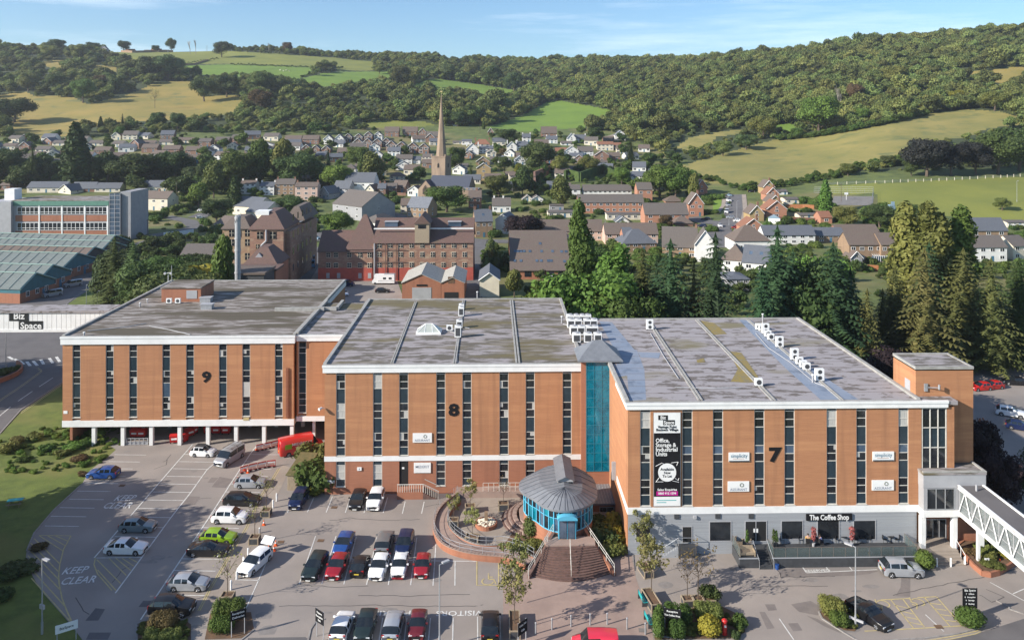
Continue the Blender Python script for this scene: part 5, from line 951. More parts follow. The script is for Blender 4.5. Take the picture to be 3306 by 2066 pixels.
for a in[('b',450,945,115,36,28,'white two storey house with grey roof below the gable rows',W_,GT,'side',3),('b',540,945,50,30,22,'white rear wing beside the grey roofed house',W_,SL,'side',1),('b',260,905,70,24,26,'white gable bungalow under the middle row',W_,TL,'front',2),('b',330,940,90,14,24,'low dark roofed house left of the grey roofed white one',O_,TL,'side',2),('b',65,1040,80,60,34,'tall white house with shallow roof standing over the black hall',W_,GT,'hip',2),('b',400,1070,105,36,28,'cream house with hipped brown roof left of the church',C_,TL,'hip',3),('b',440,990,110,30,30,'white gabled house behind the hipped cream one',W_,TL,'front',2),('b',935,880,90,36,44,'white cottage gable nearest the steeple on its right',W_,SL,'front',1),('b',1035,870,100,34,18,'long white cottage with grey roof right of the white gable',W_,SL,'side',4),('b',1005,825,110,18,36,'orange tiled hipped house above the white cottage',C_,RT,'hip',3),('b',895,810,70,26,12,'low white flat roofed house right of the steeple',W_,SL,'side',3),('b',830,805,70,12,10,'cream low garage like house behind the steeple',C_,GT,'side',2),('b',1215,855,70,34,34,'left white cottage with chimney in the middle of the hamlet',W_,SL,'front',1),('b',1290,850,80,34,30,'right white cottage with chimneys in the middle of the hamlet',W_,SL,'side',3),('b',1320,790,60,34,24,'small white cottage beside the golden bush',W_,SL,'side',2),('b',1480,755,110,30,44,'dark stone house with tall roof at the foot of the green field',O_,TL,'side',3),('b',1500,800,80,30,22,'white cottages below the dark stone house',W_,SL,'side',3),('b',1640,800,60,36,36,'white gable at the left end of the farmhouse below the green field',W_,SL,'front',1),('b',1700,795,90,30,26,'white farmhouse with two chimneys below the green field',W_,SL,'side',3),('b',1610,815,90,16,14,'low white building below the farmhouse',W_,GT,'side',3),('b',1985,780,75,40,32,'white house with slate roof beside the lane at the right',W_,SL,'front',2),('b',1905,790,80,16,24,'brown low house left of the one beside the lane',O_,TL,'side',2),('b',1880,850,115,44,18,'pale terrace with orange roof at the right of the hamlet',C_,RT,'side',4),('b',1965,840,60,24,20,'small brick house right of the orange roofed terrace',B_,RT,'side',2),('b',1640,890,100,36,34,'brick house with blue white front right of the big dark tree',W_,TL,'front',2),('b',1740,885,110,30,32,'white fronted brown roofed house left of the orange roofed terrace',W_,GT,'side',3),('b',1565,870,80,12,26,'low orange brown roof beside the big dark tree',O_,RT,'side',2),('b',1855,930,100,46,34,'red brick gabled house under the orange roofed terrace',B_,TL,'front',1),('b',1940,925,90,34,26,'brick house with dark roof behind the red gabled one',B_,TL,'side',2),('b',1850,955,90,20,12,'flat roofed extension below the red gabled house',W_,GT,'side',3),('b',1010,955,95,26,34,'stone house with ochre gable above the cream gabled house',S_,GT,'front',2),('b',1105,950,90,34,20,'pale house with brown roof behind the dark tree',C_,GT,'side',3),('b',1015,1065,100,90,36,'tall ochre gabled house with dark roof right of the church',m_och,SL,'front',1),('b',1080,1095,115,48,30,'stone fronted house joined to the ochre gabled one',S_,TL,'side',3),('b',1200,1050,60,24,24,'small brown roofed house behind the yellow foliage tree',O_,TL,'side',1),('b',1275,900,60,12,20,'brown roofed small house left of the big dark tree',O_,TL,'side',2),('b',860,970,90,16,10,'garage block right of the church tower',m_dgrey,GT,'side',3),('b',2190,890,50,14,8,'white shed at the edge of the field',W_,GT,'side',1),('b',1065,740,40,20,30,'brick gable among the trees at the left corner of the green field',B_,TL,'front',1),('b',780,652,30,12,10,'small red shed under the wooded slope',B_,RT,'side',1),('b',815,675,40,8,8,'white caravan like shed right of the steeple on the slope',W_,GT,'side',1)]:
 house(*a[:9],kind=a[9],cols=a[10],rows=1 if a[4]<27 else 2,D=7,chim=(-.9,.9)if 'chimney' in a[6]or 'cottage' in a[6]else())
for a in[('a',735,180,45,26,20,'grey stone farmhouse gable among the skyline trees',m_gren,SL,'front'),('a',920,200,60,12,12,'brown roofed barn left of the hilltop yard',O_,RT,'side'),('a',1105,215,70,14,12,'red roofed farmhouse behind the hilltop wall',S_,RT,'side'),('a',1170,220,50,10,8,'white outbuilding at the right of the hilltop yard',W_,GT,'side'),('a',1045,218,50,10,8,'white shed at the left of the hilltop yard',W_,GT,'side'),('b',205,187,130,5,6,'long low white barn roof on the ridge',W_,m_lgrey,'side'),('c',155,665,62,38,12,'white house with orange roof standing alone against the wood',W_,RT,'side')]:house(*a[:9],kind=a[9],rows=1,cols=2,D=7,door=False)
for a in[('d',2150,235,130,90,25,'cream white rowhouse, leftmost of the street front',W_,TL,3),('d',2315,245,125,80,30,'bright white rowhouse left of the stone one',W_,SL,3),('e',590,405,165,95,42,'stone rowhouse with brown sandstone front',S_,GT,3),('e',775,455,195,125,32,'pink rowhouse at the right end of the street front',K_,TL,3)]:house(*a[:9],rows=3,cols=a[9],D=8,chim=(-.9,.9),door=False)
house('e',700,300,200,40,30,'long brown roof behind the stone and pink rowhouses',O_,TL,rows=1)
house('e',1080,415,150,70,60,'blue white cottage with slate roof beside the black roofed hall',m_lgrey,SL,cols=3,rot=-.25,D=8);house('e',930,440,110,50,60,'grey weatherboarded gable below the pink rowhouse',m_gren,SL,kind='front',rows=1,rot=-.5,D=9)
house('e',1235,400,260,110,75,'large black roofed hall with curved ridge near the church',m_wwall,m_slate,cols=4,D=12,rot=-.1,cat='hall',name='hall')
house('e',1325,420,80,60,45,'small pale gable house in front of the black roofed hall',C_,TL,kind='front',rows=1,cols=1,rot=-.3,D=9);house('e',1430,415,70,70,40,'red brick house with two red chimneys by the hall',B_,SL,cols=1,chim=(-.6,.6),D=7);house('e',1510,400,100,55,40,'grey roofed red brick house left of the churchyard',B_,GT,cols=1);house('e',1580,385,120,55,50,'dark red brick building left of the church',B_,TL,cols=2,rot=-.3)
house('e',1130,610,420,120,110,'big grey and cream gabled hall behind the malthouses',m_gren,GT,cols=3,D=20,rot=-.75,rows=2,cat='hall',name='hall');house('e',1330,720,180,80,60,'low white building with grey hipped roof and a red door',W_,GT,kind='hip',rows=1,cols=3,D=14,rot=-.5)
house('e',770,700,130,60,60,'small orange brick building with dark hipped roof behind the mill',B_,SL,kind='hip',rows=1,cols=2,D=9);house('e',1640,560,90,70,50,'white and brown house at the bend beside the churchyard',C_,TL,cols=2,D=8);house('e',1740,600,200,90,80,'stone house with pale slate roof beside the churchyard tree',S_,m_zinc,cols=4,D=11,rot=-.35)
house('e',2240,520,110,90,60,'brick house with tall chimney below the church aisle',O_,TL,cols=2,D=10,chim=(.3,));house('e',2320,770,150,140,90,'stone house with grey slate roof right of the malthouse',S_,SL,cols=3,D=10,rot=.15,ridge_win=1,chim=(-.9,.9));house('f',330,740,130,120,50,'white gable wall of the house beside the dark purple tree',W_,SL,kind='front',cols=1,wins=False,D=10,rot=-.3)
house('f',320,555,160,60,60,'grey roofed low house with brick chimneys behind the stone house',W_,GT,cols=3,D=9,rows=1,chim=(-.8,.2));house('f',545,460,90,20,35,'small brown gable in the gardens',C_,TL,kind='front',rows=1,D=6);house('f',630,465,100,24,28,'pale low gable beside the small brown one',W_,GT,kind='front',rows=1,D=9)
house('f',800,545,120,50,6,'flat roofed grey garden office with white door',m_gren,GT,rows=1,cols=2,D=5);house('f',870,600,290,45,10,'low flat roofed house with a row of solar panels',C_,GT,rows=1,cols=5,D=9)
house('f',960,430,90,75,35,'white end house left of the upper terrace',W_,GT,cols=1,D=9);house('f',1240,420,420,55,45,'upper long grey roofed terrace with white fronts',W_,GT,cols=10,D=8,door=False);house('f',1270,560,570,95,60,'lower long grey roofed brick terrace',m_tb,GT,cols=10,D=8,door=False)
house('f',1565,465,130,110,55,'brick and white end house right of the terraces',m_tb,GT,cols=2,D=9);house('f',1400,620,330,50,8,'row of garages with cream doors below the terrace',C_,GT,rows=1,cols=6,D=6,door=False);house('f',1755,665,380,95,85,'wide brown roofed brick house at the road junction',m_tb,GT,cols=4,D=11,door=False);house('f',1820,470,150,10,45,'small hipped brown roof behind the brick house',m_tb,TL,kind='hip',rows=1,wins=False)
house('f',2010,590,130,110,90,'orange brick gabled house beside the parked row of cars',m_tb,TL,kind='front',cols=2,D=9,chim=(.5,));house('f',2060,400,110,60,70,'lone brick gable on the edge of the straw field',m_tb,TL,kind='front',cols=1,rows=1,D=8,rot=.3)
house('f',930,800,540,85,85,'long pink rendered row with brown roof',K_,TL,cols=9,D=9,door=False);house('f',1450,830,460,90,80,'second pink rendered row, right of the poplar',K_,TL,cols=6,D=9,door=False);house('f',1520,900,300,75,110,'stone house with slate hipped roof behind the spruce',S_,SL,cols=4,D=11,kind='hip',rot=.1)
house('f',1420,880,80,120,60,'orange brick wing with blue slate roof',m_tb,SL,cols=1,D=9);house('f',1870,950,300,100,150,'stone house with long grey roof and white gable',S_,GT,cols=3,D=11,rot=-.2,chim=(.95,));house('f',2090,985,170,150,120,'tall white gable of the house behind the pointed fir',W_,GT,kind='front',wins=False,D=11,rot=-.2)
house('f',1900,680,170,30,55,'dark hipped roof by the parking bay',O_,TL,kind='hip',rows=1,wins=False);house('f',1370,645,110,10,40,'small slate roofed porch house below the garages',W_,SL,kind='front',rows=1,cols=1)
for i,(x,y,w,lb)in enumerate([(440,215,85,'topmost and smallest of the stepped orange gables'),(470,270,95,'second orange gable down the stepped row'),(490,330,100,'third orange gable down the stepped row'),(500,395,155,'large brick gable halfway down the stepped row'),(345,420,110,'lower orange gable with blue car behind it'),(320,525,165,'lowest and nearest brick gable of the stepped row')]):
 house('g',x,y,w,60 if i!=3 else 70,62 if i>2 else 50,lb,m_tb if i%2 else m_och,RT if i%2 else TL,kind='front',cols=1,rows=1 if i<3 else 2,D=9,chim=(.6,))
house('g',545,215,80,25,14,'white fronted garage house beside the topmost gable',W_,GT,rows=1,cols=2);house('g',620,290,110,40,10,'cream flat roofed garage by the brown fences',C_,GT,rows=1,cols=2,D=8);house('g',750,400,150,26,10,'flat roofed garage row by the fence',C_,GT,rows=1,cols=3);house('g',885,440,90,50,40,'small orange roofed shed house by the ball court',m_tb,RT,rows=1,cols=1)
house('g',600,600,400,75,62,'long white cottage row with dark slate roof',W_,SL,cols=6,D=8,door=False);house('g',920,585,220,55,50,'stone cottage with slate roof right of the white row',S_,SL,cols=3,D=8);house('g',1130,520,330,20,45,'brown roof behind the brick semis',O_,TL,wins=False,rows=1)
house('g',310,665,280,90,110,'white cottage with brown hipped roof in front of the lowest gable',W_,TL,kind='hip',cols=3,D=12,rows=1);house('g',170,835,190,110,110,'white house with brown hipped roof behind the dark fir',W_,TL,cols=2,D=10,rot=-.4,kind='hip');house('g',330,890,190,150,110,'white house with blue slate roof and two roof windows',W_,SL,cols=2,D=11,rot=-.45,ridge_win=2);house('g',200,960,170,90,30,'blue grey veranda house with slate roof and balcony',m_lgrey,SL,kind='hip',cols=3,D=9)
house('g',1195,745,270,145,80,'brick and stone semi detached house with white conservatory',S_,TL,cols=4,D=9);house('g',1390,750,160,150,75,'right half of the brick semis, with gable end',S_,TL,cols=3,D=9);house('g',1120,760,90,55,50,'small gabled annexe left of the conservatory',m_gren,TL,kind='front',rows=1,cols=1,D=6)
house('g',2145,600,300,110,85,'stone semis with blue black slate roof at the right',S_,SL,cols=3,D=9);house('g',2140,735,300,115,75,'white semis with grey roof in front of the slate roofed ones',W_,GT,cols=4,D=9);house('g',2400,720,150,110,65,'cream house cut by the right edge of the picture',C_,GT,cols=2,D=9,rot=.2);house('g',2370,470,160,40,10,'low cream garages at the right edge',C_,GT,rows=1,cols=4)
house('d',400,222,330,45,45,'cream bungalow with dark slate roof and small cupola',C_,SL,cols=5,rows=1,D=9);house('d',560,232,150,30,50,'pale gable at the end of the cream bungalow',C_,SL,kind='front',rows=1,cols=1,D=9,rot=-.4);house('d',930,218,220,35,42,'grey roofed white bungalow behind the glass stair end',C_,SL,rows=1,cols=4);house('d',1400,220,340,50,50,'long cream bungalow with dark blue slate roof',C_,SL,rows=1,cols=6)
house('d',1600,218,180,45,45,'right end of the slate roofed bungalow row',C_,SL,rows=1,cols=2,ridge_win=0);house('d',1335,375,270,105,55,'cream two storey house with blue gable right of the glass stair end',C_,TL,cols=3,D=9,rot=-.25,chim=(0,));house('d',1205,355,90,85,40,'dark rendered semi joined to the cream two storey house',m_gren,TL,cols=1,D=9)
house('d',40,200,90,40,55,'brown hipped house cut by the left edge behind the office',O_,TL,kind='hip',rows=1,cols=1);house('d',720,215,200,30,50,'black roofed bungalow in the shade behind the office roof',O_,SL,rows=1,cols=2)
house('d',2120,420,280,80,70,'cream gabled pair of workshops left of the mill, upper one',C_,SL,rows=1,cols=2,D=14,rot=-.5);house('d',2210,470,220,80,80,'cream gabled workshop with grey side, lower one',C_,SL,rows=1,cols=1,D=14,rot=-.55);house('d',1930,560,200,60,60,'low cream gabled workshop left of the mill roof',C_,TL,rows=1,cols=1,D=12,rot=-.5)
house('d',1420,930,160,60,6,'brown flat roofed shed in the trees behind the raised block',O_,TL,rows=1,cols=1,D=6);house('d',1780,820,420,60,70,'long low brown roofed range left of the mill',O_,GT,rows=1,cols=3,D=12)
r9=random.Random(4);REG['z']=(1,0,0);SEEN={}
def zone(px):
 for x,n_ in((90,'near the left edge of the picture'),(230,'just left of the tall column tree'),(380,'just right of the tall column tree'),(560,'above the slate roofed bungalows'),(720,'left of the purple tree'),(860,'below the purple garden tree'),(1000,'above the pink rowhouse'),(1130,'below the slope left of the gable rows'),(1290,'around the rows of brown gables'),(1420,'close to the left of the steeple'),(1600,'just right of the steeple'),(1760,'among the white cottages'),(1920,'behind the tall ivy wall'),(2400,'towards the foot of the straw field')):
  if px<x:return n_
def filler(n,x0,x1,y0,y1,w0,w1,seed):
 nf=0
 for k in range(1500):
  if nf>=n:break
  px=r9.uniform(x0,x1);py=r9.uniform(y0,y1)
  if blocked(px,py)or blocked(px,py-8)or blocked(px-14,py-4)or blocked(px+14,py-4)or field_at(px,py)>=0 or py<town_top(px)+14:continue
  fr_=r9.random()<.35;nf+=1;w_=r9.uniform(w0,w1)*(.7 if fr_ else 1);wc,wl=r9.choice((('white',W_),('cream',C_),('brick',B_),('pale',W_)));rc,rf=r9.choice((('brown',TL),('grey',GT),('slate',SL)))
  lb='%s %s %s with %s roof %s'%(wc,'gable fronted' if fr_ else 'long',('house','bungalow')[nf%2],rc,zone(px));g_=None
  if lb in SEEN:g_=lb[:60];SEEN[lb]['group']=g_
  h_=house('z',px,py,w_,r9.uniform(10,17)*w0/34,r9.uniform(9,13)*w0/34,lb,wl,rf,kind='front' if fr_ else 'side',rows=1 if nf%2 else 2,cols=2 if fr_ else 3,D=8,group=g_,rot=r9.uniform(-.3,.3),ws=1.3);SEEN[lb]=h_
filler(50,-20,1420,448,525,34,50,1);filler(14,1480,2080,455,520,34,50,2);filler(26,880,2150,520,650,42,62,3)
cl=T(*P('h',605,935));sc_=depth(cl)/F*.3719
ch=thing('church','sandstone church with a very tall stone spire and dark slate nave roof','church',cl,-.35)
BLK.append((P('h',420,60)[0],P('h',420,60)[1],P('h',1010,0)[0],P('h',0,960)[1]))
m_spire=M('spire_stone',(.31,.225,.16),.85,(.21,.155,.115),.3,(1,1,.3),col3=(.16,.13,.10),scale3=.15)
tw_=128*sc_;th_=325*sc_;tb=thing
t_=MB().box(-tw_/2,tw_/2,-tw_/2,tw_/2,-6,th_);t_.build('tower',m_spire,ch)
cp=MB().box(-tw_/2-.25,tw_/2+.25,-tw_/2-.25,tw_/2+.25,th_+.002,th_+.5)
for s1 in(-1,1):
 for s2 in(-1,1):cp.box(s1*tw_/2-.35,s1*tw_/2+.35,s2*tw_/2-.35,s2*tw_/2+.35,th_+.502,th_+1.6)
cp.build('parapet',m_spire,ch)
MB().lathe([(tw_*.38,th_+.5),(tw_*.365,th_+2),(tw_*.185,th_+(540*sc_)*.5),(.12,th_+545*sc_)],8).build('spire',m_spire,ch)
MB().bar((0,0,th_+545*sc_-.3),(0,0,th_+545*sc_+1.6),.06).box(-.6,.6,-.03,.03,th_+545*sc_+1.2,th_+545*sc_+1.7).build('weathercock',m_yline,ch)
for z_ in(th_*.72,th_*.25):
 for f in(0,1):
  q=MB().lathe([(.01,0),(.01,0)],3)if 0 else MB();w2=.62
  q.add([(-w2,0,0),(w2,0,0),(w2,0,1.9),(0,0,2.9),(-w2,0,1.9)],[(0,1,2,3,4)])
  o=q.build('belfry_opening',m_dark,ch,(0 if f==0 else tw_/2+.02,-tw_/2-.02 if f==0 else 0,z_),0 if f==0 else math.pi/2)
def hall_part(par,name,x,y,W,D,h,rh,kind,wall,roof,rz=0):
 e=link(name+'_base' if 0 else name,None,par,(x,y,0),rz)
 mb=MB().box(-W/2,W/2,0,D,-6,h)
 if kind=='side':mb.add([(-W/2,0,h),(-W/2,D,h),(-W/2,D/2,h+rh-.03),(W/2,0,h),(W/2,D,h),(W/2,D/2,h+rh-.03)],[(0,2,1),(3,4,5)])
 else:mb.add([(-W/2,0,h),(W/2,0,h),(0,0,h+rh-.03),(-W/2,D,h),(W/2,D,h),(0,D,h+rh-.03)],[(0,1,2),(4,3,5)])
 mb.build('wall',wall,e);roof_geo(kind,W,D,h+.02,rh,.3).build('roof',roof,e);return e
m_chroof=M('church_slate',(.045,.055,.085),.6,(.035,.042,.06),2,(1,1,4))
hall_part(ch,'nave',9.5,-11,24,9,6.0,5.2,'side',m_spire,m_chroof);n2=hall_part(ch,'north_nave',-3.2,-14.5,9,12,4.3,4.9,'front',m_spire,m_chroof)
q=MB().add([(-1.7,0,0),(1.7,0,0),(1.7,0,3.0),(0,0,5.2),(-1.7,0,3.0)],[(0,1,2,3,4)]).build('arched_window',m_dark,n2,(0,-.04,1.2));tr=MB()
for k in(-.85,0,.85):tr.box(k-.09,k+.09,-.10,-.02,0,3.2)
tr.bar((-1.7,-.05,3),(0,-.05,5.2),.12,4).bar((1.7,-.05,3),(0,-.05,5.2),.12,4).bar((-1.3,-.05,3),(0,-.05,4.2),.09,4).bar((1.3,-.05,3),(0,-.05,4.2),.09,4).build('tracery',m_spire,q)
ai=hall_part(ch,'aisle',17,-15,22,7,4.6,.8,'side',m_spire,m_zinc);mb=MB()
for k in range(9):mb.box(-10.9+k*2.55,-9.6+k*2.55,-.12,.15,4.4,5.5)
mb.build('battlements',m_spire,ai)
mb=MB()
for k in range(5):mb.box(-9.5+k*5,-8.7+k*5,-.9,-.01,-3,4)
mb.build('buttress',m_spire,ai)
def fbox(reg,x0,y0,x1,y1,Y):a=FP(*P(reg,x0,y1),Y);b=FP(*P(reg,x1,y0),Y);return a.x,b.x,a.z,b.z
Ym=232.
BLK.append((*P('e',40,560),*P('e',780,1140)))
m_mill=M('mill_sandstone',(.38,.275,.165),.85,(.29,.20,.13),.35,(1,1,2.5),bump=.3,col3=(.27,.13,.085),scale3=.22)
m_millb=M('mill_brick',(.31,.175,.12),.85,(.22,.125,.09),.7,(1,1,3),bump=.3,col3=(.36,.26,.18),scale3=.4,lo3=.5)
ml=thing('mill','tall sandstone and brick mill with arched windows and brown hipped roofs','mill')
def mass(par,reg,x0,x1,yb,yt,Y,D,wall,name='wall',skew=0):
 a,b,z0,z1=fbox(reg,x0,yt,x1,yb,Y);z0=0
 return a,b,z1,MB().box(a,b,Y,Y+D,z0,z1).build(name,wall,par)
def hip(par,a,b,Y,D,z,h,top=.35,mat=m_maltroof,ov=.4):
 i=min((b-a),D)/2*(1-top);mb=MB().box(a-ov,b+ov,Y-ov,Y+D+ov,z+.002,z+.25)
 mb.add([(a-ov,Y-ov,z+.252),(b+ov,Y-ov,z+.252),(b+ov,Y+D+ov,z+.252),(a-ov,Y+D+ov,z+.252),(a+i,Y+i,z+h),(b-i,Y+i,z+h),(b-i,Y+D-i,z+h),(a+i,Y+D-i,z+h)],[(0,1,5,4),(1,2,6,5),(2,3,7,6),(3,0,4,7),(4,5,6,7)])
 return mb.build('roof',mat,par)
a,b,z1,_=mass(ml,'e',50,285,1010,700,Ym,11,m_mill);hip(ml,a,b,Ym,11,z1,3.4,.45,m_tile);A1=(a,b,z1)
a2,b2,z2,_=mass(ml,'e',287,578,1040,705,Ym-.6,17,m_millb);hip(ml,a2,b2,Ym-.6,17,z2,5.0,.3,m_maltroof)
a3,b3,z3,_=mass(ml,'e',579,640,1090,720,Ym+1.5,34,m_millb);hip(ml,b2-4,b3,Ym+17.5,18,z2+.3,4.2,.3,m_tile)
def arch_win(par,x,z,Y,w=1.2,h=1.8,fr=m_stone):
 o=MB().box(x-w/2-.1,x+w/2+.1,Y-.10,Y-.002,z-.14,z+h+.12).build('window',fr,par);MB().box(x-w/2,x+w/2,Y-.14,Y-.102,z,z+h).build('pane',m_pane,o);MB().box(x-.05,x+.05,Y-.16,Y-.142,z,z+h).box(x-w/2,x+w/2,Y-.16,Y-.142,z+h*.5,z+h*.5+.08).build('glazing_bar',m_cream,o)
for xx,yy in[(130,745),(185,745),(268,742),(130,825),(268,825),(130,945),(268,945)]:c=FP(*P('e',xx,yy+18),Ym);arch_win(ml,c.x,c.z,Ym,1.5,1.9)
for xx,yy in[(375,765),(487,765),(355,850),(465,850)]:c=FP(*P('e',xx,yy+18),Ym-.6);arch_win(ml,c.x,c.z,Ym-.6,1.7 if yy<800 else .9,2.1 if yy<800 else 1.2)
c0=FP(*P('e',432,705),Ym-.6);c1=FP(*P('e',432,800),Ym-.6);c2=FP(*P('e',390,840),Ym-.6);c3=FP(*P('e',390,900),Ym-.6)
for p,q in((c0,c1),(c1,c2),(c2,c3)):MB().bar((p.x,Ym-1,p.z),(q.x,Ym-1,q.z),.28,8).build('duct',m_lgrey,ml)
MB().box(b2-9,b2-5,Ym+2,Ym+6,z2+4,z2+5.2).build('roof_light_frame',m_white,ml)
for k in range(5):
 for r_ in range(4):o=MB().box(b3+.002,b3+.06,Ym+4+k*5.5,Ym+5.2+k*5.5,4+r_*5,6+r_*5).build('side_window',m_pane,ml)
eh=thing('engine_house','low brick building with brown hipped roof and white gablet in front of the mill','building')
Ye=214.;a,b,z1,_=mass(eh,'e',235,520,1110,1018,Ye,12,m_brick2);hip(eh,a,b,Ye,12,z1,4.6,.25);
for k in range(3):c=FP(*P('e',285+80*k,1062),Ye);arch_win(eh,c.x,c.z,Ye,1.3,.9)
c=FP(*P('e',372,985),Ye+2);MB().add([(c.x-2.2,Ye+1.2,c.z),(c.x+2.2,Ye+1.2,c.z),(c.x,Ye+1.2,c.z+2.6),(c.x-2.2,Ye+4.5,c.z),(c.x+2.2,Ye+4.5,c.z),(c.x,Ye+4.5,c.z+2.6)],[(0,1,2),(0,2,5,3),(1,4,5,2)]).build('gablet',m_lgrey,eh)
cs=thing('curved_roof_shed','low sheds with dark curved roofs at the foot of the steel chimney','shed');Yc=196.
a,b,z1,_=mass(cs,'e',-20,410,1140,1095,Yc,9,m_dgrey);MB().box(a-.3,b+.3,Yc-.3,Yc+9.3,z1+.002,z1+.5).build('roof',m_tile,cs)
a,b,z1,_=mass(cs,'e',60,510,1100,1062,Yc+9.5,7,m_brick2);MB().box(a-.3,b+.3,Yc+9.3,Yc+16.8,z1+.002,z1+.5).build('roof',m_maltroof,cs)
sc=thing('steel_chimney','tall silver steel chimney standing beside the mill','chimney');Ys=190.;cb=FP(*P('e',182,1115),Ys);ctp=FP(*P('e',178,580),Ys);r_=(205-158)*.3719/2/F*Ys*1.02
MB().lathe([(r_,0),(r_,ctp.z)],20,(cb.x,Ys,0)).build('flue',m_metal,sc,smooth=False)
for yy in(600,780,880,1075):z_=FP(*P('e',180,yy),Ys).z;MB().lathe([(r_+.1,z_-.2),(r_+.1,z_+.15)],20,(cb.x,Ys,0)).build('flange',m_lgrey,sc)
for k in range(14):t0=k*.45;z0=FP(*P('e',180,760-k*13),Ys).z;MB().bar((cb.x+math.cos(t0)*(r_+.05),Ys+math.sin(t0)*(r_+.05),z0),(cb.x+math.cos(t0+.45)*(r_+.05),Ys+math.sin(t0+.45)*(r_+.05),z0+.95),.05,4).build('helical_strake',m_lgrey,sc)
YM=G(*P('e',1200,1150)).y
BLK.append((*P('e',870,560),*P('e',2230,1300)))
def malt(label,x0,x1,yb,ye,yr,rows,cols,red,hipped,xr=None,D=14):
 t=thing('malthouse',label,'malthouse');a,b,zz,ze=fbox('e',x0,ye,x1,yb,YM);zr=ze+(ye-yr)*.3719/F*(YM+D/2)*.86
 zred=FP(*P('e',1200,1035),YM).z
 MB().box(a,b,YM,YM+D,zred,ze).build('wall',m_millb,t);MB().box(a-.03,b+.03,YM-.03,YM+D,-1,zred-.002).build('red_base',m_redpaint,t)
 if hipped:hip(t,a,b,YM,D,ze,zr-ze,.12,m_maltroof)
 else:
  o=roof_geo('side',b-a,D,ze,zr-ze,.4).build('roof',m_maltroof,t,((a+b)/2,YM,0))
 for yy in rows:
  for xx in cols:c=FP(*P('e',xx,yy+17),YM);arch_win(t,c.x,c.z,YM,1.15,1.35,m_cream)
 return t,a,b,ze,zr
mt1,a,b,ze,zr=malt('lower malthouse with plum tiled roof, pyramid kiln and red painted base',880,1360,1155,888,720,(925,1015),(968,1035,1150,1243,1326),1,0)
c=FP(*P('e',1260,888),YM);MB().add([(c.x-5.2,YM-.3,ze+.4),(c.x+5.2,YM-.3,ze+.4),(c.x+5.2,YM+13,ze+.4),(c.x-5.2,YM+13,ze+.4),(c.x-.5,YM+6,zr+5.2),(c.x+.5,YM+6,zr+5.2)],[(0,1,5,4),(1,2,5),(2,3,4,5),(3,0,4)]).build('kiln_roof',m_maltroof,mt1)
for xx in(965,1058,1243,1326):c=FP(*P('e',xx,1125),YM);MB().box(c.x-.5,c.x+.5,YM-.1,YM-.04,c.z,c.z+1.6).build('shutter',m_lgrey,mt1)
mt2,a,b,ze,zr=malt('taller long malthouse with steel roof lights and a hoist tower',1352,2225,1155,812,612,(842,922,1012),(1411,1505,1597,1690,1782,1874,1966,2058,2150),1,0,D=17)
z_=FP(*P('e',1800,722),YM).z
MB().box(a,b,YM+2.6,YM+2.8,ze+3.6,ze+4.0).build('snow_guard',m_white,mt2)
for xx,yy in((1518,668),(2066,668)):c=FP(*P('e',xx,yy),YM+6);MB().box(c.x-2.0,c.x+2.0,YM+5.2,YM+8.5,c.z-1.5,c.z+1.2).build('roof_light',m_pane2,mt2);MB().box(c.x-2.15,c.x+2.15,YM+5.0,YM+8.6,c.z+1.202,c.z+1.35).build('roof_light_frame',m_lgrey,mt2)
c=FP(*P('e',1781,820),YM-.6);zt=FP(*P('e',1781,655),YM-.6).z;MB().box(c.x-2.2,c.x+2.2,YM-.6,YM+9,c.z,zt).build('hoist_tower',m_pwood,mt2)
MB().add([(c.x-2.6,YM-.9,zt),(c.x+2.6,YM-.9,zt),(c.x,YM-.9,zt+2.8),(c.x-2.6,YM+10,zt),(c.x+2.6,YM+10,zt),(c.x,YM+10,zt+2.8)],[(0,1,2),(0,2,5,3),(1,4,5,2)]).build('hoist_roof',m_maltroof,mt2)
MB().box(c.x-1.2,c.x+1.2,YM-.66,YM-.602,zt-1.4,zt-.3).build('hoist_window',m_pane,mt2)
for xx in(1370,1466,1558):p=FP(*P('e',xx,820),YM);MB().bar((p.x,YM-.3,.5),(p.x,YM-.3,p.z),.22 if xx==1370 else .12,6).build('pipe',m_lgrey if xx==1370 else m_maltroof,mt2)
for yy in(880,985):p=FP(*P('e',1380,yy),YM);q=FP(*P('e',1640,yy-5),YM);MB().bar((p.x,YM-.35,p.z),(q.x,YM-.35,q.z),.1,5).build('pipe',m_maltroof,mt2)
yg=thing('yard_workshop','red brick workshop with two pale corrugated gables in the brewery yard','workshop');YG=G(*P('e',1780,1330)).y
m_corr=M('corrugated_sheet',(.40,.38,.34),.8,(.30,.29,.26),.6,(8,1,1))
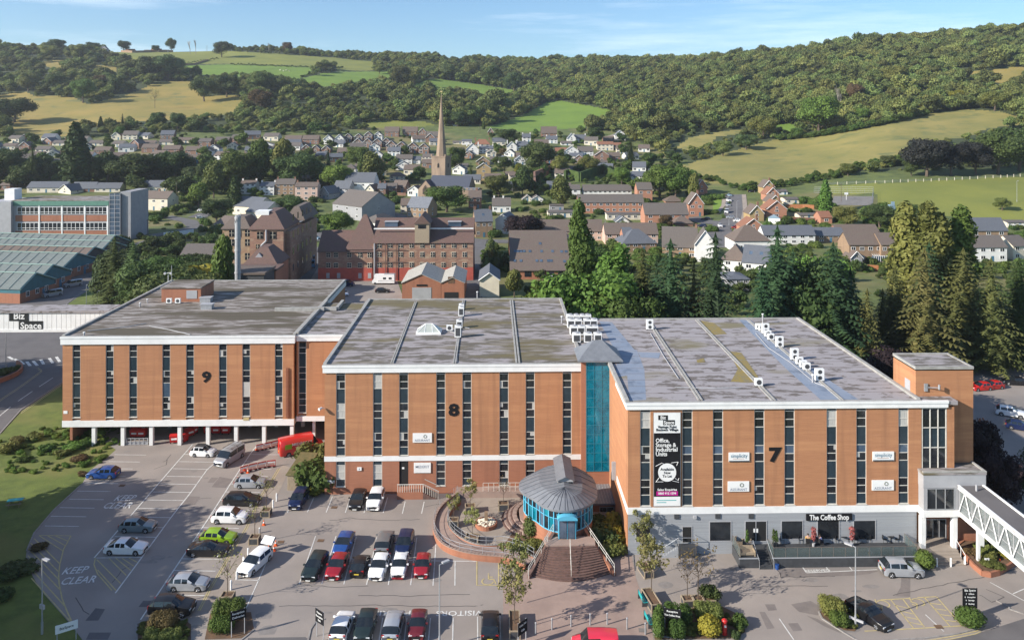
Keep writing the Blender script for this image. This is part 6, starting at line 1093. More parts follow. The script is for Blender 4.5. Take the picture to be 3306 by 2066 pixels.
for x0,x1,yr,nm in((1608,1945,990,0),(1948,2148,1010,1)):
 a,b,_,z1=fbox('e',x0,1165,x1,1330,YG);zr_=FP(*P('e',1800,1160 if nm==0 else 1170),YG).z;ztop=z1+(b-a)*.22;D=17
 mb=MB().box(a,b,YG,YG+D,0,z1);mb.add([(a,YG,z1),(b,YG,z1),((a+b)/2,YG,ztop),(a,YG+D,z1),(b,YG+D,z1),((a+b)/2,YG+D,ztop)],[(0,1,2),(4,3,5)]);mb.build('wall',m_brick2,yg)
 roof_geo('front',b-a,D,z1+.02,ztop-z1,.25,.14).build('roof',m_corr,yg,((a+b)/2,YG,0))
 c=FP(*P('e',1779 if nm==0 else 2035,1297),YG);ww=2.6 if nm==0 else 1.9;MB().box(c.x-ww,c.x+ww,YG-.08,YG-.01,0,3.9 if nm==0 else 2.6).build('roller_door',m_lgrey if nm==0 else m_dark,yg)
 if nm==0:MB().box(c.x-1.4,c.x+1.4,YG-.14,YG-.03,4.3,4.75).build('name_board',m_black,yg)
 else:MB().box(c.x-.9,c.x+.9,YG-.06,YG-.01,5.0,6.8).build('boarded_window',m_soil,yg)
BLK.append((*P('f',385,750),*P('f',930,1200)))
kb=thing('roof_light_building','low building under one huge brown tiled roof dotted with small roof windows','building');Yk=G(*P('f',650,1135)).y
a,b,_,z1=fbox('f',400,1050,915,1135,Yk);MB().box(a,b,Yk,Yk+17,0,z1).build('wall',m_brick2,kb);zr_=z1+7.4
D=17;o=roof_geo('side',b-a,D*2,z1,9.6,.5).build('roof',m_tile,kb,((a+b)/2,Yk,0));MB().add([(a,Yk+1,z1),(a,Yk+D*2,z1),(a,Yk+D,z1+9.5),(b,Yk+1,z1),(b,Yk+D*2,z1),(b,Yk+D,z1+9.5)],[(0,2,1),(3,4,5)]).build('gable_wall',m_brick2,kb)
def on_slope(px,py,y0,z0,dz,dy):
 lo,hi=0.,dy
 for _ in range(30):
  m_=(lo+hi)/2;p=FP(px,py,y0+m_)
  if p.z<z0+dz*m_/dy:hi=m_
  else:lo=m_
 return FP(px,py,y0+lo)
for xx,yy in[(438,897),(463,897),(490,897),(517,897),(567,897),(668,897),(763,897),(842,900),(880,900),(436,980),(489,980),(627,980),(665,980),(727,980),(752,980),(867,985),(655,830)]:
 c=on_slope(*P('f',xx,yy),Yk,z1,9.6,D);k=9.6/D;MB().add([(c.x-.42,c.y-.5,c.z-.5*k+.28),(c.x+.42,c.y-.5,c.z-.5*k+.28),(c.x+.42,c.y+.5,c.z+.5*k+.28),(c.x-.42,c.y+.5,c.z+.5*k+.28)],[(0,1,2,3)]).build('roof_window',m_pane2,kb)
for x0,x1 in((520,580),(610,675),(715,775),(810,880)):p,q,_,_=fbox('f',x0,1060,x1,1130,Yk);MB().box(p,q,Yk-.05,Yk-.0,.8,z1-.3).build('window',m_pane,kb)
cg=house('f',215,1290,170,150,60,'cream gable end with slate roof at the edge of the yard',C_,SL,kind='front',wins=False,D=14,z=0,chim=())
BLK.append((0,610,420,790))
Yo=G(*P('d',560,640)).y-2;of=thing('school_block','long low office block with green fascia, white windows and brick panels','office building')
a,b,z0_,z1_=fbox('d',100,292,945,640,Yo);def_o=lambda y:FP(*P('d',500,y),Yo).z
MB().box(a,b,Yo+.2,Yo+18,0,z1_-.05).build('wall',m_lgrey,of);MB().box(a-.1,b+.1,Yo-.1,Yo+18.3,z1_-.048,z1_+.25).build('roof',m_roof8,of)
m_gfas=M('green_fascia',(.10,.24,.18),.6,(.08,.19,.15),1);MB().box(a,b,Yo-.15,Yo+.19,def_o(335),z1_-.05).build('fascia',m_gfas,of)
for y0_,y1_ in((418,470),(552,598)):MB().box(a+1.5,b-.6,Yo+.02,Yo+.19,def_o(y1_),def_o(y0_)).build('brick_panel',m_brick2,of)
for bx in range(4):
 X_a=FP(*P('d',150+198*bx,400),Yo).x;X_b=FP(*P('d',333+198*bx,400),Yo).x
 MB().box(X_b+.1,X_b+.6,Yo-.12,Yo+.19,0,def_o(337)).build('pier',m_white,of)
 for y0_,y1_ in((345,410),(480,548),(612,650)):
  nW=5;f=MB()
  for k in range(nW+1):xx=X_a+(X_b-X_a)*k/nW;f.box(xx-.09,xx+.09,Yo-.06,Yo+.1,def_o(y1_),def_o(y0_))
  for zz in(def_o(y1_),def_o(y0_)-.18,def_o(y1_)+(def_o(y0_)-def_o(y1_))*.28):f.box(X_a,X_b,Yo-.05,Yo+.09,zz,zz+.16)
  f=f.build('window',m_white,of)
  for k in range(nW):MB().box(X_a+(X_b-X_a)*k/nW+.09,X_a+(X_b-X_a)*(k+1)/nW-.09,Yo+.0,Yo+.03,def_o(y1_)+.16,def_o(y0_)-.18).build('pane',m_pane,f)
a5,b5,_,z5=fbox('d',-120,300,95,640,Yo-1.5);MB().box(a5,b5,Yo-1.5,Yo+14,0,z5).build('end_wing',m_lgrey,of);MB().box(b5-6,b5-2,Yo+4,Yo+9,z5,z5+4.5).build('lift_housing',m_white,of)
a6,b6,_,z6=fbox('d',1045,215,1135,640,Yo+1);MB().box(a6,b6,Yo+1,Yo+17,0,z6).build('stair_tower',m_gren,of);a7,b7_,_,z7_=fbox('d',950,228,1043,640,Yo);g_=MB()
for k in range(11):zz=z7_*(k+.5)/11;g_.box(a7,b7_,Yo-.06,Yo+.02,zz-.08,zz+.08)
for k in range(3):xx=a7+(b7_-a7)*k/2;g_.box(xx-.08,xx+.08,Yo-.07,Yo+.02,0,z7_)
g_.build('stair_glazing',m_lgrey,of);MB().box(a7+.08,b7_-.08,Yo+.05,Yo+10,0,z7_-.1).build('stair_glass',m_pane2,of)
m_tealr=M('teal_cladding',(.035,.15,.19),.6,(.03,.12,.15),.5);m_trib=M('ribbed_sheet',(.17,.195,.185),.6,(.12,.14,.135),.8,(1,6,1));m_ridge=M('pale_teal_trim',(.22,.34,.30),.6)
def saw(label,reg,xr,yr,xe,ye,xl,yb,Zs,wall,back=9,grp=None):
 """gable facing right: ridge end (xr,yr), eave end (xe,ye); runs left beyond the frame"""
 t=thing('workshop_bay',label,'workshop');p=P(reg,xe,yb);e=G(*p,0);X=e.x;Yn=e.y;Yf=Yn+back*1.0
 zr_=HC-(P(reg,xr,yr)[1]-HY)*depth(Vector((X,Yf*.5+Yn*.5,0)))/F;ze=HC-(P(reg,xe,ye)[1]-HY)*depth(e)/F
 return t,X,Yn,zr_,ze
def shed(label,reg,x,y,dep,ze,zr_,mat_end,mat_roof,L_=60,front=m_brick2):
 e=g0(reg,x,y);t=thing('workshop_bay',label,'workshop',(e.x,e.y,0),math.radians(-9));yr_=dep*.42
 MB().box(-L_,0,0,dep,0,ze).add([(0,0,ze),(0,dep,ze),(0,yr_,zr_),(-L_,0,ze),(-L_,dep,ze),(-L_,yr_,zr_)],[(0,1,2),(4,3,5)]).build('wall',mat_end,t)
 MB().add([(.3,-.3,ze-.1),(.3,yr_,zr_+.1),(-L_,yr_,zr_+.1),(-L_,-.3,ze-.1)],[(0,1,2,3)]).add([(.3,yr_,zr_+.1),(.3,dep+.2,ze),(-L_,dep+.2,ze),(-L_,yr_,zr_+.1)],[(0,1,2,3)]).build('roof',mat_roof,t)
 MB().bar((.3,-.3,ze),(.3,yr_,zr_+.2),.28,4).bar((.3,yr_,zr_+.2),(.3,dep+.2,ze+.1),.22,4).bar((.3,yr_,zr_+.2),(-L_,yr_,zr_+.2),.16,4).build('verge_trim',m_ridge,t)
 for k in range(1,16):MB().bar((-k*3.2,-.25,ze+.02),(-k*3.2,yr_,zr_+.2),.07,3).build('roof_rib',m_ridge,t)
 MB().box(.005,.09,.02,dep-.02,0,2.7).box(-L_,0,-.09,-.005,0,2.7).build('brick_base',m_brick2,t)
 for k in range(3):window(t,.1,dep*(.2+.27*k),1.4,1.3,1.5,math.pi/2)
 MB().box(.0,.12,dep*.62,dep*.62+1.1,0,2.3).build('door',m_btxt,t);return t
for i,(x,y,dp,me_,mr_,lb)in enumerate([(175,1185,13,m_tealr,m_trib,'nearest workshop bay with a plain teal gable at the left edge'),(330,1100,13.5,m_tealr,m_trib,'second workshop bay with a teal gable and small vent window'),(545,980,15,m_tealr,m_trib,'third workshop bay, long teal gable above brick'),(700,915,15,m_dgrey,m_tile,'fourth workshop bay with dark brick gable and patched roof'),(850,850,15,m_dgrey,m_trib,'fifth workshop bay with pale repaired roof sheets'),(905,790,14,m_dgrey,m_trib,'farthest workshop bay below the long office')]):shed(lb,'d',x,y,dp,3.9,7.0,me_,mr_)
BLK.append((0,770,340,1000))
bz=thing('link_bridge','white panelled enclosed bridge at the left carrying a black and white name sign','bridge');Yb_=147.
a,b,z0_,z1_=fbox('d',-300,1262,900,1410,Yb_);b=FP(300,1030,Yb_).x+3
MB().box(a,b,Yb_+.1,Yb_+4,z0_,z1_).build('body',m_lgrey,bz);MB().box(a,b,Yb_-.2,Yb_+4.4,z1_+.002,z1_+.45).build('roof',m_roof7,bz);MB().box(a,b,Yb_-.1,Yb_+4.2,z0_-.5,z0_-.002).build('bottom_beam',m_white,bz)
npan=30
for k in range(npan):xx=a+(b-a)*k/npan;MB().box(xx+.03,xx+(b-a)/npan-.03,Yb_,Yb_+.08,z0_,z1_).build('panel',m_white,bz)
c=FP(*P('d',222,1335),Yb_);mini_logo(bz,c.x,c.z,2.0,Yb_-.03)
def paint(n,c,metal=.0,rough=.28):
 m=M('paint_'+n,c,rough,metal=metal,spec=.55)
 if m.node_tree.nodes['Principled BSDF'].inputs.get('Coat Weight'):m.node_tree.nodes['Principled BSDF'].inputs['Coat Weight'].default_value=.5 if max(c)>.1 else .12
 return m
PT=dict(white=paint('white',(.80,.80,.80)),silver=paint('silver',(.42,.44,.47),.35),greyt=paint('grey_teal',(.22,.28,.30),.3),blue=paint('blue',(.018,.075,.28),.2),navy=paint('navy',(.012,.022,.075),.2),black=paint('black',(.010,.010,.012)),dgreen=paint('dark_green',(.018,.030,.030),.1),red=paint('red',(.30,.012,.020),.1),maroon=paint('maroon',(.13,.012,.018),.1),lime=paint('lime',(.25,.42,.02),.1),post=paint('post_red',(.62,.03,.06)),bred=paint('bright_red',(.55,.02,.015)),grey=paint('grey',(.20,.205,.21),.3),lblue=paint('light_blue',(.30,.42,.52),.2),sky_=paint('sky_blue',(.12,.33,.55)))
m_cglass=M('car_glass',(.012,.016,.02),.05,spec=.7);m_hl=M('head_lamp',(.7,.72,.75),.15);m_tl=M('tail_lamp',(.35,.01,.01),.3);m_plate_w=M('white_plate',(.75,.75,.72),.6);m_plate_y=M('yellow_plate',(.65,.5,.06),.6)
def wheel_mesh(r,w=.21):
 ty=MB().lathe([(r*.62,-w/2),(r*.94,-w/2),(r,-w/2+.04),(r,w/2-.04),(r*.94,w/2),(r*.62,w/2)],18).mesh('wheel')
 rm=MB().lathe([(r*.63,-w/2+.01),(r*.63,w/2-.01)],14)
 for k in range(5):a=k*2*math.pi/5;rm.bar((math.cos(a)*.05,math.sin(a)*.05,w/2+.004),(math.cos(a)*r*.62,math.sin(a)*r*.62,w/2+.004),.038,4)
 rm=rm.mesh('rim');ty.materials.append(m_rubber);rm.materials.append(m_rim);ty.transform(Matrix.Rotation(math.pi/2,4,'X'));rm.transform(Matrix.Rotation(math.pi/2,4,'X'));return ty,rm
WH={r:wheel_mesh(r)for r in(.29,.32,.35)}
CT=dict(hatch=(4.2,1.78,1.47,.32,.68,.95,1.15,1.95,3.45,4.02,.98,.20),small=(3.65,1.66,1.50,.29,.70,.98,.90,1.60,3.00,3.52,1.00,.19),saloon=(4.65,1.82,1.46,.32,.68,.94,1.30,2.10,3.30,4.15,1.04,.20),estate=(4.6,1.82,1.50,.32,.68,.96,1.25,2.05,4.05,4.50,1.02,.20),suv=(4.4,1.86,1.66,.35,.85,1.10,1.20,1.90,3.75,4.25,1.12,.26),coupe=(4.6,1.82,1.38,.32,.66,.92,1.40,2.25,3.05,3.95,1.02,.19),mpv=(4.2,1.80,1.64,.32,.78,1.05,.85,1.70,3.65,4.10,1.05,.20),van=(4.95,1.98,1.98,.35,.88,1.18,.85,1.60,4.90,4.94,1.9,.24),lvan=(6.6,2.06,2.60,.35,.95,1.30,.85,1.65,6.55,6.59,2.5,.26),pvan=(4.4,1.83,1.82,.32,.80,1.08,.90,1.55,4.35,4.39,1.75,.22))
def car_proto(kind,blank=False):
 L_,W,H,r,z1,z2,xc,xr,xe,xt,zt,gc=CT[kind];w2=W/2;xw1=.80 if kind not in('lvan','van')else .85;xw2=L_-.82 if kind not in('lvan',)else L_-1.25
 bz_=lambda x:np.interp(x,[0,.12,xc,xe,L_],[z1,z1+.08,z2,z2+.05,z2+.03])
 tz=lambda x:np.interp(x,[0,.10,xc,xr,(xr+xe)/2,xe,xt,L_-.02,L_],[z1-.10,z1+.10,z2+.03,H-.05,H,H-.07,zt,zt-.05,zt-.25])
 wz=lambda x:np.interp(x,[0,.15,.6,L_-.6,L_-.12,L_],[w2*.80,w2*.92,w2,w2,w2*.94,w2*.84])
 def low(x):
  for xw in(xw1,xw2):
   d=abs(x-xw);
   if d<r+.06:return max(gc,math.sqrt(max(0,(r+.07)**2-d*d))+r*.92)
  return gc if .1<x<L_-.1 else gc+.08
 gl0,gl1=xc+.05,xt
 mid=xr+(xe-xr)*.42
 xs=sorted(set([0,.05,.15,.35,xc,xr,xr+.10,mid-.04,mid+.04,xe-.12,xe,xt,L_-.06,L_]+[xw+k for xw in(xw1,xw2)for k in(-r-.07,-r*.8,-r*.4,0,r*.4,r*.8,r+.07)]))
 xs=[x for x in xs if 0<=x<=L_];rows=[]
 for x in xs:
  w_=wz(x);b=float(bz_(x));t=float(tz(x));l=low(x);cab=(xc<x<xt+.01)or kind in('van','lvan','pvan')and x>xc
  t=max(t,b)if cab else max(min(t,b+.06),l+.2);b=min(b,t-.02)
  inn=.0 if not cab else min(1,(t-b)/(H-z2))
  wr=w_*(1-.20*inn)if kind not in('van','lvan','pvan')else w_*(1-.07*inn)
  m_=min(b-.05,(l+b)/2+.1)
  rows.append([(x,w_*.96,l),(x,w_,max(m_,l+.02)),(x,w_*.985,b),(x,wr,t-.05*(.4+inn)),(x,wr*.72,t),(x,0,t+.02)])
 V=[];k=6;Fb=[];
 for rw in rows:
  for(x,y,z)in rw:V.append((L_/2-x,y,z))
  for(x,y,z)in rw:V.append((L_/2-x,-y,z))
 G_={'windscreen':[],'rear_window':[],'side_window0':[],'side_window1':[],'side_window2':[],'side_window3':[]}
 vanl=kind in('van','lvan','pvan')
 for i in range(len(rows)-1):
  x0,x1=xs[i],xs[i+1];xm=(x0+x1)/2
  for s in(0,1):
   o=s*6
   for j in range(5):
    q=(i*12+o+j,(i+1)*12+o+j,(i+1)*12+o+j+1,i*12+o+j+1);q=q if s==0 else q[::-1]
    tgt=None
    if j==2 and xc+.15<xm<(xr+.9 if vanl and blank else(L_-.3 if vanl else xt-.1))and not(mid-.04<=xm<=mid+.04)and not(not vanl and xe-.12<xm<xe+.0)and rows[i][3][2]-rows[i][2][2]>.08:tgt='side_window%d'%(s*2+(xm>mid))
    if j>=3 and xc-.01<=xm<=xr:tgt='windscreen'
    if j>=3 and xe<=xm<=xt and not vanl:tgt='rear_window'
    (G_[tgt]if tgt else Fb).append(q)
 n=len(rows)
 for rr,rev in((0,False),(n-1,True)):
  ring=[rr*12+j for j in range(6)]+[rr*12+6+j for j in(4,3,2,1,0)]
  Fb.append(tuple(ring[::-1]if not rev else ring))
 def sub(faces,name,mat):
  used=sorted({i for f in faces for i in f});mp={u:i for i,u in enumerate(used)}
  me=bpy.data.meshes.new(name);me.from_pydata([V[u]for u in used],[],[[mp[i]for i in f]for f in faces]);me.materials.append(mat);me.shade_smooth();me.update();return me
 parts=[('body',sub(Fb,'body',PT['white']),(0,0,0))]
 for g_,fs in G_.items():
  if fs:parts.append((g_.rstrip('0123'),sub(fs,g_,m_cglass),(0,0,0)))
 ub=MB().box(-L_/2+.25,L_/2-.25,-w2*.80,w2*.80,gc+.03,z2*.72).mesh('underbody');ub.materials.append(m_black);parts.append(('underbody',ub,(0,0,0)))
 zl=z1*.92;xf=L_/2
 hl=MB().box(-.10,.10,-.17,.17,-.07,.07).mesh('headlight');hl.materials.append(m_hl);tl=MB().box(-.05,.05,-.13,.13,-.14,.14).mesh('tail_light');tl.materials.append(m_tl)
 for s in(-1,1):
  parts.append(('headlight',hl,(xf-.125,s*w2*.66,zl)));parts.append(('tail_light',tl,(-xf+.09,s*w2*.76,(z2 if not vanl else z2*.9)*.86)))
 gr=MB().box(xf-.05,xf+.012,-w2*.48,w2*.48,zl-.30,zl-.06).mesh('grille');gr.materials.append(m_black);parts.append(('grille',gr,(0,0,0)))
 np_=MB().box(-.01,.01,-.26,.26,-.055,.055).mesh('number_plate');np_.materials.append(m_plate_w);npy=np_.copy();npy.materials.clear();npy.materials.append(m_plate_y)
 parts.append(('number_plate',np_,(xf+.025,0,zl-.34)));parts.append(('number_plate',npy,(-xf-.015,0,z2*.62)))
 mr=MB().box(-.08,.08,-.11,.11,-.07,.07).mesh('mirror');mr.materials.append(PT['white'])
 for s in(-1,1):parts.append(('mirror',mr,(xf-xc-.35,s*(w2+.09),z2+.10)))
 root=thing('parked_car' if not vanl else 'parked_van','','car' if not vanl else 'van')
 for nm,me,lc in parts:
  o=link(nm,me,root,lc)
  if nm in('body','mirror'):o.material_slots[0].link='OBJECT';o.material_slots[0].material=PT['white']
 for xw in(xw1,xw2):
  for s in(-1,1):
   o=link('wheel',WH[r][0],root,(L_/2-xw,s*(w2-.12),r),0 if s<0 else math.pi);
   link('rim',WH[r][1],o)
 return root
CPR={k:car_proto(k,k in('lvan','pvan'))for k in CT};CPR['lvan_b']=None
USED=set()
def car(kind,px,py,col,label,heading,roof=None,group=None,z=None,glass=None,cat=None,sc=1.0):
 """heading: direction of the nose in degrees, 0 = image right, -90 = towards the camera"""
 v=T(px,py)if z is None else G(px,py,z)
 pr=CPR[kind]
 r=copy_tree(pr);r.location=v;r.rotation_euler=(0,0,math.radians(heading));r['label']=label
 if group:r['group']=group
 if sc!=1:r.scale=(sc,)*3
 for c in r.children:
  if c.name.split('.')[0]in('body','mirror'):c.material_slots[0].material=PT[col]if not(roof and c.name.startswith('mirror'))else PT[col]
 if roof:
  L_,W,H,rr,z1,z2,xc,xr,xe,xt,zt,gc=CT[kind]
  MB().prism([(L_/2-xr-.05,-W*.36),(L_/2-xr-.05,W*.36),(L_/2-xe+.05,W*.36),(L_/2-xe+.05,-W*.36)],H-.02,H+.035).build('roof_panel',PT[roof]if roof in PT else m_black,r)
 return r
a=car
def D_(x,y):return P('D',x,y)
def E_(x,y):return P('E',x,y)
a('hatch',334,1540,'blue','bright blue hatchback by the lawn edge, nose towards the grass',180)
a('small',657,1470,'white','small white car with black roof nearest the white columns',-6,roof='black')
a('van',741,1490,'silver','silver van with a ladder rack on its roof, facing the camera',-110)
a('hatch',*D_(1838,385),'silver','silver hatchback just below the red and white barriers',0)
a('estate',*D_(1775,515),'black','black estate car beside the footway, above the white crossover',-3)
a('suv',*D_(1690,642),'white','white crossover between the black estate and the lime car',-3)
a('hatch',*D_(1603,790),'lime','lime green hatchback behind the black convertible',-4)
a('coupe',*D_(1530,880),'black','black soft top convertible beside the lime green car',-2)
a('hatch',*D_(1385,1130),'silver','silver hatchback alone between two empty bays near the bottom left',-2)
a('suv',*D_(1262,1310),'black','black crossover behind the low hedge at the bottom left',-3)
a('hatch',*D_(1012,705),'greyt','grey green hatchback in the middle bays, in the shade',-2)
a('saloon',*D_(925,865),'white','white saloon in the shade above the yellow hatching',-3)
wx=a('estate',*D_(1870,975),'white','white estate car with its tailgate raised, beside the cones',-109)
MB().add([(-2.0,-.72,1.50),(-2.0,.72,1.50),(-2.75,.68,2.02),(-2.75,-.68,2.02),(-2.0,-.72,1.55),(-2.0,.72,1.55),(-2.75,.68,2.07),(-2.75,-.68,2.07)],[(0,3,2,1),(4,5,6,7),(0,1,5,4),(1,2,6,5),(2,3,7,6),(3,0,4,7)]).build('tailgate',PT['white'],wx)
a('mpv',*E_(400,425),'navy','navy blue people carrier beside the wooden bin store',-93)
a('hatch',*E_(860,425),'black','black hatchback against the brick wall, left of the white crossover',-92)
a('suv',*E_(1000,430),'white','white crossover against the brick wall, right of the black hatchback',-92)
a('hatch',*E_(752,775),'blue','mid blue hatchback in the second row, behind the red car',-95)
a('suv',*E_(1068,770),'grey','grey crossover parked with its back to the camera',88)
a('mpv',*E_(1228,775),'navy','dark navy car behind the small white car with the red bumper',-93)
a('estate',*E_(527,950),'dgreen','dark green estate at the left end of the middle row',-97)
a('hatch',*E_(703,950),'red','dark red hatchback between the green estate and the black car',-96)
a('small',*E_(880,945),'black','small black car with yellow rear plate in the middle row',86)
a('hatch',*E_(1030,955),'white','white hatchback with large windscreen, third from the right in the middle row',-95)
sm=a('small',*E_(1190,950),'white','small white car with a red lower bumper',-92);MB().box(1.79,1.86,-.6,.6,.18,.36).build('bumper_trim',PT['red'],sm)
a('small',*E_(1366,950),'red','small red car at the right end of the middle row',-91)
a('hatch',*E_(740,1420),'white','white hatchback seen from behind in the bottom row',86)
a('hatch',*E_(922,1415),'dgreen','dark green hatchback facing the camera in the bottom row',-92)
a('mpv',*E_(1138,1425),'silver','silver grey people carrier seen from behind in the bottom row',88)
a('small',*E_(1330,1415),'maroon','maroon small car in the bottom row, cut by the lower edge',-91)
a('mpv',*E_(1893,1425),'black','black car alone at the right end of the bottom row, seen from behind',90)
a('pvan',*P('F',785,1598),'post','bright red postal van at the bottom edge in front of the bollards',178)
a('suv',*P('H',1362,945),'silver','silver off roader below the coffee shop terrace',-4)
a('coupe',*P('H',1085,1330),'black','black coupe beside the lamp post in the yellow bays',-65)
lv=a('lvan',*P('A',2140,1010),'bred','long red delivery van parked at an angle by the corner shrubs',27)
for s in(-1,1):MB().box(-2.6,-1.6,s*1.035-.01,s*1.035+.01,1.2,1.9).build('green_mark',PT['lime'],lv)
text('MEDIFORCE',.55,lv,(-.1,-1.05,1.75),UP,m_white,ext=.004,off=.01)
for(x0,z0,x1,z1)in((-1.2,1.35,.6,1.5),(-.8,1.2,1.0,1.42)):MB().bar((x0,-1.045,z0),(x1,-1.045,z1),.02,4).build('swoosh',m_white,lv)
rk=[c for c in bpy.data.objects if c.get('label','').startswith('silver van with a ladder')][0]
mb=MB()
for x_ in(-1.9,-.8,.3):mb.bar((x_,-.8,2.12),(x_,.8,2.12),.03,4).bar((x_,-.8,1.95),(x_,-.8,2.12),.03,4).bar((x_,.8,1.95),(x_,.8,2.12),.03,4)
for y_ in(-.75,.75):mb.bar((-2.2,y_,2.12),(.6,y_,2.12),.03,4)
mb.build('roof_rack',m_black,rk)
for y0 in(-.4,.2):
 mb=MB().bar((-2.3,y0,2.2),(.9,y0,2.2),.03,4).bar((-2.3,y0+.35,2.2),(.9,y0+.35,2.2),.03,4)
 for k in range(10):mb.bar((-2.1+k*.32,y0,2.2),(-2.1+k*.32,y0+.35,2.2),.02,4)
 mb.build('ladder',m_metal,rk)
pv=[c for c in bpy.data.objects if c.get('label','').startswith('bright red postal')][0]
text('Royal Mail',.3,pv,(-.3,.93,1.0),(math.pi/2,0,math.pi),m_yline,ext=.004,off=.008);MB().box(-.6,-.25,.925,.935,1.25,1.55).build('crest_panel',m_white,pv)
gA='cars parked in the yards and streets of the town'
for q in[('van','d',455,1120,'silver','nearest grey van parked beside the teal workshops',-128),('van','d',632,1035,'silver','second silver van beside the workshops, farther off',-128),('hatch','C',2180,445,'bred','darker red car on the left in the right hand car park',-170),('hatch','C',2245,438,'bred','bright red hatchback in front in the right hand car park',-168),('saloon','C',2372,415,'black','black saloon beyond the red cars near the right edge',170),('suv','C',2345,590,'white','white car in the shade of the right hand car park',-30),('hatch','C',2400,665,'navy','dark blue car cut by the right edge',-30),('van','e',1120,1195,'navy','dark blue van by the corner of the flat roof in the brewery yard',-5),('hatch','e',1102,1275,'white','white car half hidden behind the roof corner in the brewery yard',-60),('hatch','e',1440,1250,'black','black car with an open door in the brewery yard',0),('small','e',742,742,'white','white car behind the mill near the orange brick building',0),('small','e',795,790,'white','left white car of the three parked beyond the mill',-60),('small','e',860,788,'lblue','light blue car of the three parked beyond the mill',-30),('small','e',828,812,'white','lower white car of the three parked beyond the mill',10),('hatch','d',1750,385,'white','white car at the top of the cul de sac on the left',0),('hatch','d',1740,445,'white','nearer white car in the cul de sac on the left',30),('hatch','d',1490,605,'silver','silver car in the shade by the white gate posts',0),('hatch','d',1235,405,'silver','silver car outside the cream house',0),('small','d',1275,838,'white','white car half hidden by bushes behind the raised block',0),('suv','f',755,1150,'white','white car under the edge of the huge brown roof',-160),('van','f',2275,560,'white','front white van of the row in the street',-110),('hatch','f',2285,500,'silver','second car of the row in the street, behind the van',-90),('suv','f',2293,460,'white','third vehicle of the row in the street, white',-90),('hatch','f',2300,415,'lblue','last car of the row at the top of the street',-90),('hatch','f',2095,620,'black','black car crossing the street mouth',160),('hatch','f',2060,680,'navy','dark blue car below the black one at the street mouth',170),('small','f',2218,680,'white','small white car in the middle of the junction',-95),('hatch','f',2310,608,'silver','silver car at the corner by the lamp post',175),('suv','f',2375,638,'white','white car by the stepped gables',-8),('hatch','f',2362,695,'red','red car in the drive below the white one',0),('hatch','g',305,195,'black','black car at the top of the street by the topmost gable',-5),('hatch','g',345,330,'sky_','bright blue car between the stepped gables',0),('hatch','f',1510,600,'silver','silver car in front of the garages',0),('hatch','h',1310,660+10,'white','white car at the foot of the hamlet cottages',0)]:
 kd,rg,x,y,c_,lb,hd=q;a(kd,*P(rg,x,y),c_,lb,hd,group=gA if 0 else None)
mh=thing('motorhome','white motorhome with an overcab standing in the brewery yard','motorhome',tt('e',1448,1175),math.radians(178))
MB().box(-3.4,1.6,-1.1,1.1,.5,2.95).box(1.602,2.6,-1.05,1.05,2.0,2.9).build('living_body',m_white,mh);MB().add([(1.6,-1,.45),(3.3,-1,.45),(3.3,-1,1.15),(2.6,-1,2.0),(1.6,-1,2.0),(1.6,1,.45),(3.3,1,.45),(3.3,1,1.15),(2.6,1,2.0),(1.6,1,2.0)],[(0,1,2,3,4),(9,8,7,6,5),(1,6,7,2),(3,8,9,4),(0,5,6,1)]).build('cab',m_white,mh)
MB().add([(3.32,-.9,1.2),(2.64,-.9,1.98),(2.64,.9,1.98),(3.32,.9,1.2)],[(0,1,2,3),(3,2,1,0)]).build('windscreen',m_cglass,mh)
for s in(-1,1):
 for x0 in(-2.6,-.9):MB().box(x0,x0+.9,s*1.1-.02,s*1.1+.02,1.6,2.2).build('window',m_cglass,mh)
 MB().box(-3.3,1.5,s*1.1-.012,s*1.1+.012,1.1,1.2).build('stripe',PT['grey'],mh)
 for xw in(-2.0,2.4):o=link('wheel',WH[.35][0],mh,(xw,s*.95,.35));link('rim',WH[.35][1],o)
MB().box(-3.3,-.2,-.8,.8,2.952,3.1).build('roof_box',m_lgrey,mh)
tk=thing('lorry','lorry with a pale blue box top in the shade beside the mill','lorry',tt('e',815,1025),math.radians(-75));m_tk=PT['sky_']
MB().box(-4,2.0,-1.25,1.25,1.0,3.8).build('box_body',m_dgrey,tk);MB().box(-4,2.0,-1.27,1.27,3.802,4.0).build('box_roof',PT['sky_'],tk);MB().box(2.2,4.0,-1.2,1.2,.6,2.9).build('cab',PT['sky_'],tk);MB().box(3.6,4.02,-1.05,1.05,1.7,2.6).build('windscreen',m_cglass,tk)
for s in(-1,1):
 for xw in(-2.8,3.0):link('wheel',WH[.35][0],tk,(xw,s*1.1,.45)).scale=(1.3,1.3,1.3)
for k in list(CPR.values()):
 if k:
  for c in list(k.children):
   for g_ in list(c.children):bpy.data.objects.remove(g_)
   bpy.data.objects.remove(c)
  bpy.data.objects.remove(k)
ze_=5.2;out=[g0('F',x,y,ze_)for x,y in[(550,487),(480,482),(410,465),(345,432),(300,388),(245,368),(195,325),(178,288),(198,243),(255,207),(330,175),(420,160),(560,150),(700,170),(780,225),(805,300),(810,372),(785,408),(740,440),(690,465),(620,482)]]
rot=thing('entrance_rotunda','round glass entrance pavilion with pale blue frames and a grey seamed metal roof','pavilion')
ap=g0('F',548,300,6.6);bk=g0('F',520,122,6.6);cx_=Vector((sum(p.x for p in out)/len(out),sum(p.y for p in out)/len(out),0))
def rseg(p):
 d=bk-ap;t=max(0,min(1,((p.x-ap.x)*d.x+(p.y-ap.y)*d.y)/(d.x*d.x+d.y*d.y)));return ap+d*t
dense=[]
for i in range(len(out)):
 a0,a1=out[i],out[(i+1)%len(out)]
 for k in range(3):dense.append(a0.lerp(a1,k/3))
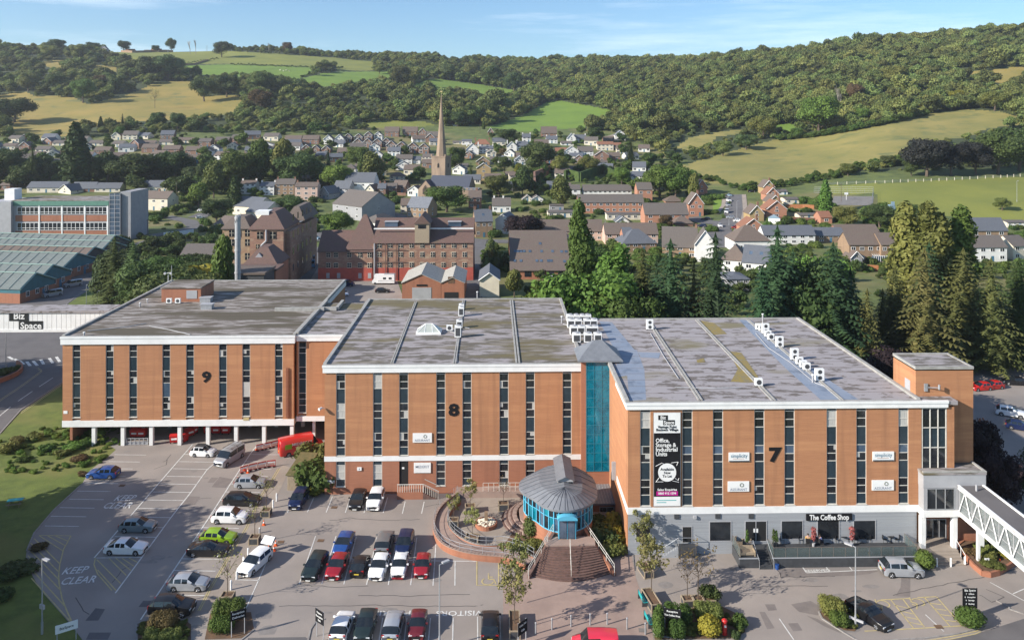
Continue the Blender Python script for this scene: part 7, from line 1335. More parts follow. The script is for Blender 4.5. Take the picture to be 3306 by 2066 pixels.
for _ in range(3):dense=[(dense[i-1]+dense[i]*2+dense[(i+1)%len(dense)])/4 for i in range(len(dense))]
mb=MB();n=len(dense);rg_=[rseg(p)for p in dense];m0=[]
for p,q in zip(dense,rg_):m0.append(p.lerp(q,.45)+Vector((0,0,.28)))
mb.add([tuple(p)for p in dense]+[tuple(p)for p in m0]+[(q.x,q.y,q.z)for q in rg_],[(i,(i+1)%n,n+(i+1)%n,n+i)[::-1]for i in range(n)]+[(n+i,n+(i+1)%n,2*n+(i+1)%n,2*n+i)[::-1]for i in range(n)])
mb.add([tuple(p)for p in dense]+[(p.x,p.y,p.z-.25)for p in dense],[(i,(i+1)%n,n+(i+1)%n,n+i)for i in range(n)])
mb.build('roof',m_zinc,rot)
for i in range(0,n,2):MB().bar(dense[i]+Vector((0,0,.03)),m0[i]+Vector((0,0,.03)),.035,3).bar(m0[i]+Vector((0,0,.03)),rg_[i]+Vector((0,0,.03)),.03,3).build('roof_seam',m_slate,rot)
lw=.95;u=(bk-ap).normalized();v_=Vector((u.y,-u.x,0));A_=g0('F',553,280,6.25);B2=A_+u*6.2
mb=MB();pts=[]
for c in(A_,B2):pts+=[c-v_*lw+Vector((0,0,-.4)),c+v_*lw+Vector((0,0,-.4)),c+v_*lw+Vector((0,0,.5)),c+Vector((0,0,.95)),c-v_*lw+Vector((0,0,.5))]
mb.add(pts,[(0,1,2,3,4),(9,8,7,6,5),(1,6,7,2),(0,4,9,5)]).build('lantern',m_lgrey,rot)
mb=MB();o_=v_*.18;mb.add([pts[4]-o_-u*.3+Vector((0,0,.02)),pts[3]-u*.3+Vector((0,0,.08)),pts[8]+Vector((0,0,.08)),pts[9]-o_+Vector((0,0,.02)),pts[2]+o_-u*.3+Vector((0,0,.02)),pts[7]+o_+Vector((0,0,.02))],[(0,1,2,3),(1,4,5,2)]).build('lantern_roof',m_zinc,rot)
for k in range(3):MB().box(-.25,.25,-.02,.02,-.3,.35).build('lantern_window',m_pane,rot,(A_.x-v_.x*0+(k-1)*.6,A_.y-.05,A_.z))
wl=[]
for i in range(n):wl.append(dense[i].lerp(cx_+Vector((0,0,ze_)),.13))
fl=2.0
frm=[i for i in range(n)if True]
base=MB();base.add([(p.x,p.y,0)for p in wl]+[(p.x,p.y,fl+.35)for p in wl],[(i,(i+1)%n,n+(i+1)%n,n+i)for i in range(n)]+[tuple(range(n,2*n))]).build('base_wall',m_brick2,rot)
m_ltb=M('pale_blue_frame',(.10,.42,.60),.45)
step=2;gz=(fl+.35,fl+1.9,ze_-.15)
for i in range(0,n-1,step):
 p,q=wl[i],wl[(i+step)%n]
 MB().bar((p.x,p.y,gz[0]),(p.x,p.y,gz[2]),.07,4).bar((p.x,p.y,gz[1]),(q.x,q.y,gz[1]),.045,4).bar((p.x,p.y,gz[0]),(q.x,q.y,gz[0]),.07,4).bar((p.x,p.y,gz[2]),(q.x,q.y,gz[2]),.07,4).build('glazing_frame',m_ltb,rot)
 c=cx_;ip=p.lerp(Vector((c.x,c.y,p.z)),.012);iq=q.lerp(Vector((c.x,c.y,q.z)),.012)
 for z0,z1 in((gz[0]+.05,gz[1]-.04),(gz[1]+.04,gz[2]-.05)):MB().add([(ip.x,ip.y,z0),(iq.x,iq.y,z0),(iq.x,iq.y,z1),(ip.x,ip.y,z1)],[(0,1,2,3)]).build('pane',m_pane2 if R.random()<.35 else m_tglass if R.random()<.3 else m_pane,rot)
dp=g0('F',568,712,fl);MB().box(dp.x-1.0,dp.x-.9,dp.y,dp.y+1.6,fl,fl+2.3).box(dp.x+.9,dp.x+1.0,dp.y,dp.y+1.6,fl,fl+2.3).box(dp.x-.04,dp.x+.04,dp.y,dp.y+.08,fl,fl+2.3).box(dp.x-1.15,dp.x+1.15,dp.y-.4,dp.y+1.6,fl+2.302,fl+2.42).build('porch_frame',m_ltb,rot)
ca=[(dp.x+math.cos(math.pi*k/12)*1.15,fl+2.424+math.sin(math.pi*k/12)*.42)for k in range(13)]
MB().add([(x,dp.y-.4,z)for x,z in ca]+[(x,dp.y+.3,z)for x,z in ca],[tuple(range(13))[::-1],tuple(range(13,26))]+[(k,k+1,14+k,13+k)for k in range(12)]).build('porch_canopy',m_ltb,rot)
for k in(-1,1):MB().box(dp.x+k*.47-.38,dp.x+k*.47+.38,dp.y-.04,dp.y-.01,fl+.1,fl+2.3).build('glass_door',m_pane2,rot)
lw_=thing('side_wing','low brick wing with a grey metal roof right of the rotunda','building');Yl=g0('F',880,600,0).y+3.2
a_=FP(*P('F',770,430),Yl);b_=FP(*P('F',996,425),Yl);MB().box(a_.x,b_.x,Yl,Y8+2,0,b_.z-.1).build('wall',m_brick2,lw_);MB().box(a_.x-.2,b_.x+.25,Yl-.35,Y8+2,b_.z-.098,b_.z+.12).build('roof',m_zinc,lw_)
for k in range(11):MB().bar((a_.x+.3+k*.38,Yl-.3,b_.z+.13),(a_.x+.3+k*.38,Y8+1.8,b_.z+.13),.03,3).build('roof_seam',m_lgrey,lw_)
opening(lw_,'window','F',828,457,935,540,Yl,cols=2,t=.07)
c=g0('F',940,235,4.5);MB().box(c.x-.28,c.x+.28,c.y-.1,c.y+.3,4.4,6.6).build('duct_box',m_lgrey,lw_)
stp=thing('entrance_steps','wide curved flight of dark brick steps up to the rotunda with a central handrail','steps')
ns=14;tl_=g0('F',402,770,fl-.15);tr2=g0('F',790,762,fl-.15);bl=g0('F',285,1020,0);brr=g0('F',915,1000,0)
for k in range(ns):
 f=(k+1)/ns;l=tl_.lerp(bl,f);r=tr2.lerp(brr,f);z=fl-.14*(k+1)-.0;pts=[];sag=1.05*f+.25
 for j in range(11):t=j/10;p=l.lerp(r,t);p.y-=math.sin(math.pi*t)*sag;pts.append(p)
 f0=k/ns;l2=tl_.lerp(bl,f0);r2_=tr2.lerp(brr,f0);s2=1.05*f0+.25;up=[]
 for j in range(11):t=j/10;p=l2.lerp(r2_,t);p.y-=math.sin(math.pi*t)*s2-.3;up.append(p)
 MB().prism([(p.x,p.y)for p in pts+up[::-1]],0,z).build('step',m_step,stp)
MB().prism([(p.x,p.y)for p in[tl_+Vector((-.0,-.05,0)),tr2+Vector((0,-.05,0)),tr2+Vector((.1,1.2,0)),Vector((dp.x+2.6,dp.y+.6,0)),Vector((dp.x-2.6,dp.y+.6,0)),tl_+Vector((-.1,1.2,0))]],0,fl).build('landing',m_pave,stp)
for s,t_,b_2 in((-1,g0('F',465,680,fl),bl),(1,g0('F',690,640,fl),brr)):
 e=b_2+Vector((s*.35,-.2,0));q=t_+Vector((s*.1,0,0));d=(e-q);d.z=0;d.normalize();nn=Vector((-d.y,d.x,0))*.16
 MB().add([tuple(q-nn),tuple(q+nn),tuple(e+nn),tuple(e-nn)]+[(q.x-nn.x,q.y-nn.y,fl+.35),(q.x+nn.x,q.y+nn.y,fl+.35),(e.x+nn.x,e.y+nn.y,.4),(e.x-nn.x,e.y-nn.y,.4)]+[(q.x-nn.x,q.y-nn.y,0),(q.x+nn.x,q.y+nn.y,0)],[(4,5,6,7),(8,4,7,3),(9,2,6,5),(3,7,6,2),(8,9,5,4)]).build('side_wall',m_step if s<0 else m_brick2,stp)
 for h_ in(.95,1.3):MB().bar((q.x,q.y,fl+h_),(e.x,e.y,.05+h_),.035,5).build('handrail',m_frame,stp)
 for k in range(5):p=q.lerp(e,k/4);MB().bar((p.x,p.y,fl*(1-k/4)),(p.x,p.y,fl*(1-k/4)+1.3),.03,4).build('rail_post',m_frame,stp)
q=g0('F',590,775,fl);e=g0('F',600,1030,0);MB().bar((q.x,q.y,fl+.9),(e.x,e.y,.95),.035,5).build('handrail',m_frame,stp)
for k in range(6):p=q.lerp(e,k/5);MB().bar((p.x,p.y,fl*(1-k/5)),(p.x,p.y,fl*(1-k/5)+.92),.025,4).build('rail_post',m_frame,stp)
ct=thing('ramp_court','curving brick walled ramp round a small court left of the rotunda','ramp')
outer=[g0('E',x,y,.6)for x,y in[(1640,345),(1560,400),(1490,470),(1455,550),(1452,630),(1480,700),(1540,760),(1640,800),(1760,825),(1880,838),(2000,845),(2090,870),(2165,905)]]
inner=[g0('E',x,y,.6)for x,y in[(1660,400),(1610,440),(1570,500),(1560,560),(1580,620),(1640,680),(1720,725),(1800,750),(1900,755),(1990,745),(2080,770),(2160,800),(2240,850)]]
def strip_wall(pts,z0,z1,w,mat,name,par,cap=None):
 mb=MB();cp=MB()
 for p,q in zip(pts[:-1],pts[1:]):
  d=q-p;d.z=0;d.normalize();nn=Vector((-d.y,d.x,0))*w/2;ee=d*.03
  mb.prism([p-nn-ee,q-nn+ee,q+nn+ee,p+nn-ee],z0,z1)
  if cap:n3=nn*1.25;cp.prism([p-n3-ee,q-n3+ee,q+n3+ee,p+n3-ee],z1+.002,z1+.07)
 mb.build(name,mat,par)
 if cap:cp.build('coping',cap,par)
def smooth(pts,k=2):
 for _ in range(k):
  o=[pts[0]]
  for p,q in zip(pts[:-1],pts[1:]):o+=[p.lerp(q,.25),p.lerp(q,.75)]
  pts=o+[pts[-1]]
 return pts
outer=smooth(outer);inner=smooth(inner)
MB().sheet([*outer,*inner[::-1]],.55).build('ramp_surface',m_pave,ct)if 0 else None
mb=MB();m_=min(len(outer),len(inner))
for i in range(m_-1):mb.sheet([outer[i],outer[i+1],inner[i+1],inner[i]],.55)
mb.build('ramp_surface',m_pave,ct)
strip_wall(outer,0,.75,.25,m_brick2,'outer_wall',ct,m_pave);strip_wall(inner,0,.68,.18,m_brick2,'inner_wall',ct,m_kerb)
MB().sheet([g0('E',x,y)for x,y in[(1640,420),(1580,520),(1590,620),(1700,710),(1850,750),(2000,740),(2110,640),(2120,560),(2150,470),(2150,400),(2100,350),(1700,350)]],.072).build('court_paving',m_pave2,ct)
for rr,zz in((0,1.0),(0,.55)):pass
for path,s0 in((outer,0),(inner,2)):
 rl=MB()
 for i in range(s0,len(path)-1,3):p=path[i];rl.bar((p.x,p.y,.6),(p.x,p.y,1.65),.025,4)
 for i in range(s0,len(path)-1):
  for h_ in(1.2,1.65):rl.bar((path[i].x,path[i].y,h_),(path[i+1].x,path[i+1].y,h_),.022,4)
 rl.build('railing',m_metal,ct)
pc_=g0('E',1862,600);rb=thing('round_planter','round brick planter full of pale stones in the middle of the court','planter',(pc_.x,pc_.y,.07))
MB().lathe([(1.35,0),(1.35,.45),(1.15,.45),(1.15,.38)],24).build('ring_wall',m_brick2,rb);mb=MB()
for k in range(150):
 t0=R.uniform(0,6.28);rr=math.sqrt(R.random())*1.08;s=R.uniform(.06,.15);x_,y_=math.cos(t0)*rr,math.sin(t0)*rr;h_=.42+(1.1-rr)*.22
 mb.bar((x_-s,y_,h_),(x_+s,y_+R.uniform(-s,s),h_+R.uniform(0,.08)),s*.6,5)
mb.build('stones',m_cream,rb,kind='stuff');MB().box(-.2,.2,-.2,.2,.4,1.7).build('stone_post',m_stone,rb)
for k in range(6):
 A0=g0('E',2005+k*22,470+0*k);pts=[]
 for x,y in[(2070,455),(2020,490),(1995,540),(2010,600),(2060,650),(2110,665)]:q=g0('E',x+k*17,y+k*3);pts.append(q)
 strip_wall(smooth(pts,1),.07,.16*(k+1)+.07,.5,m_step if k%2==0 else m_pave,'court_step',ct)
MB().prism([g0('E',x,y)for x,y in[(2170,480),(2120,540),(2130,620),(2200,690),(2300,650),(2250,480)]],.0,1.2).build('court_terrace',m_pave,ct)
Ywk=g0('E',1700,340).y;MB().box(g0('E',1625,345).x,FP(*P('E',2160,350),Ywk).x,Ywk-1.6,Y8-.02,0,.9).build('walkway',m_pave,ct)
rl=MB();xa_,xb_=g0('E',1840,345).x,FP(*P('E',2130,350),Ywk).x
for k in range(8):rl.bar((xa_+(xb_-xa_)*k/7,Ywk-1.5,.9),(xa_+(xb_-xa_)*k/7,Ywk-1.5,2.0),.03,4)
rl.bar((xa_,Ywk-1.5,2.0),(xb_,Ywk-1.5,2.0),.03,4).bar((xa_,Ywk-1.5,1.5),(xb_,Ywk-1.5,1.5),.03,4).build('railing',m_frame,ct)
ds=thing('door_steps','short steps with a cream balustrade at the ground floor door','steps');xd=FP(*P('E',1178,240),Y8).x
MB().box(xd,xd+3.4,Y8-1.6,Y8-.01,0,1.0).build('landing',m_brick2,ds)
for k in range(6):MB().box(xd+3.402+k*.32,xd+3.4+(k+1)*.32,Y8-1.6,Y8-.01,0,.84-k*.15).build('step',m_step,ds)
for k in range(12):xx=xd+.1+k*.3;MB().bar((xx,Y8-1.55,1.0),(xx,Y8-1.55,2.0),.035,4).build('baluster',m_frame,ds)
for k in range(8):xx=xd+3.5+k*.27;MB().bar((xx,Y8-1.55,.9-k*.12),(xx,Y8-1.55,1.9-k*.12),.035,4).build('baluster',m_frame,ds)
MB().bar((xd,Y8-1.55,2.0),(xd+3.5,Y8-1.55,2.0),.05,4).bar((xd+3.5,Y8-1.55,2.0),(xd+5.5,Y8-1.55,1.05),.05,4).bar((xd+3.5,Y8-.1,2.0),(xd+5.5,Y8-.1,1.05),.05,4).build('handrail',m_frame,ds)
tz=1.15;ter=thing('coffee_terrace','dark decked terrace with glass balustrade in front of the coffee shop','terrace')
tA=g0('H',255,890,0);tB=g0('H',1490,862,0);tA2=g0('F',1935,945,0);tB2=g0('F',2085,945,0);yF=tA.y
MB().box(tA.x,tB.x,yF,Y7-.1,0,tz).box(tA2.x,tB2.x,tA2.y,Y7-.1,0,tz-.004).box(tB2.x+.002,tA.x-.002,yF+1.9,Y7-.1,0,tz-.008).build('deck',m_dgrey,ter)
for k in range(46):xx=tA.x+.1+k*(tB.x-tA.x-.2)/46;MB().box(xx,xx+.36,yF-.04,yF-.002,.02,tz-.08).build('skirt_board',m_grey if 0 else m_dgrey,ter)
MB().box(tA.x-.1,tB.x+.1,yF-.08,yF+.0,tz-.06,tz+.04).box(tA2.x-.1,tB2.x+.05,tA2.y-.08,tA2.y,tz-.06,tz+.04).build('deck_edge',m_grey,ter)
m_bal=M('balustrade_glass',(.10,.14,.14),.05,spec=.7,alpha=.38)
def balus(x0,y0,x1,y1,zb,n):
 r_=MB();r_.bar((x0,y0,zb+1.1),(x1,y1,zb+1.1),.03,5)
 for k in range(n+1):t=k/n;r_.bar((x0+(x1-x0)*t,y0+(y1-y0)*t,zb),(x0+(x1-x0)*t,y0+(y1-y0)*t,zb+1.1),.022,4)
 r_.build('balustrade_rail',m_gtile,ter)
 d=Vector((x1-x0,y1-y0,0));L_=d.length;d.normalize();nn=Vector((-d.y,d.x,0))*.008
 for k in range(n):
  p=Vector((x0,y0,0))+d*(L_*k/n+.04);q=Vector((x0,y0,0))+d*(L_*(k+1)/n-.04);MB().prism([p-nn,q-nn,q+nn,p+nn],zb+.08,zb+1.04).build('glass_panel',m_bal,ter)
balus(tA.x+.1,yF+.05,tB.x-.05,yF+.05,tz,12);balus(tB.x-.05,yF+.05,tB.x-.05,Y7-.2,tz,3);balus(tA2.x+.05,tA2.y+.05,tA2.x+.05,Y7-.2,tz,4);balus(tA.x+.1,yF+.05,tA.x+.1,yF+1.9,tz,1)
for k in range(7):MB().box(tB2.x+.06,tA.x-.06,yF-.3+k*.3,yF+k*.3,0,.15*(k+1)-.004).build('step',m_dgrey,ter)
for x_ in(tB2.x,tA.x):MB().bar((x_,yF-.3,1.0),(x_,yF+1.9,2.1),.035,5).bar((x_,yF-.3,0),(x_,yF-.3,1.0),.03,4).build('handrail',m_metal,ter)
m_rattan=M('pale_rattan',(.34,.27,.19),.8,(.25,.19,.13),6)
def table(x,y,lab):t=thing('table',lab,'table',(x,y,tz));MB().lathe([(.38,.70),(.38,.74)],14).build('table_top',m_black,t);MB().bar((0,0,.02),(0,0,.7),.04,6).lathe([(.25,0),(.25,.03)],12).build('pedestal',m_black,t);return t
def chair(x,y,rz,lab,mat=None,sc=1):
 t=thing('chair',lab,'chair',(x,y,tz),rz);m_=mat or m_black;MB().box(-.24,.24,-.24,.24,.42,.46).build('seat',m_,t);MB().box(-.24,.24,.22,.26,.46,.92).build('backrest',m_,t)
 for sx in(-1,1):
  for sy in(-1,1):MB().bar((sx*.21,sy*.21,0),(sx*.21,sy*.21,.42),.02,4).build('leg',m_,t)
 t.scale=(sc,)*3;return t
names=['nearest the terrace stairs','second from the terrace stairs','under the shop sign','beside the right hand planter','second from the right end of the deck','at the right end of the deck']
for i,xx in enumerate((400,560,740,880,1040,1290)):
 c=g0('H',xx,690,tz);table(c.x,c.y+.5,'round black cafe table '+names[i])
 chair(c.x-.75,c.y+.5,math.pi/2,'black chair left of the cafe table '+names[i]);chair(c.x+.75,c.y+.6,-math.pi/2,'black chair right of the cafe table '+names[i])
for(rg,x,y,lab,rz)in[('F',1985,735,'pale rattan armchair at the back of the small left deck',0),('F',1930,760,'pale rattan armchair by the glass on the small left deck',1.2)]:
 c=g0(rg,x,y,tz);t=thing('armchair',lab,'armchair',(c.x,c.y,tz),rz);MB().box(-.4,.4,-.4,.4,.12,.42).build('seat',m_rattan,t);MB().box(-.4,.4,.3,.44,.42,.95).build('backrest',m_rattan,t)
 for s in(-1,1):MB().box(s*.42-.07,s*.42+.07,-.4,.42,.1,.62).build('armrest',m_rattan,t)
c=g0('F',1990,835,tz);t=thing('sofa','pale wooden framed sofa at the front of the small left deck','sofa',(c.x,c.y,tz));MB().box(-.8,.8,-.35,.35,.15,.42).build('seat',m_rattan,t);MB().box(-.8,.8,.36,.46,.42,.85).build('backrest',m_pwood,t)
for s in(-1,1):MB().box(s*.84-.05,s*.84+.05,-.38,.46,0,.6).build('armrest',m_pwood,t)
m_skin=M('skin',(.42,.25,.18),.6);m_hair=M('dark_hair',(.04,.028,.02),.8);m_vest=M('orange_vest',(.75,.13,.03),.7);m_trous=M('dark_trousers',(.03,.03,.04),.8);m_yj=M('mustard_jacket',(.55,.34,.10),.8);m_bj=M('blue_jacket',(.10,.13,.28),.8)
def person(loc,rz,label,top,legs,sit=False):
 t=thing('person',label,'person',loc,rz)
 def skin(edges,vs,name,mats,par=t):
  me=bpy.data.meshes.new(name);me.from_pydata([v[:3]for v in vs],edges,[]);o=link(name,me,par);me.materials.append(mats)
  sk=o.modifiers.new('s','SKIN');
  for i,v in enumerate(vs):me.skin_vertices[0].data[i].radius=(v[3],v[3]*(v[4]if len(v)>4 else 1))
  me.skin_vertices[0].data[0].use_root=True;sb=o.modifiers.new('b','SUBSURF');sb.levels=1;sb.render_levels=1;return o
 zh=.52 if sit else .92;k=1
 V=[(0,0,zh,.15,.75),(0,0,zh+.28,.14,.75),(0,0,zh+.50,.16,.7),(0,.0,zh+.60,.06),(0,-.01,zh+.70,.085,1.1),(0,-.01,zh+.80,.09,1.1)]
 E_=[(0,1),(1,2),(2,3),(3,4),(4,5)]
 for s in(-1,1):
  n=len(V)
  if sit:V+=[(s*.10,-.05,zh,.09),(s*.12,-.45,zh+.0,.07),(s*.12,-.47,zh-.42,.05),(s*.12,-.60,zh-.46,.04)]
  else:V+=[(s*.10,0,zh-.06,.095),(s*.11,-.02,.50,.065),(s*.11,.02,.09,.045),(s*.12,-.14,.05,.04)]
  E_+=[(0,n),(n,n+1),(n+1,n+2),(n+2,n+3)];n=len(V)
  V+=[(s*.20,0,zh+.50,.06),(s*.27,-.03,zh+.24,.045),(s*.22,-.24,zh+.12 if not sit else zh+.2,.035),(s*.20,-.32,zh+.12 if not sit else zh+.22,.035)];E_+=[(2,n),(n,n+1),(n+1,n+2),(n+2,n+3)]
 b=skin(E_,V,'body',m_skin)
 JV=[(0,0,zh-.02,.165,.8),(0,0,zh+.28,.155,.8),(0,0,zh+.50,.175,.72)];JE=[(0,1),(1,2)]
 for s in(-1,1):n=len(JV);JV+=[(s*.20,0,zh+.50,.07),(s*.27,-.03,zh+.24,.055),(s*.225,-.2,zh+.14 if not sit else zh+.2,.045)];JE+=[(2,n),(n,n+1),(n+1,n+2)]
 skin(JE,JV,'jacket',top)
 TV=[(0,0,zh,.16,.8)];TE=[]
 for s in(-1,1):
  n=len(TV)
  TV+=([(s*.10,-.05,zh,.10),(s*.12,-.45,zh,.08),(s*.12,-.47,zh-.38,.058)]if sit else[(s*.10,0,zh-.06,.105),(s*.11,-.02,.50,.075),(s*.11,.02,.12,.055)]);TE+=[(0,n),(n,n+1),(n+1,n+2)]
 skin(TE,TV,'trousers',legs)
 MB().lathe([(.05,zh+.90),(.098,zh+.86),(.108,zh+.79),(.09,zh+.74)][::-1],10,(0,.015,0)).build('hair',m_hair,t,smooth=True)
 MB().box(-.045,-.025,-.105,-.095,zh+.785,zh+.80).box(.025,.045,-.105,-.095,zh+.785,zh+.80).box(-.012,.012,-.125,-.10,zh+.745,zh+.78).build('face',m_hair,t)
 for s in(-1,1):
  if not sit:MB().box(s*.115-.045,s*.115+.045,-.2,.07,0,.08).build('shoe',m_black,t)
 return t
c=g0('E',175,793);person(c,2.6,'person in an orange vest standing by the raised tailgate of the white estate',m_vest,m_trous)
c=g0('H',560,700,tz);person((c.x,c.y+.1,tz),2.8,'person in a mustard jacket sitting with their back to the terrace glass',m_yj,m_trous,True);chair(c.x,c.y+.1,2.8+math.pi+math.pi,'black chair under the person in the mustard jacket')
c=g0('H',660,700,tz);person((c.x,c.y+.1,tz),2.2,'person in a blue jacket sitting on the terrace beside the mustard one',m_bj,m_trous,True);chair(c.x,c.y+.1,2.2+2*math.pi,'black chair under the person in the blue jacket')
for x,y,lab in((570,655,'tall pot plant with red leaves left of the middle shop window'),(905,660,'tall pot plant with red leaves right of the middle shop window')):
 c=g0('H',x,y,tz);t=thing('potted_plant',lab,'plant',(c.x,Y7-.7,tz));MB().lathe([(.14,0),(.2,.4),(.17,.4)],12).build('pot',m_lgrey,t);MB().bar((0,0,.3),(0,0,1.8),.03,5).build('stem',m_bark,t)
 lf=link('foliage',leaf_mesh('foliage',[(0,0,1.9,.3,.25,.3),(.05,0,1.4,.28,.25,.3),(0,0,.95,.25,.22,.28)],420,.13,int(x),core=0),t);lf.data.materials.append(M('pink_red_leaf',(.34,.09,.08),.7,(.24,.06,.06),4))
for rg,x,y,h,lab in(('F',1962,715,1.6,'slim evergreen in a pot left of the cafe doors'),('H',235,660,1.7,'slim evergreen in a pot right of the cafe doors'),('F',2175,690,1.5,'dark slim evergreen on the deck behind the stairs rail')):
 c=g0(rg,x,y,tz);t=thing('potted_plant',lab,'plant',(c.x,Y7-.6,tz));MB().lathe([(.16,0),(.2,.38),(.17,.38)],12).build('pot',m_dgrey,t);lf=link('foliage',leaf_mesh('foliage',[(0,0,.4+h*.3,.22,.2,.4),(0,0,.4+h*.7,.15,.15,.4)],360,.1,int(x),core=.6),t);lf.data.materials.append(l_green)
ss=thing('side_steps','dark metal steps and landing at the small black door in the grey wall','steps');p0=g0('F',1450,865);p1=g0('F',1590,862);dz=FP(*P('F',1520,735),Y7).z
MB().box(p0.x,p1.x,p0.y,Y7-.1,0,dz-.1).build('landing',m_dgrey,ss)
for k in range(7):MB().box(p0.x-.27*(k+1),p0.x-.27*k-.002,p0.y+.1,Y7-.3,0,(dz-.1)*(1-(k+1)/8)).build('step',m_grey,ss)
mb=MB().bar((p0.x,p0.y+.1,dz+.9),(p0.x-2.1,p0.y+.1,1.0),.03,4).bar((p0.x,p0.y+.1,dz),(p0.x,p0.y+.1,dz+.9),.03,4).bar((p0.x,p0.y+.1,dz+.9),(p1.x,p0.y+.1,dz+.9),.03,4).bar((p1.x,p0.y+.1,dz),(p1.x,p0.y+.1,dz+.9),.03,4).bar((p1.x,p0.y+.1,dz+.9),(p1.x,Y7-.1,dz+.9),.03,4).bar((p0.x-2.1,p0.y+.1,0),(p0.x-2.1,p0.y+.1,1),.03,4)
mb.build('railing',m_metal,ss);c=g0('H',290,900);bb=thing('blue_bucket','small blue bucket at the foot of the terrace stairs','bucket',(c.x,c.y,0));MB().lathe([(.2,0),(.24,.55)],12).build('body',PT['blue'],bb)
def ac(px,py,z,lab,w=.95,h=.85,dp=.38,fans=1,rz=0,stack=1):
 v=G(px,py,z);t=thing('air_conditioner',lab,'air conditioner',(v.x,v.y,z-.1),rz)
 MB().box(-w/2,w/2,-dp/2,dp/2,.12,.12+h).build('casing',m_white,t);MB().box(-w/2,-w/2+.12,-dp/2,dp/2,0,.118).box(w/2-.12,w/2,-dp/2,dp/2,0,.118).build('feet',m_dgrey,t)
 for k in range(fans):
  zc=.12+h*(k+.5)/fans;r_=min(w,h/fans)*.36;MB().bar((0,-dp/2-.012,zc),(0,-dp/2+.002,zc),r_,14).build('fan_grille',m_dgrey,t)
 return t
def bigac(px,py,z,lab,w=1.15,h=1.5,dp=.8):
 v=G(px,py,z);t=thing('condenser_unit',lab,'air conditioner',(v.x,v.y,z-.1));MB().box(-w/2,w/2,-dp/2,dp/2,.1,h).build('casing',m_white,t);MB().box(-w/2+.05,w/2-.05,-dp/2+.05,dp/2-.05,0,.098).build('feet',m_dgrey,t)
 MB().box(-w/2+.13,w/2-.13,-dp/2-.02,-dp/2-.001,.3,h-.3).build('grille',m_dgrey,t);MB().lathe([(w*.33,0),(w*.33,.1)],14,(0,0,h+.002)).build('fan_cowl',m_lgrey,t);return t
rowl={0:'back row',1:'second row',2:'third row',3:'front row'}
seq=['leftmost','second from the left','third from the left','fourth from the left','rightmost']
for r_,(y,xs_)in enumerate([(302,(1850,1893,1935,1972)),(345,(1855,1905,1970,2015)),(395,(1875,1925,1985,2020)),(448,(1895,1975,2045))]):
 for i,x in enumerate(xs_):bigac(*P('B',x,y),ZT8,'%s white condenser unit in the %s behind the stair tower'%(seq[i]if i<len(xs_)-1 else 'rightmost',rowl[r_]),h=1.45 if r_ else 1.2)
bigac(*P('B',1075,262),ZT8,'upper double air conditioner on the middle roof seam, front unit',.9,1.6,.7);bigac(*P('B',1078,215),ZT8,'rear air conditioner at the far end of the middle roof seam',.9,1.0,.6);bigac(*P('B',1052,412),ZT8,'front air conditioner of the pair on the middle roof seam',.95,1.8,.7);bigac(*P('B',1063,345),ZT8,'air conditioner just behind the pair on the middle roof seam',.95,1.3,.6)
ac(*P('B',993,368),ZT8,'small air conditioner with a round fan beside the glass rooflight')
for x,y,lab,f in[(340,108,'tall two fan air conditioner near the back left of the pale roof',2),(945,108,'first air conditioner of the line beside the blue strip, farthest away',1),(963,112,'second air conditioner of the line beside the blue strip',1),(983,130,'third and taller air conditioner of the line beside the blue strip',2),(997,148,'fourth air conditioner of the line beside the blue strip',1),(1013,165,'fifth air conditioner of the line beside the blue strip',1),(1061,205,'two fan air conditioner standing apart in the blue strip line',2),(1144,275,'tall unit at the left of the middle cluster on the blue strip',2),(1172,300,'second unit of the middle cluster on the blue strip',1),(1193,318,'third unit of the middle cluster on the blue strip',1),(1212,332,'front unit of the middle cluster on the blue strip',1),(1283,392,'big pair of units nearest the tower on the blue strip',2),(945,420,'single air conditioner at the lower end of the mossy seam',1)]:
 ac(*P('C',x,y),ZT7,lab,1.05 if f==2 else .9,1.45 if f==2 else .85,.45,f)
sk=thing('rooflight','white framed pyramid rooflight on the roof of the block with the 8','rooflight',G(*P('B',843,393),ZT8)+Vector((0,0,-.1)))
MB().box(-1.9,1.9,-.1,2.6,0,.3).build('kerb',m_white,sk);rf=[(-1.8,0,.302),(1.8,0,.302),(1.8,2.5,.302),(-1.8,2.5,.302),(-.5,1.25,1.35),(.5,1.25,1.35)]
m_rl=M('rooflight_glass',(.35,.38,.36),.15,(.45,.47,.42),.8);MB().add(rf,[(0,1,5,4),(1,2,5),(2,3,4,5),(3,0,4)]).build('glazing',m_rl,sk)
mb=MB()
for a_,b_ in((0,4),(1,5),(2,5),(3,4),(4,5),(0,1)):mb.bar(rf[a_],rf[b_],.06,4)
for k in(-.6,.6):mb.bar((k,0,.31),(k*.8,1.25,1.36),.045,4)
mb.build('glazing_bar',m_white,sk)
v0=G(*P('d',1402,1165),ZT9);v1=G(*P('d',1725,1175),ZT9);pr=thing('plant_room','small brick plant room with a flat roof standing on the roof of the raised block','plant room');
MB().box(v0.x,v1.x,v0.y,v0.y+6.5,ZT9-.1,ZT9+2.35).build('wall',m_brick2,pr);MB().box(v0.x-.15,v1.x+.15,v0.y-.15,v0.y+6.7,ZT9+2.352,ZT9+2.55).build('roof',m_roof9,pr);c=FP(*P('d',1665,1105),v0.y);MB().box(c.x-.95,c.x+.95,v0.y-.06,v0.y-.01,c.z-.75,c.z+.75).build('louvre_door',m_lgrey,pr)
for x,lab in((1468,'left of two air conditioners hung on the plant room wall'),(1545,'right of two air conditioners hung on the plant room wall')):c=FP(*P('d',x,1178),v0.y-.5);ac(*P('d',x,1180),ZT9,lab)
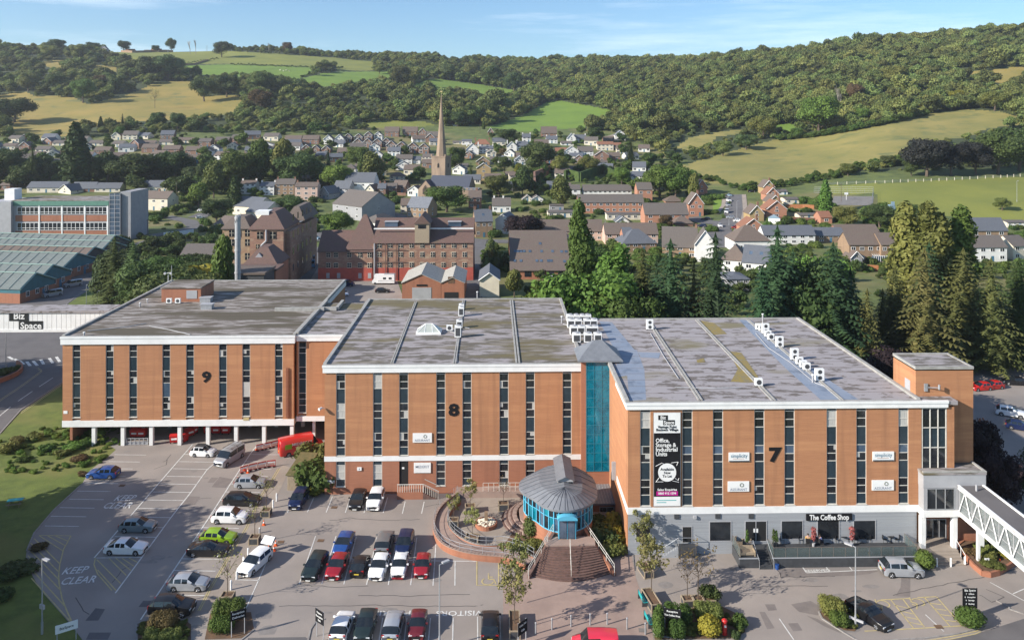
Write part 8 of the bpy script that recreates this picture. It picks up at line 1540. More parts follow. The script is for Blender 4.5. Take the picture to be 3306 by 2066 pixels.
for x,y,lab in((1800,1225,'grey metal duct box in front of the plant room'),(1790,1165,'dark grey duct box at the right foot of the plant room')):v=G(*P('d',x,y),ZT9);t=thing('duct_box',lab,'roof vent',(v.x,v.y,ZT9-.1));MB().box(-.95,.95,-.6,.6,0,.85).build('casing',m_metal,t);MB().box(-1.1,1.1,-.7,.7,.852,.95).build('cap',m_lgrey,t)
for rg,x,y,z,lab,h in[('d',1215,1210,ZT9,'short vent pipe on the left of the raised block roof',.7),('d',1280,1172,ZT9,'vent pipe left of the plant room',.6),('A',597,182,ZT9,'tiny white vent near the front left roof edge',.5),('B',1790,310,ZT8,'white capped vent beside the condenser cluster',1.0),('C',968,75,ZT7,'white flue behind the line of roof units',1.5),('C',1246,400,ZT7,'small pipe left of the big pair of units',.9),('B',1190,138,ZT8,'white vent pipe at the far parapet',1.2)]:
 v=G(*P(rg,x,y),z);t=thing('vent_pipe',lab,'roof vent',(v.x,v.y,z-.1));MB().bar((0,0,0),(0,0,h),.11,8).build('pipe',m_lgrey,t);MB().lathe([(.17,h),(.17,h+.12)],10).build('cap',m_white,t)
v=G(*P('d',1460,1000),ZT9);t=thing('loudspeaker_mast','thin mast with white horn loudspeakers at the back corner of the roof','mast',(v.x,v.y,ZT9-.1));MB().bar((0,0,0),(0,0,1.8),.06,6).bar((-.7,0,1.9),(.7,0,2.1),.05,4).build('pole',m_white,t)
for s_ in(-1,1):MB().bar((s_*.6,-.3,1.9),(s_*.6,.2,2.1),.25,8,.06).build('horn',m_white,t)
v=G(*P('d',1490,1030),ZT9);t=thing('aerial_mast','tall thin aerial pole behind the plant room','mast',(v.x,v.y,ZT9-.1));MB().bar((0,0,0),(0,0,4.2),.05,5).build('pole',m_metal,t)
def lamp(px,py,h,label,arm=1.0,rz=0,z=None,col=None):
 v=T(px,py)if z is None else G(px,py,z);t=thing('street_lamp',label,'lamp post',v,rz);MB().bar((0,0,0),(0,0,1.2),.11,8).bar((0,0,1.2),(0,0,h),.075,8,.05).build('post',col or m_metal,t)
 MB().bar((0,0,h-.05),(arm*.5,0,h+.06),.04,5).build('arm',col or m_metal,t);MB().box(arm*.3,arm*.3+.75,-.15,.15,h,h+.13).build('lamp_head',m_lgrey,t);MB().box(arm*.3+.05,arm*.3+.7,-.12,.12,h-.03,h-.002).build('lens',m_white,t);return t
l1=lamp(2762,2026,8.0,'grey lamp post standing in front of the coffee shop terrace',1,2.4);MB().box(-.75,.6,-.08,.08,.75,.95).build('cross_bar',m_lgrey,l1)
lamp(1419,2094,8.0,'lamp post rising from the lower edge among the parked cars',1,.6);l3=lamp(136,2047,7.4,'lamp post on the left lawn beside the hatched area',1,-.5);MB().box(-.3,.3,-.1,.1,2.5,2.9).build('sensor_box',m_lgrey,l3)
lamp(19,1200,9.5,'lamp post by the zebra crossing at the left edge',1,1.2);lamp(*P('d',750,1240),6.3,'lamp post on the verge behind the white link bridge',1,1.9,z=0);lamp(*P('d',845,1225),4.6,'slimmer lamp post beside the leaning trunk on the verge',.4,0,z=0);lamp(*P('d',1540,975),3.6,'short lamp post behind the rear roof edge',.8,2.0)
lamp(*P('g',190,400),8,'lamp post in front of the stepped brick gables',1,.5,col=m_lgrey);lamp(*P('f',1220,745),9,'lamp post between the two pink rows',.8,1.6);lamp(*P('g',2365,270),10,'floodlight pole at the edge of the sports field',.4,0);lamp(*P('f',2295,670),5,'thin pole at the corner of the junction',.3,0);lamp(*P('e',1245,440),8.5,'tall pale pole beside the pale gable near the hall',.2,0)
for(rg,x,y,h,lab)in[('b',660,620,9,'wooden pole on the slope left of the steeple'),('b',990,730,9,'wooden pole below the lower green field'),('f',660,400,8,'telegraph pole behind the ivy wall gable'),('f',898,490,8,'telegraph pole in front of the garden office'),('d',1533,300,11,'tall thin pole beside the cream house with the blue gable'),('c',2195,440,12,'pylon pole on the top right field'),('a',1465,215,10,'left of two thin poles on the skyline'),('a',1473,215,10,'right of two thin poles on the skyline'),('g',1000,270,9,'floodlight pole at the ball court'),('f',600,1290,4,'wooden pole with brackets behind the roof edge'),('d',1280,600,7,'pole beside the hedge near the cul de sac')]:
 v=tt(rg,x,y);t=thing('wooden_pole',lab,'pole',v);MB().bar((0,0,0),(0,0,h),.13,6,.1).build('post',m_bark,t);MB().bar((-.6,0,h-.4),(.6,0,h-.4),.05,4).build('crossarm',m_bark,t)
for i,(x,y)in enumerate([(318,1465),(447,1432),(598,1408),(750,1395),(885,1390),(1042,1428),(1187,1468)]):
 c=g0('F',x,y);t=thing('bollard',['leftmost','second','third','fourth','fifth','sixth','rightmost'][i]+' grey metal bollard of the row across the forecourt, from the left','bollard',(c.x,c.y,.05));MB().bar((0,0,0),(0,0,1.05),.07,10).build('post',m_metal,t);MB().lathe([(.085,1.05),(.085,1.12),(.02,1.15)],10).build('cap',m_lgrey,t)
for i,(rg,x,y,h)in enumerate([('D',2028,495,.95),('D',2002,545,.95),('D',1903,730,.6),('D',1818,905,.95),('D',1785,970,.95),('D',1735,1068,.8),('D',1693,1145,.95),('H',1668,880,.9),('H',1790,880,.9),('H',1910,868,.9)]):
 c=g0(rg,x,y);t=thing('bollard',['white bollard highest up the footway','white bollard just below the highest one on the footway','short grey bollard beside the second young tree','white bollard left of the white estate, upper one','white bollard left of the white estate, lower one','white bollard at the nose of the white estate','white bollard behind the lowest planter','white bollard nearest the round bush by the porch','middle white bollard before the porch','white bollard touching the brick raised bed'][i],'bollard',(c.x,c.y,.05))
 MB().bar((0,0,0),(0,0,h),.11,10,.10).build('post',m_white if i!=2 else m_lgrey,t);MB().lathe([(.10,h),(.07,h+.06),(.01,h+.08)],10).build('cap',m_white,t)
def cone(px,py,lab,h=.75):
 c=G(px,py);t=thing('traffic_cone',lab,'traffic cone',(c.x,c.y,.06));MB().box(-.2,.2,-.2,.2,0,.05).build('base',m_orange,t);MB().bar((0,0,.05),(0,0,h),.15,12,.03).build('body',m_orange,t);MB().bar((0,0,h*.45),(0,0,h*.68),.107,12,.075).build('white_band',m_white,t)
for rg,x,y,lab in[('E',125,595,'traffic cone beside the upper planter on the footway'),('E',218,755,'traffic cone right of the person in orange'),('E',205,795,'traffic cone just behind the white estate'),('E',168,852,'traffic cone against the side of the white estate'),('E',165,790,'traffic cone between the person and the raised tailgate'),('A',1735,1115+25,'cone at the lower end of the front barrier'),('H',2213,862,'red and white cone on the raised bed'),('A',1760,1160,'white capped cone beside the front barrier'),('A',1822,998,'cone at the left end of the rear barrier')]:cone(*P(rg,x,y),lab,.62)
def barrier(reg,pts,lab):
 for i in range(len(pts)-1):
  a_=g0(reg,*pts[i]);b_=g0(reg,*pts[i+1]);d=b_-a_;L_=d.length;t=thing('plastic_barrier',lab[i],'barrier',(a_.x,a_.y,.05),math.atan2(d.y,d.x))
  MB().box(.04,L_-.04,-.03,.03,.82,.98).box(.04,L_-.04,-.03,.03,.12,.22).box(.04,.10,-.03,.03,.22,.82).box(L_-.10,L_-.04,-.03,.03,.22,.82).build('frame',m_red,t)
  MB().box(.1,L_-.1,-.035,-.031,.6,.8).build('reflective_strip',m_white,t)
  for k in range(6):MB().box(.2+k*(L_-.4)/6,.26+k*(L_-.4)/6,-.02,.02,.22,.6).build('slat',m_red,t)
  MB().box(.1,.4,-.25,.25,0,.08).box(L_-.4,L_-.1,-.25,.25,0,.08).build('foot',m_black,t)
barrier('A',[(1705,1168),(1765,1150),(1830,1135),(1895,1122),(1960,1115)],['red barrier panel at the left end of the front run','second red barrier panel of the front run','third red barrier panel of the front run','red barrier panel at the right end of the front run'])
barrier('A',[(1818,1008),(1875,995),(1930,982),(1985,968)],['red barrier panel at the left end of the rear run by the van','middle red barrier panel of the rear run by the van','red barrier panel of the rear run touching the red van'])
def signpost(reg,x,y,w_,h0,h1,lab,rz=0,mat=m_sign,txt=(),name='direction_sign'):
 c=g0(reg,x,y);t=thing(name,lab,'sign',(c.x,c.y,.05),rz)
 for s in(-1,1):MB().bar((s*w_*.42,0,0),(s*w_*.42,0,h1),.045,6).build('leg',m_lgrey,t)
 MB().box(-w_/2,w_/2,-.09,-.046,h0,h1).build('panel',mat,t)
 for(s,dz,sz)in txt:text(s,sz,t,(0,-.10,h0+(h1-h0)*dz),UP,m_white if mat is m_sign else m_black,ext=.003,off=.004)
 return t
signpost('D',1745,1480,1.45,1.6,2.5,'black direction sign standing in the hedge at the left',.5,txt=[('Reception',.72,.28),('Deliveries',.3,.28)])
signpost('E',565,1480,1.25,1.5,2.75,'black direction sign on the small island left of the bottom row of cars',-.7,txt=[('Visitors',.78,.26),('Reception',.5,.26),('Exit',.22,.26)])
signpost('F',210,1560,1.3,1.2,2.4,'black direction sign beside the long planter of the forecourt',.8,txt=[('Units 7-9',.72,.26),('Cafe',.3,.26)])
signpost('F',1400,1450,1.7,1.4,2.3,'black direction sign in the hedge beside the turquoise benches',-.25,txt=[('Reception',.72,.26),('The Coffee Shop',.3,.22)])
ts=signpost('H',1950,1330,1.5,1.1,3.1,'tall black notice sign in the clipped bush at the right',0,txt=[('Biz Space',.9,.3),('7   Offices',.72,.2),('8   Reception',.56,.2),('9   Storage',.40,.2),('P   Parking',.22,.2)],name='notice_sign')
signpost('D',488,1530,1.9,1.1,1.9,'white lettered board on two posts at the bottom left',.55,mat=m_white,txt=[('BizSpace',.5,.34)])
signpost('H',2098,890,.5,.7,1.1,'small white sign on a post in the raised bed',0,mat=m_white,txt=[('P',.5,.3)],name='small_sign')
c=g0('F',1815,1470);t=thing('post_box','bright red pillar box beside the golden clipped shrub','post box',(c.x,c.y,.05));MB().lathe([(.26,0),(.26,.12),(.22,.14),(.22,1.3)],18).build('body',m_red,t);MB().lathe([(.27,1.3),(.28,1.38),(.2,1.48),(.03,1.55)],18).build('cap',m_red,t);MB().box(-.12,.12,-.235,-.2,1.12,1.16).build('slot',m_black,t);MB().box(-.09,.09,-.235,-.21,.82,1.02).build('notice_plate',m_white,t)
for x,y,lab in((1170,1215,'turquoise bench at the side of the upper long planter'),(1218,1385,'turquoise bench beside the hedge, nearest the camera')):
 c=g0('F',x,y);t=thing('park_bench',lab,'bench',(c.x,c.y,.05),math.radians(97))
 for k in range(3):MB().box(-.8,.8,-.25+k*.16,-.12+k*.16,.42,.46).build('seat_slat',m_turq,t)
 for k in range(3):MB().box(-.8,.8,.26,.30,.52+k*.14,.63+k*.14).build('back_slat',m_turq,t)
 for s in(-1,1):MB().box(s*.72-.04,s*.72+.04,-.25,.3,0,.418).box(s*.72-.04,s*.72+.04,.302,.34,0,.95).build('leg',m_dgrey,t)
c=g0('D',112,525);t=thing('picnic_table','green picnic table standing on the shaded lawn','picnic table',(c.x,c.y,.03),.25);MB().box(-.9,.9,-.38,.38,.7,.75).build('table_top',m_turq,t)
for s in(-1,1):MB().box(-.9,.9,s*.75-.13,s*.75+.13,.42,.46).build('seat',m_wood,t);MB().bar((s*.6,-.75,.0),(s*.6,.0,.72),.04,4).bar((s*.6,.75,.0),(s*.6,.0,.72),.04,4).bar((s*.6,-.75,.41),(s*.6,.75,.41),.04,4).build('leg',m_wood,t)
def planter(reg,x,y,w_,d_,h_,lab,rz=0,tree_=None,th=3.4,leaf='o',tlab=None,z=0.05,mat=None):
 c=g0(reg,x,y,z);t=thing('planter',lab,'planter',(c.x,c.y,z),rz);mt=mat or m_pwood
 for s in(-1,1):MB().box(-w_/2,w_/2,s*d_/2-.03,s*d_/2+.03,.06,h_-.06).build('side_panel',m_dgrey,t);MB().box(s*w_/2-.03,s*w_/2+.03,-d_/2+.03,d_/2-.03,.06,h_-.06).build('side_panel',m_dgrey,t)
 for a_ in(-1,1):
  for b_ in(-1,1):MB().box(a_*w_/2-.06,a_*w_/2+.06,b_*d_/2-.06,b_*d_/2+.06,0,h_).build('corner_post',mt,t)
 for s in(-1,1):MB().box(-w_/2+.06,w_/2-.06,s*d_/2-.05,s*d_/2+.05,h_-.10,h_).box(-w_/2+.06,w_/2-.06,s*d_/2-.05,s*d_/2+.05,.0,.1).build('rail',mt,t);MB().box(s*w_/2-.05,s*w_/2+.05,-d_/2+.06,d_/2-.06,h_-.10,h_).box(s*w_/2-.05,s*w_/2+.05,-d_/2+.06,d_/2-.06,.0,.1).build('rail',mt,t)
 MB().box(-w_/2+.05,w_/2-.05,-d_/2+.05,d_/2-.05,h_-.2,h_-.12).build('soil',m_soil,t)
 if tree_:tree(tree_,(c.x,c.y,z+h_-.14),th,leaf,tlab,'tree')
planter('D',1952,600,1.05,1.05,.85,'square planter on the footway beside the black estate',0,'thin',3.6,'P','thin young tree in the upper footway planter')
planter('D',1867,800,1.05,1.05,.85,'square planter behind the raised tailgate',0,'thin',3.6,'P','thin young tree beside the raised tailgate');planter('D',1668,1235,1.2,1.0,.9,'square planter at the lower end of the footway',0,'thin',3.9,'P','thin young tree at the lower end of the footway')
planter('E',1738,490,1.2,1.0,.9,'square planter with a bushy small tree at the top of the court',.1,'street',2.6,'P','small bushy tree in the top planter of the court');planter('E',1997,470,1.2,1.0,.9,'square planter on the right of the court near the wall',.05,'thin',2.6,'b','bare small tree in the planter near the wall')
planter('E',1608,600,1.1,1.0,.9,'square planter at the left of the court',0,'street',2.5,'P','small tree in the left planter of the court');planter('E',1755,730,1.5,1.0,.9,'square planter at the bottom of the court',-.2,'street',2.6,'P','small green tree in the bottom planter of the court')
planter('F',150,1420,1.0,3.2,.85,'long planter on the left of the forecourt holding two trees',0);planter('F',1235,1225,1.0,2.8,.85,'long planter beside the upper turquoise bench',.18)
for x,y,h,lab in[(160,1240,4.9,'pale leafed tree at the left edge of the forecourt, rear one'),(150,1440,4.3,'pale leafed tree in the long planter of the forecourt')]:c=g0('F',x,y);tree('street',(c.x,c.y,.7),h,'P',lab,'tree',wide=.85)
for x,y,h,lab,kd in[(1150,870,3.9,'young tree nearest the corner of the grey wall','street'),(1200,1010,3.0,'bushy young tree behind the upper bench','street'),(1235,1190,4.6,'pale young tree in the planter by the upper bench','street')]:c=g0('F',x,y);tree(kd,(c.x,c.y,.6),h,'P',lab,'tree',wide=.95)
planter('F',1190,985,1.0,1.9,.8,'rear planter against the corner of the grey wall',.2)
for x,lab,tl in((1520,'left of three small planters behind the hedge','reddish sparse tree, left of the pair behind the hedge'),(1605,'middle of three small planters behind the hedge','taller reddish sparse tree behind the hedge')):planter('F',x,1235,1.0,1.0,.8,lab,.05,'thin' if x<1600 else 'thin',4.6 if x>1600 else 3.8,'b',tl)
planter('F',1690,1235,1.1,1.0,.8,'right of three small planters behind the hedge',.05);c=g0('F',1690,1215);tree('bush',(c.x,c.y,.6),1.3,'d','dark leafy shrub in the right small planter','shrub')
def shrub(reg,x,y,h,leaf,lab,wide=1.3,kind='bush',z=.05):c=g0(reg,x,y,z);return tree(kind,(c.x,c.y,z),h,leaf,lab,'shrub',wide=wide)
def hedge(reg,pts,w_,h_,leaf,lab,n=5200,size=.11):
 ps=[g0(reg,*p)for p in pts];lob=[];c=sum(ps,Vector())/len(ps)
 for p,q in zip(ps[:-1],ps[1:]):
  m=max(2,int((q-p).length/.55))
  for k in range(m):v=p.lerp(q,k/m)-c;lob.append((v.x+R.uniform(-.1,.1),v.y+R.uniform(-.1,.1),h_*.52*R.uniform(.93,1.07),.55,w_/2,h_*.52))
 o=link('hedge',leaf_mesh('hedge',lob,n,size,len(lob),core=.9,jit=.5),None,c);o.location.z=.05;o.data.materials.append(LEAFS[leaf]);o['label']=lab;o['category']='hedge';return o
hedge('D',[(1600,1340),(1690,1330),(1800,1345)],2.2,1.5,'g','low rounded hedge behind the black sign at the bottom left');hedge('D',[(1570,1440),(1640,1455),(1700,1440)],1.8,1.3,'l','brighter green front part of the bottom left hedge',3600)
hedge('D',[(1120,1440),(1210,1430),(1290,1440)],2.3,1.5,'b','brownish shrub bed in front of the black crossover',4200);hedge('D',[(1090,1510),(1200,1525),(1340,1500)],1.5,1.0,'o','yellow green edging shrubs at the bottom left',3000)
hedge('F',[(1290,1500),(1290,1420),(1300,1350)],1.6,1.7,'g','tall dark green hedge block left of the white legged sign',3600);hedge('F',[(1380,1380),(1480,1390),(1560,1380)],2.2,1.8,'g','long green hedge behind the black sign',4600);hedge('F',[(1420,1490),(1520,1500)],1.6,1.5,'g','green hedge in front of the sign legs',3000);hedge('F',[(1610,1330),(1700,1330),(1800,1360)],1.9,1.4,'o','olive hedge behind the golden clipped shrub',4200)
shrub('F',1695,1470,1.75,'y','golden clipped shrub left of the post box',1.25,'tidy');shrub('F',1935,1400,1.2,'g','dark green shrub right of the post box',.9);shrub('F',1900,1490,.55,'W','low grey green plant at the foot of the post box',1.2)
hedge('H',[(700,1290),(790,1300),(880,1330)],2.2,1.7,'o','yellow green hedge left of the black coupe',4600);hedge('H',[(800,1380),(900,1400)],1.8,1.2,'g','lower front part of the hedge by the black coupe',2600)
shrub('H',1560,880,1.75,'g','round green bush between the terrace and the entrance steps',1.2,'tidy');shrub('H',1950,1375,1.5,'g','clipped green bush under the tall black notice sign',1.9,'tidy')
shrub('E',530,300,3.6,'g','large green shrub against the corner of the block with the 8',1.1);shrub('E',560,110,3.2,'o','upper olive shrub by the corner of the block with the 8',1.1);shrub('E',530,345,.9,'y','yellow green low shrub below the large corner shrub',2.0)
shrub('F',285,695,2.5,'d','round dark shrub at the left foot of the rotunda',.8,'tidy');shrub('F',160,795,.9,'W','grey green spiky shrub left of the steps',1.7);shrub('F',320,775,.9,'o','olive shrub against the left wall of the steps',1.4)
shrub('F',950,690,2.3,'y','yellow leafed shrub at the corner of the block with the 7',1.2);shrub('F',860,740,2.1,'W','dark grey green shrub right of the steps',1.3);shrub('F',910,820,1.3,'o','low shrub at the lower right side of the steps',1.5);shrub('F',805,625,1.5,'d','dark shrub under the window of the side wing',1.5)
shrub('E',240-0,0+5,.01,'g','tiny weed',1)if 0 else None
rbx=[g0('H',x,y)for x,y in[(1840,735),(1990,900),(2060,960),(2130,972),(2200,955),(2370,850),(2350,790),(2200,680),(2050,670),(1900,690)]]
rbd=thing('raised_bed','brick edged raised bed with bark, logs and shrubs under the footbridge','raised bed');strip_wall(rbx+[rbx[0]],0,.62,.25,m_brick2,'brick_edge',rbd);MB().prism([(p.x,p.y)for p in rbx],0,.5).build('bark_mulch',m_soil,rbd)
for x,y,h,lf,lab,wd in[(2080,750,.9,'o','pale green angular shrub on the raised bed',1.6),(2130,800,.8,'o','second pale green shrub on the raised bed',1.5),(2190,720,1.3,'W','dark shrub at the back of the raised bed',1.6),(2310,800,.8,'y','yellow green shrub at the right end of the raised bed',1.8),(2150,880,.6,'o','low grassy plant at the front of the raised bed',2.4),(1960,760,.5,'b','russet ground plant on the left of the raised bed',2.2)]:shrub('H',x,y,h,lf,lab,wd,z=.5)
c=g0('E',365,325);bs=thing('bin_store','wooden slatted bin store with a moss grown roof at the corner','shelter',(c.x,c.y,.05),-.12)
for k in range(16):MB().box(-1.0+k*.13,-.90+k*.13,0,.04,0,2.0).build('slat',m_pwood,bs)
for k in range(26):MB().box(-1.0,-.96,.05+k*.2,.2+k*.2,0,2.0).box(1.02,1.06,.05+k*.2,.2+k*.2,0,2.0).build('slat',m_wood,bs)
MB().add([(-1.2,-.15,2.0),(1.3,-.15,2.0),(1.3,5.5,2.7),(-1.2,5.5,2.7),(-1.2,-.15,2.12),(1.3,-.15,2.12),(1.3,5.5,2.82),(-1.2,5.5,2.82)],[(0,3,2,1),(4,5,6,7),(0,1,5,4),(1,2,6,5),(2,3,7,6),(3,0,4,7)]).build('roof',M('mossy_roof',(.10,.095,.035),.95,(.15,.12,.05),2,bump=.5),bs)
def bin_(reg,x,y,lab,rz=0,txt=None):
 c=g0(reg,x,y);t=thing('wheeled_bin',lab,'bin',(c.x,c.y,.06),rz);MB().add([(-.6,-.42,.2),(.6,-.42,.2),(.6,.42,.2),(-.6,.42,.2),(-.68,-.5,1.15),(.68,-.5,1.15),(.68,.5,1.15),(-.68,.5,1.15)],[(0,3,2,1),(4,5,6,7),(0,1,5,4),(1,2,6,5),(2,3,7,6),(3,0,4,7)]).build('tub',m_red,t)
 MB().add([(-.7,-.54,1.16),(.7,-.54,1.16),(.7,.52,1.16),(-.7,.52,1.16),(-.66,0,1.4),(.66,0,1.4)],[(0,1,5,4),(1,2,5),(2,3,4,5),(3,0,4)]).build('lid',m_red,t);MB().box(-.4,.4,-.52,-.47,.6,.85).build('label_patch',m_white,t)
 for a_ in(-1,1):
  for b_ in(-1,1):MB().bar((a_*.5,b_*.35-.04,.1),(a_*.5,b_*.35+.04,.1),.1,8).build('wheel',m_black,t)
for i,(x,y)in enumerate([(960,905),(1010,905),(1240,945),(1300,940),(1345,900),(1540,880),(1607,880),(1480,878),(970,870),(1370,885)]):bin_('A',x,y,['left red bin inside the metal pen','right red bin inside the metal pen','red bin at the left of the third column','red bin behind the third column','red bin turned sideways beyond the third column','left of two red bins facing out deep in the undercroft','right of two red bins facing out deep in the undercroft','red bin half hidden left of the facing pair','red bin at the back of the metal pen','rear red bin of the sideways pair'][i],(0,0,.2,-.3,.9,0,0,.2,0,1.0)[i])
pn=thing('metal_pen','low grey metal pen in front of the red bins between two columns','fence');p0=g0('A',900,962);p1=g0('A',1045,965);mb=MB()
for h_ in(.15,.55,1.05):mb.box(p0.x,p1.x,p0.y-.03,p0.y+.03,h_-.04,h_+.04)
mb.build('rail',m_lgrey,pn)
for k in range(6):xx=p0.x+(p1.x-p0.x)*k/5;MB().box(xx-.04,xx+.04,p0.y-.05,p0.y+.05,.0,1.1).build('post',m_lgrey,pn)
MB().box(p0.x,p1.x,p0.y+.03,p0.y+.05,.2,.5).build('panel',m_metal,pn)
for x,y,h,lf,lab,wd in[(120,950,1.9,'P','large olive shrub on the bank at the far left',1.5),(60,1010,2.4,'o','dark shrub cut by the left edge on the bank',1.6),(250,920,1.8,'o','straggly shrub on the upper bank',1.8),(330,1000,1.6,'g','green shrub in the middle of the bank',1.8),(520,990,1.5,'l','bright green weeds at the foot of the bank',2.4),(620,960,1.7,'g','leafy shrub beside the left column',1.6),(690,900,2.4,'l','light green bush growing up against the leftmost column',1.2),(560,1070,1.3,'b','brown straggly undergrowth above the blue car',2.2),(440,1030,1.4,'o','olive undergrowth on the bank',2.0),(160,1080,1.2,'g','dark shrub lower on the bank',1.8),(590,1175,1.0,'b','brown dead heap of twigs behind the blue car',1.8),(520,830,1.6,'d','dark ivy clump under the left corner of the raised block',1.5),(30,460,2.2,'d','dark laurel in the walled bed at the left road',1.8),(110,430,1.6,'W','clipped grey green shrub in the walled bed at the left road',1.6),(720,1060,1.0,'l','bright grassy tuft by the top bays',2.2)]:shrub('A',x,y,h*.62,lf,lab,wd*.8)
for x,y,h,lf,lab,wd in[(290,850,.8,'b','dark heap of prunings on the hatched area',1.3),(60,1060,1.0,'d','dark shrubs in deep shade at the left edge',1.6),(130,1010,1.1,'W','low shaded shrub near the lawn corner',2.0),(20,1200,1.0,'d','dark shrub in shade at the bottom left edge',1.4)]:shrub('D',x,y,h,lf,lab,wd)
bw=[g0('A',x,y)for x,y in[(-60,540),(60,500),(140,460),(165,420),(120,390)]];t=thing('brick_planter','low curved brick wall round the shrubs at the left road','wall');strip_wall(smooth(bw,1),0,.9,.3,m_brick2,'brick_wall',t)
c=FP(*P('B',105,915),Y8);t=thing('floodlight','small white floodlight on the corner of the block with the 8','floodlight',(c.x-.1,Y8-.1,c.z));MB().bar((.1,0,0),(-.35,-.3,.15),.05,5).build('arm',m_white,t);MB().bar((-.2,-.2,.1),(-.5,-.55,.0),.13,8,.2).build('lamp_head',m_white,t)
for rt,z_,lst in[(b7,ZT7,[('C',(930,130,1000,210,1120,290,1260,405,1330,430)),('C',(345,130,420,260,500,380)),('C',(850,430,700,436,480,430))]),(b8,ZT8,[('B',(1100,232,1140,236)),('B',(1095,345,1135,350)),('B',(1050,420,1045,590)),('B',(1000,375,1035,385)),('B',(1800,320,1830,330))]),(b9,ZT9,[('A',(1060,115,1200,140,1350,175)),('A',(620,150,900,120,1040,95))])]:
 for rg,c in lst:
  q=[G(*P(rg,c[i],c[i+1]),z_)for i in range(0,len(c),2)];mb=MB()
  for a_,b_ in zip(q[:-1],q[1:]):mb.bar((a_.x,a_.y,z_-.02),(b_.x,b_.y,z_-.02),.06,5)
  mb.build('roof_pipe',m_lgrey,rt)
for rt,x0_,x1_,y0_,y1_,z_,n_ in((b7,x70+.3,x71-.3,Y7+.5,Yb7-.6,ZT7-.1,15),(b8,x80+.3,x81-.3,Y8+.5,Yb8-.6,ZT8-.1,15),(b9,x90+.3,x91-.3,Y9+.5,Yb9-.6,ZT9-.1,16)):
 for k in range(1,n_):yy=y0_+(y1_-y0_)*k/n_+R.uniform(-.3,.3);MB().box(x0_,x1_,yy,yy+.07,z_+.0005,z_+.012).build('felt_lap',m_tile,rt)
def strip(name,mat,reg,pts,w,lift=.12,wend=None):
 P3=[tt(reg,*p)for p in pts];out=[]
 for p,q in zip(P3[:-1],P3[1:]):
  m=max(1,int((q-p).length/6));out+=[p.lerp(q,k/m)for k in range(m)]
 out.append(P3[-1]);mb=MB();L_=[];R_=[]
 for i,p in enumerate(out):
  d=out[min(i+1,len(out)-1)]-out[max(i-1,0)];d.z=0;d.normalize();n=Vector((-d.y,d.x,0));ww=w+((wend or w)-w)*i/len(out)
  a_=p+n*ww/2;b_=p-n*ww/2;a_.z=ground_z(a_.x,a_.y)+lift;b_.z=ground_z(b_.x,b_.y)+lift;L_.append(a_);R_.append(b_)
 for i in range(len(out)-1):mb.sheet([R_[i],R_[i+1],L_[i+1],L_[i]])
 BLKP.append([P(reg,*p)for p in pts]);return mb.build(name,mat,kind='structure')
BLKP=[]
m_road=M('town_asphalt',(.135,.13,.132),.9,(.105,.10,.10),.3)
strip('street',m_road,'g',[(170,215),(175,300),(160,400),(60,470),(20,560)],9);strip('street',m_road,'f',[(1950,600),(2100,640),(2250,650),(2420,690)],9,.16);strip('street',m_road,'f',[(2250,700),(2220,780),(2200,860)],7,.14)
strip('pavement',m_pave2,'g',[(245,215),(255,330),(235,440),(120,560)],2.2,.2);strip('pavement',m_pave2,'g',[(95,215),(85,300),(30,370)],2,.2)
strip('lane',m_road,'f',[(20,790),(120,800),(390,810)],8);strip('lane',m_road,'f',[(140,800),(110,900),(80,1100),(60,1300)],6,.14);strip('lane',m_road,'e',[(1430,560),(1500,600),(1700,600)],8);strip('lane',m_road,'e',[(1380,540),(1560,580),(1700,620)],9,.14)
strip('lane',m_road,'d',[(1440,430),(1640,470),(1700,520),(1560,560),(1300,600)],7);strip('lane',m_road,'d',[(1700,440),(1800,400)],9,.14);strip('lane',m_road,'d',[(1180,700),(1300,660),(1450,620)],12,.1)
strip('parking_court',m_road,'e',[(720,750),(900,800)],22,.1);strip('lane',m_road,'e',[(800,860),(790,1010),(700,1140)],8,.12);strip('ball_court',M('grey_court',(.19,.18,.17),.9,(.15,.14,.13),.4),'g',[(930,260),(1250,265)],22,.12);strip('lane',m_pave2,'b',[(1880,760),(2000,720),(2150,690)],5,.15)
def wall_line(reg,pts,h,th,mat,label,name='garden_wall',cat='wall'):
 P3=[tt(reg,*p)for p in pts];mb=MB()
 for p,q in zip(P3[:-1],P3[1:]):
  d=q-p;d.z=0;d.normalize();n=Vector((-d.y,d.x,0))*th/2;k=[p-n,q-n,q+n,p+n]
  mb.add([(v.x,v.y,v.z-.6)for v in k]+[(v.x,v.y,v.z+h)for v in k],[(0,3,2,1),(4,5,6,7),(0,1,5,4),(1,2,6,5),(2,3,7,6),(3,0,4,7)])
 t=thing(name,label,cat);mb.build('wall_body',mat,t);return t
wall_line('a',[(860,240),(940,245),(1080,232),(1230,212)],3.2,.8,m_stone,'pale stone wall round the hilltop farm yard');wall_line('a',[(1300,332),(1380,330),(1480,300)],2.2,.6,m_stone,'short stone wall in the middle of the hill pasture');wall_line('b',[(1060,690)],1,.4,m_stone,'x')if 0 else None
wall_line('f',[(610,400),(605,290),(740,235)],6.5,1.2,O_,'tall brown brick wall climbing beside the weeping willow');wall_line('f',[(870,275),(900,260),(1000,290),(1200,215),(1310,280)],6,1.5,l_dark,'long ivy covered wall behind the terraces','ivy_wall');wall_line('f',[(620,1200),(840,1190)],2.2,.4,m_stone,'grey garden wall behind the roof edge of the block with the 8')
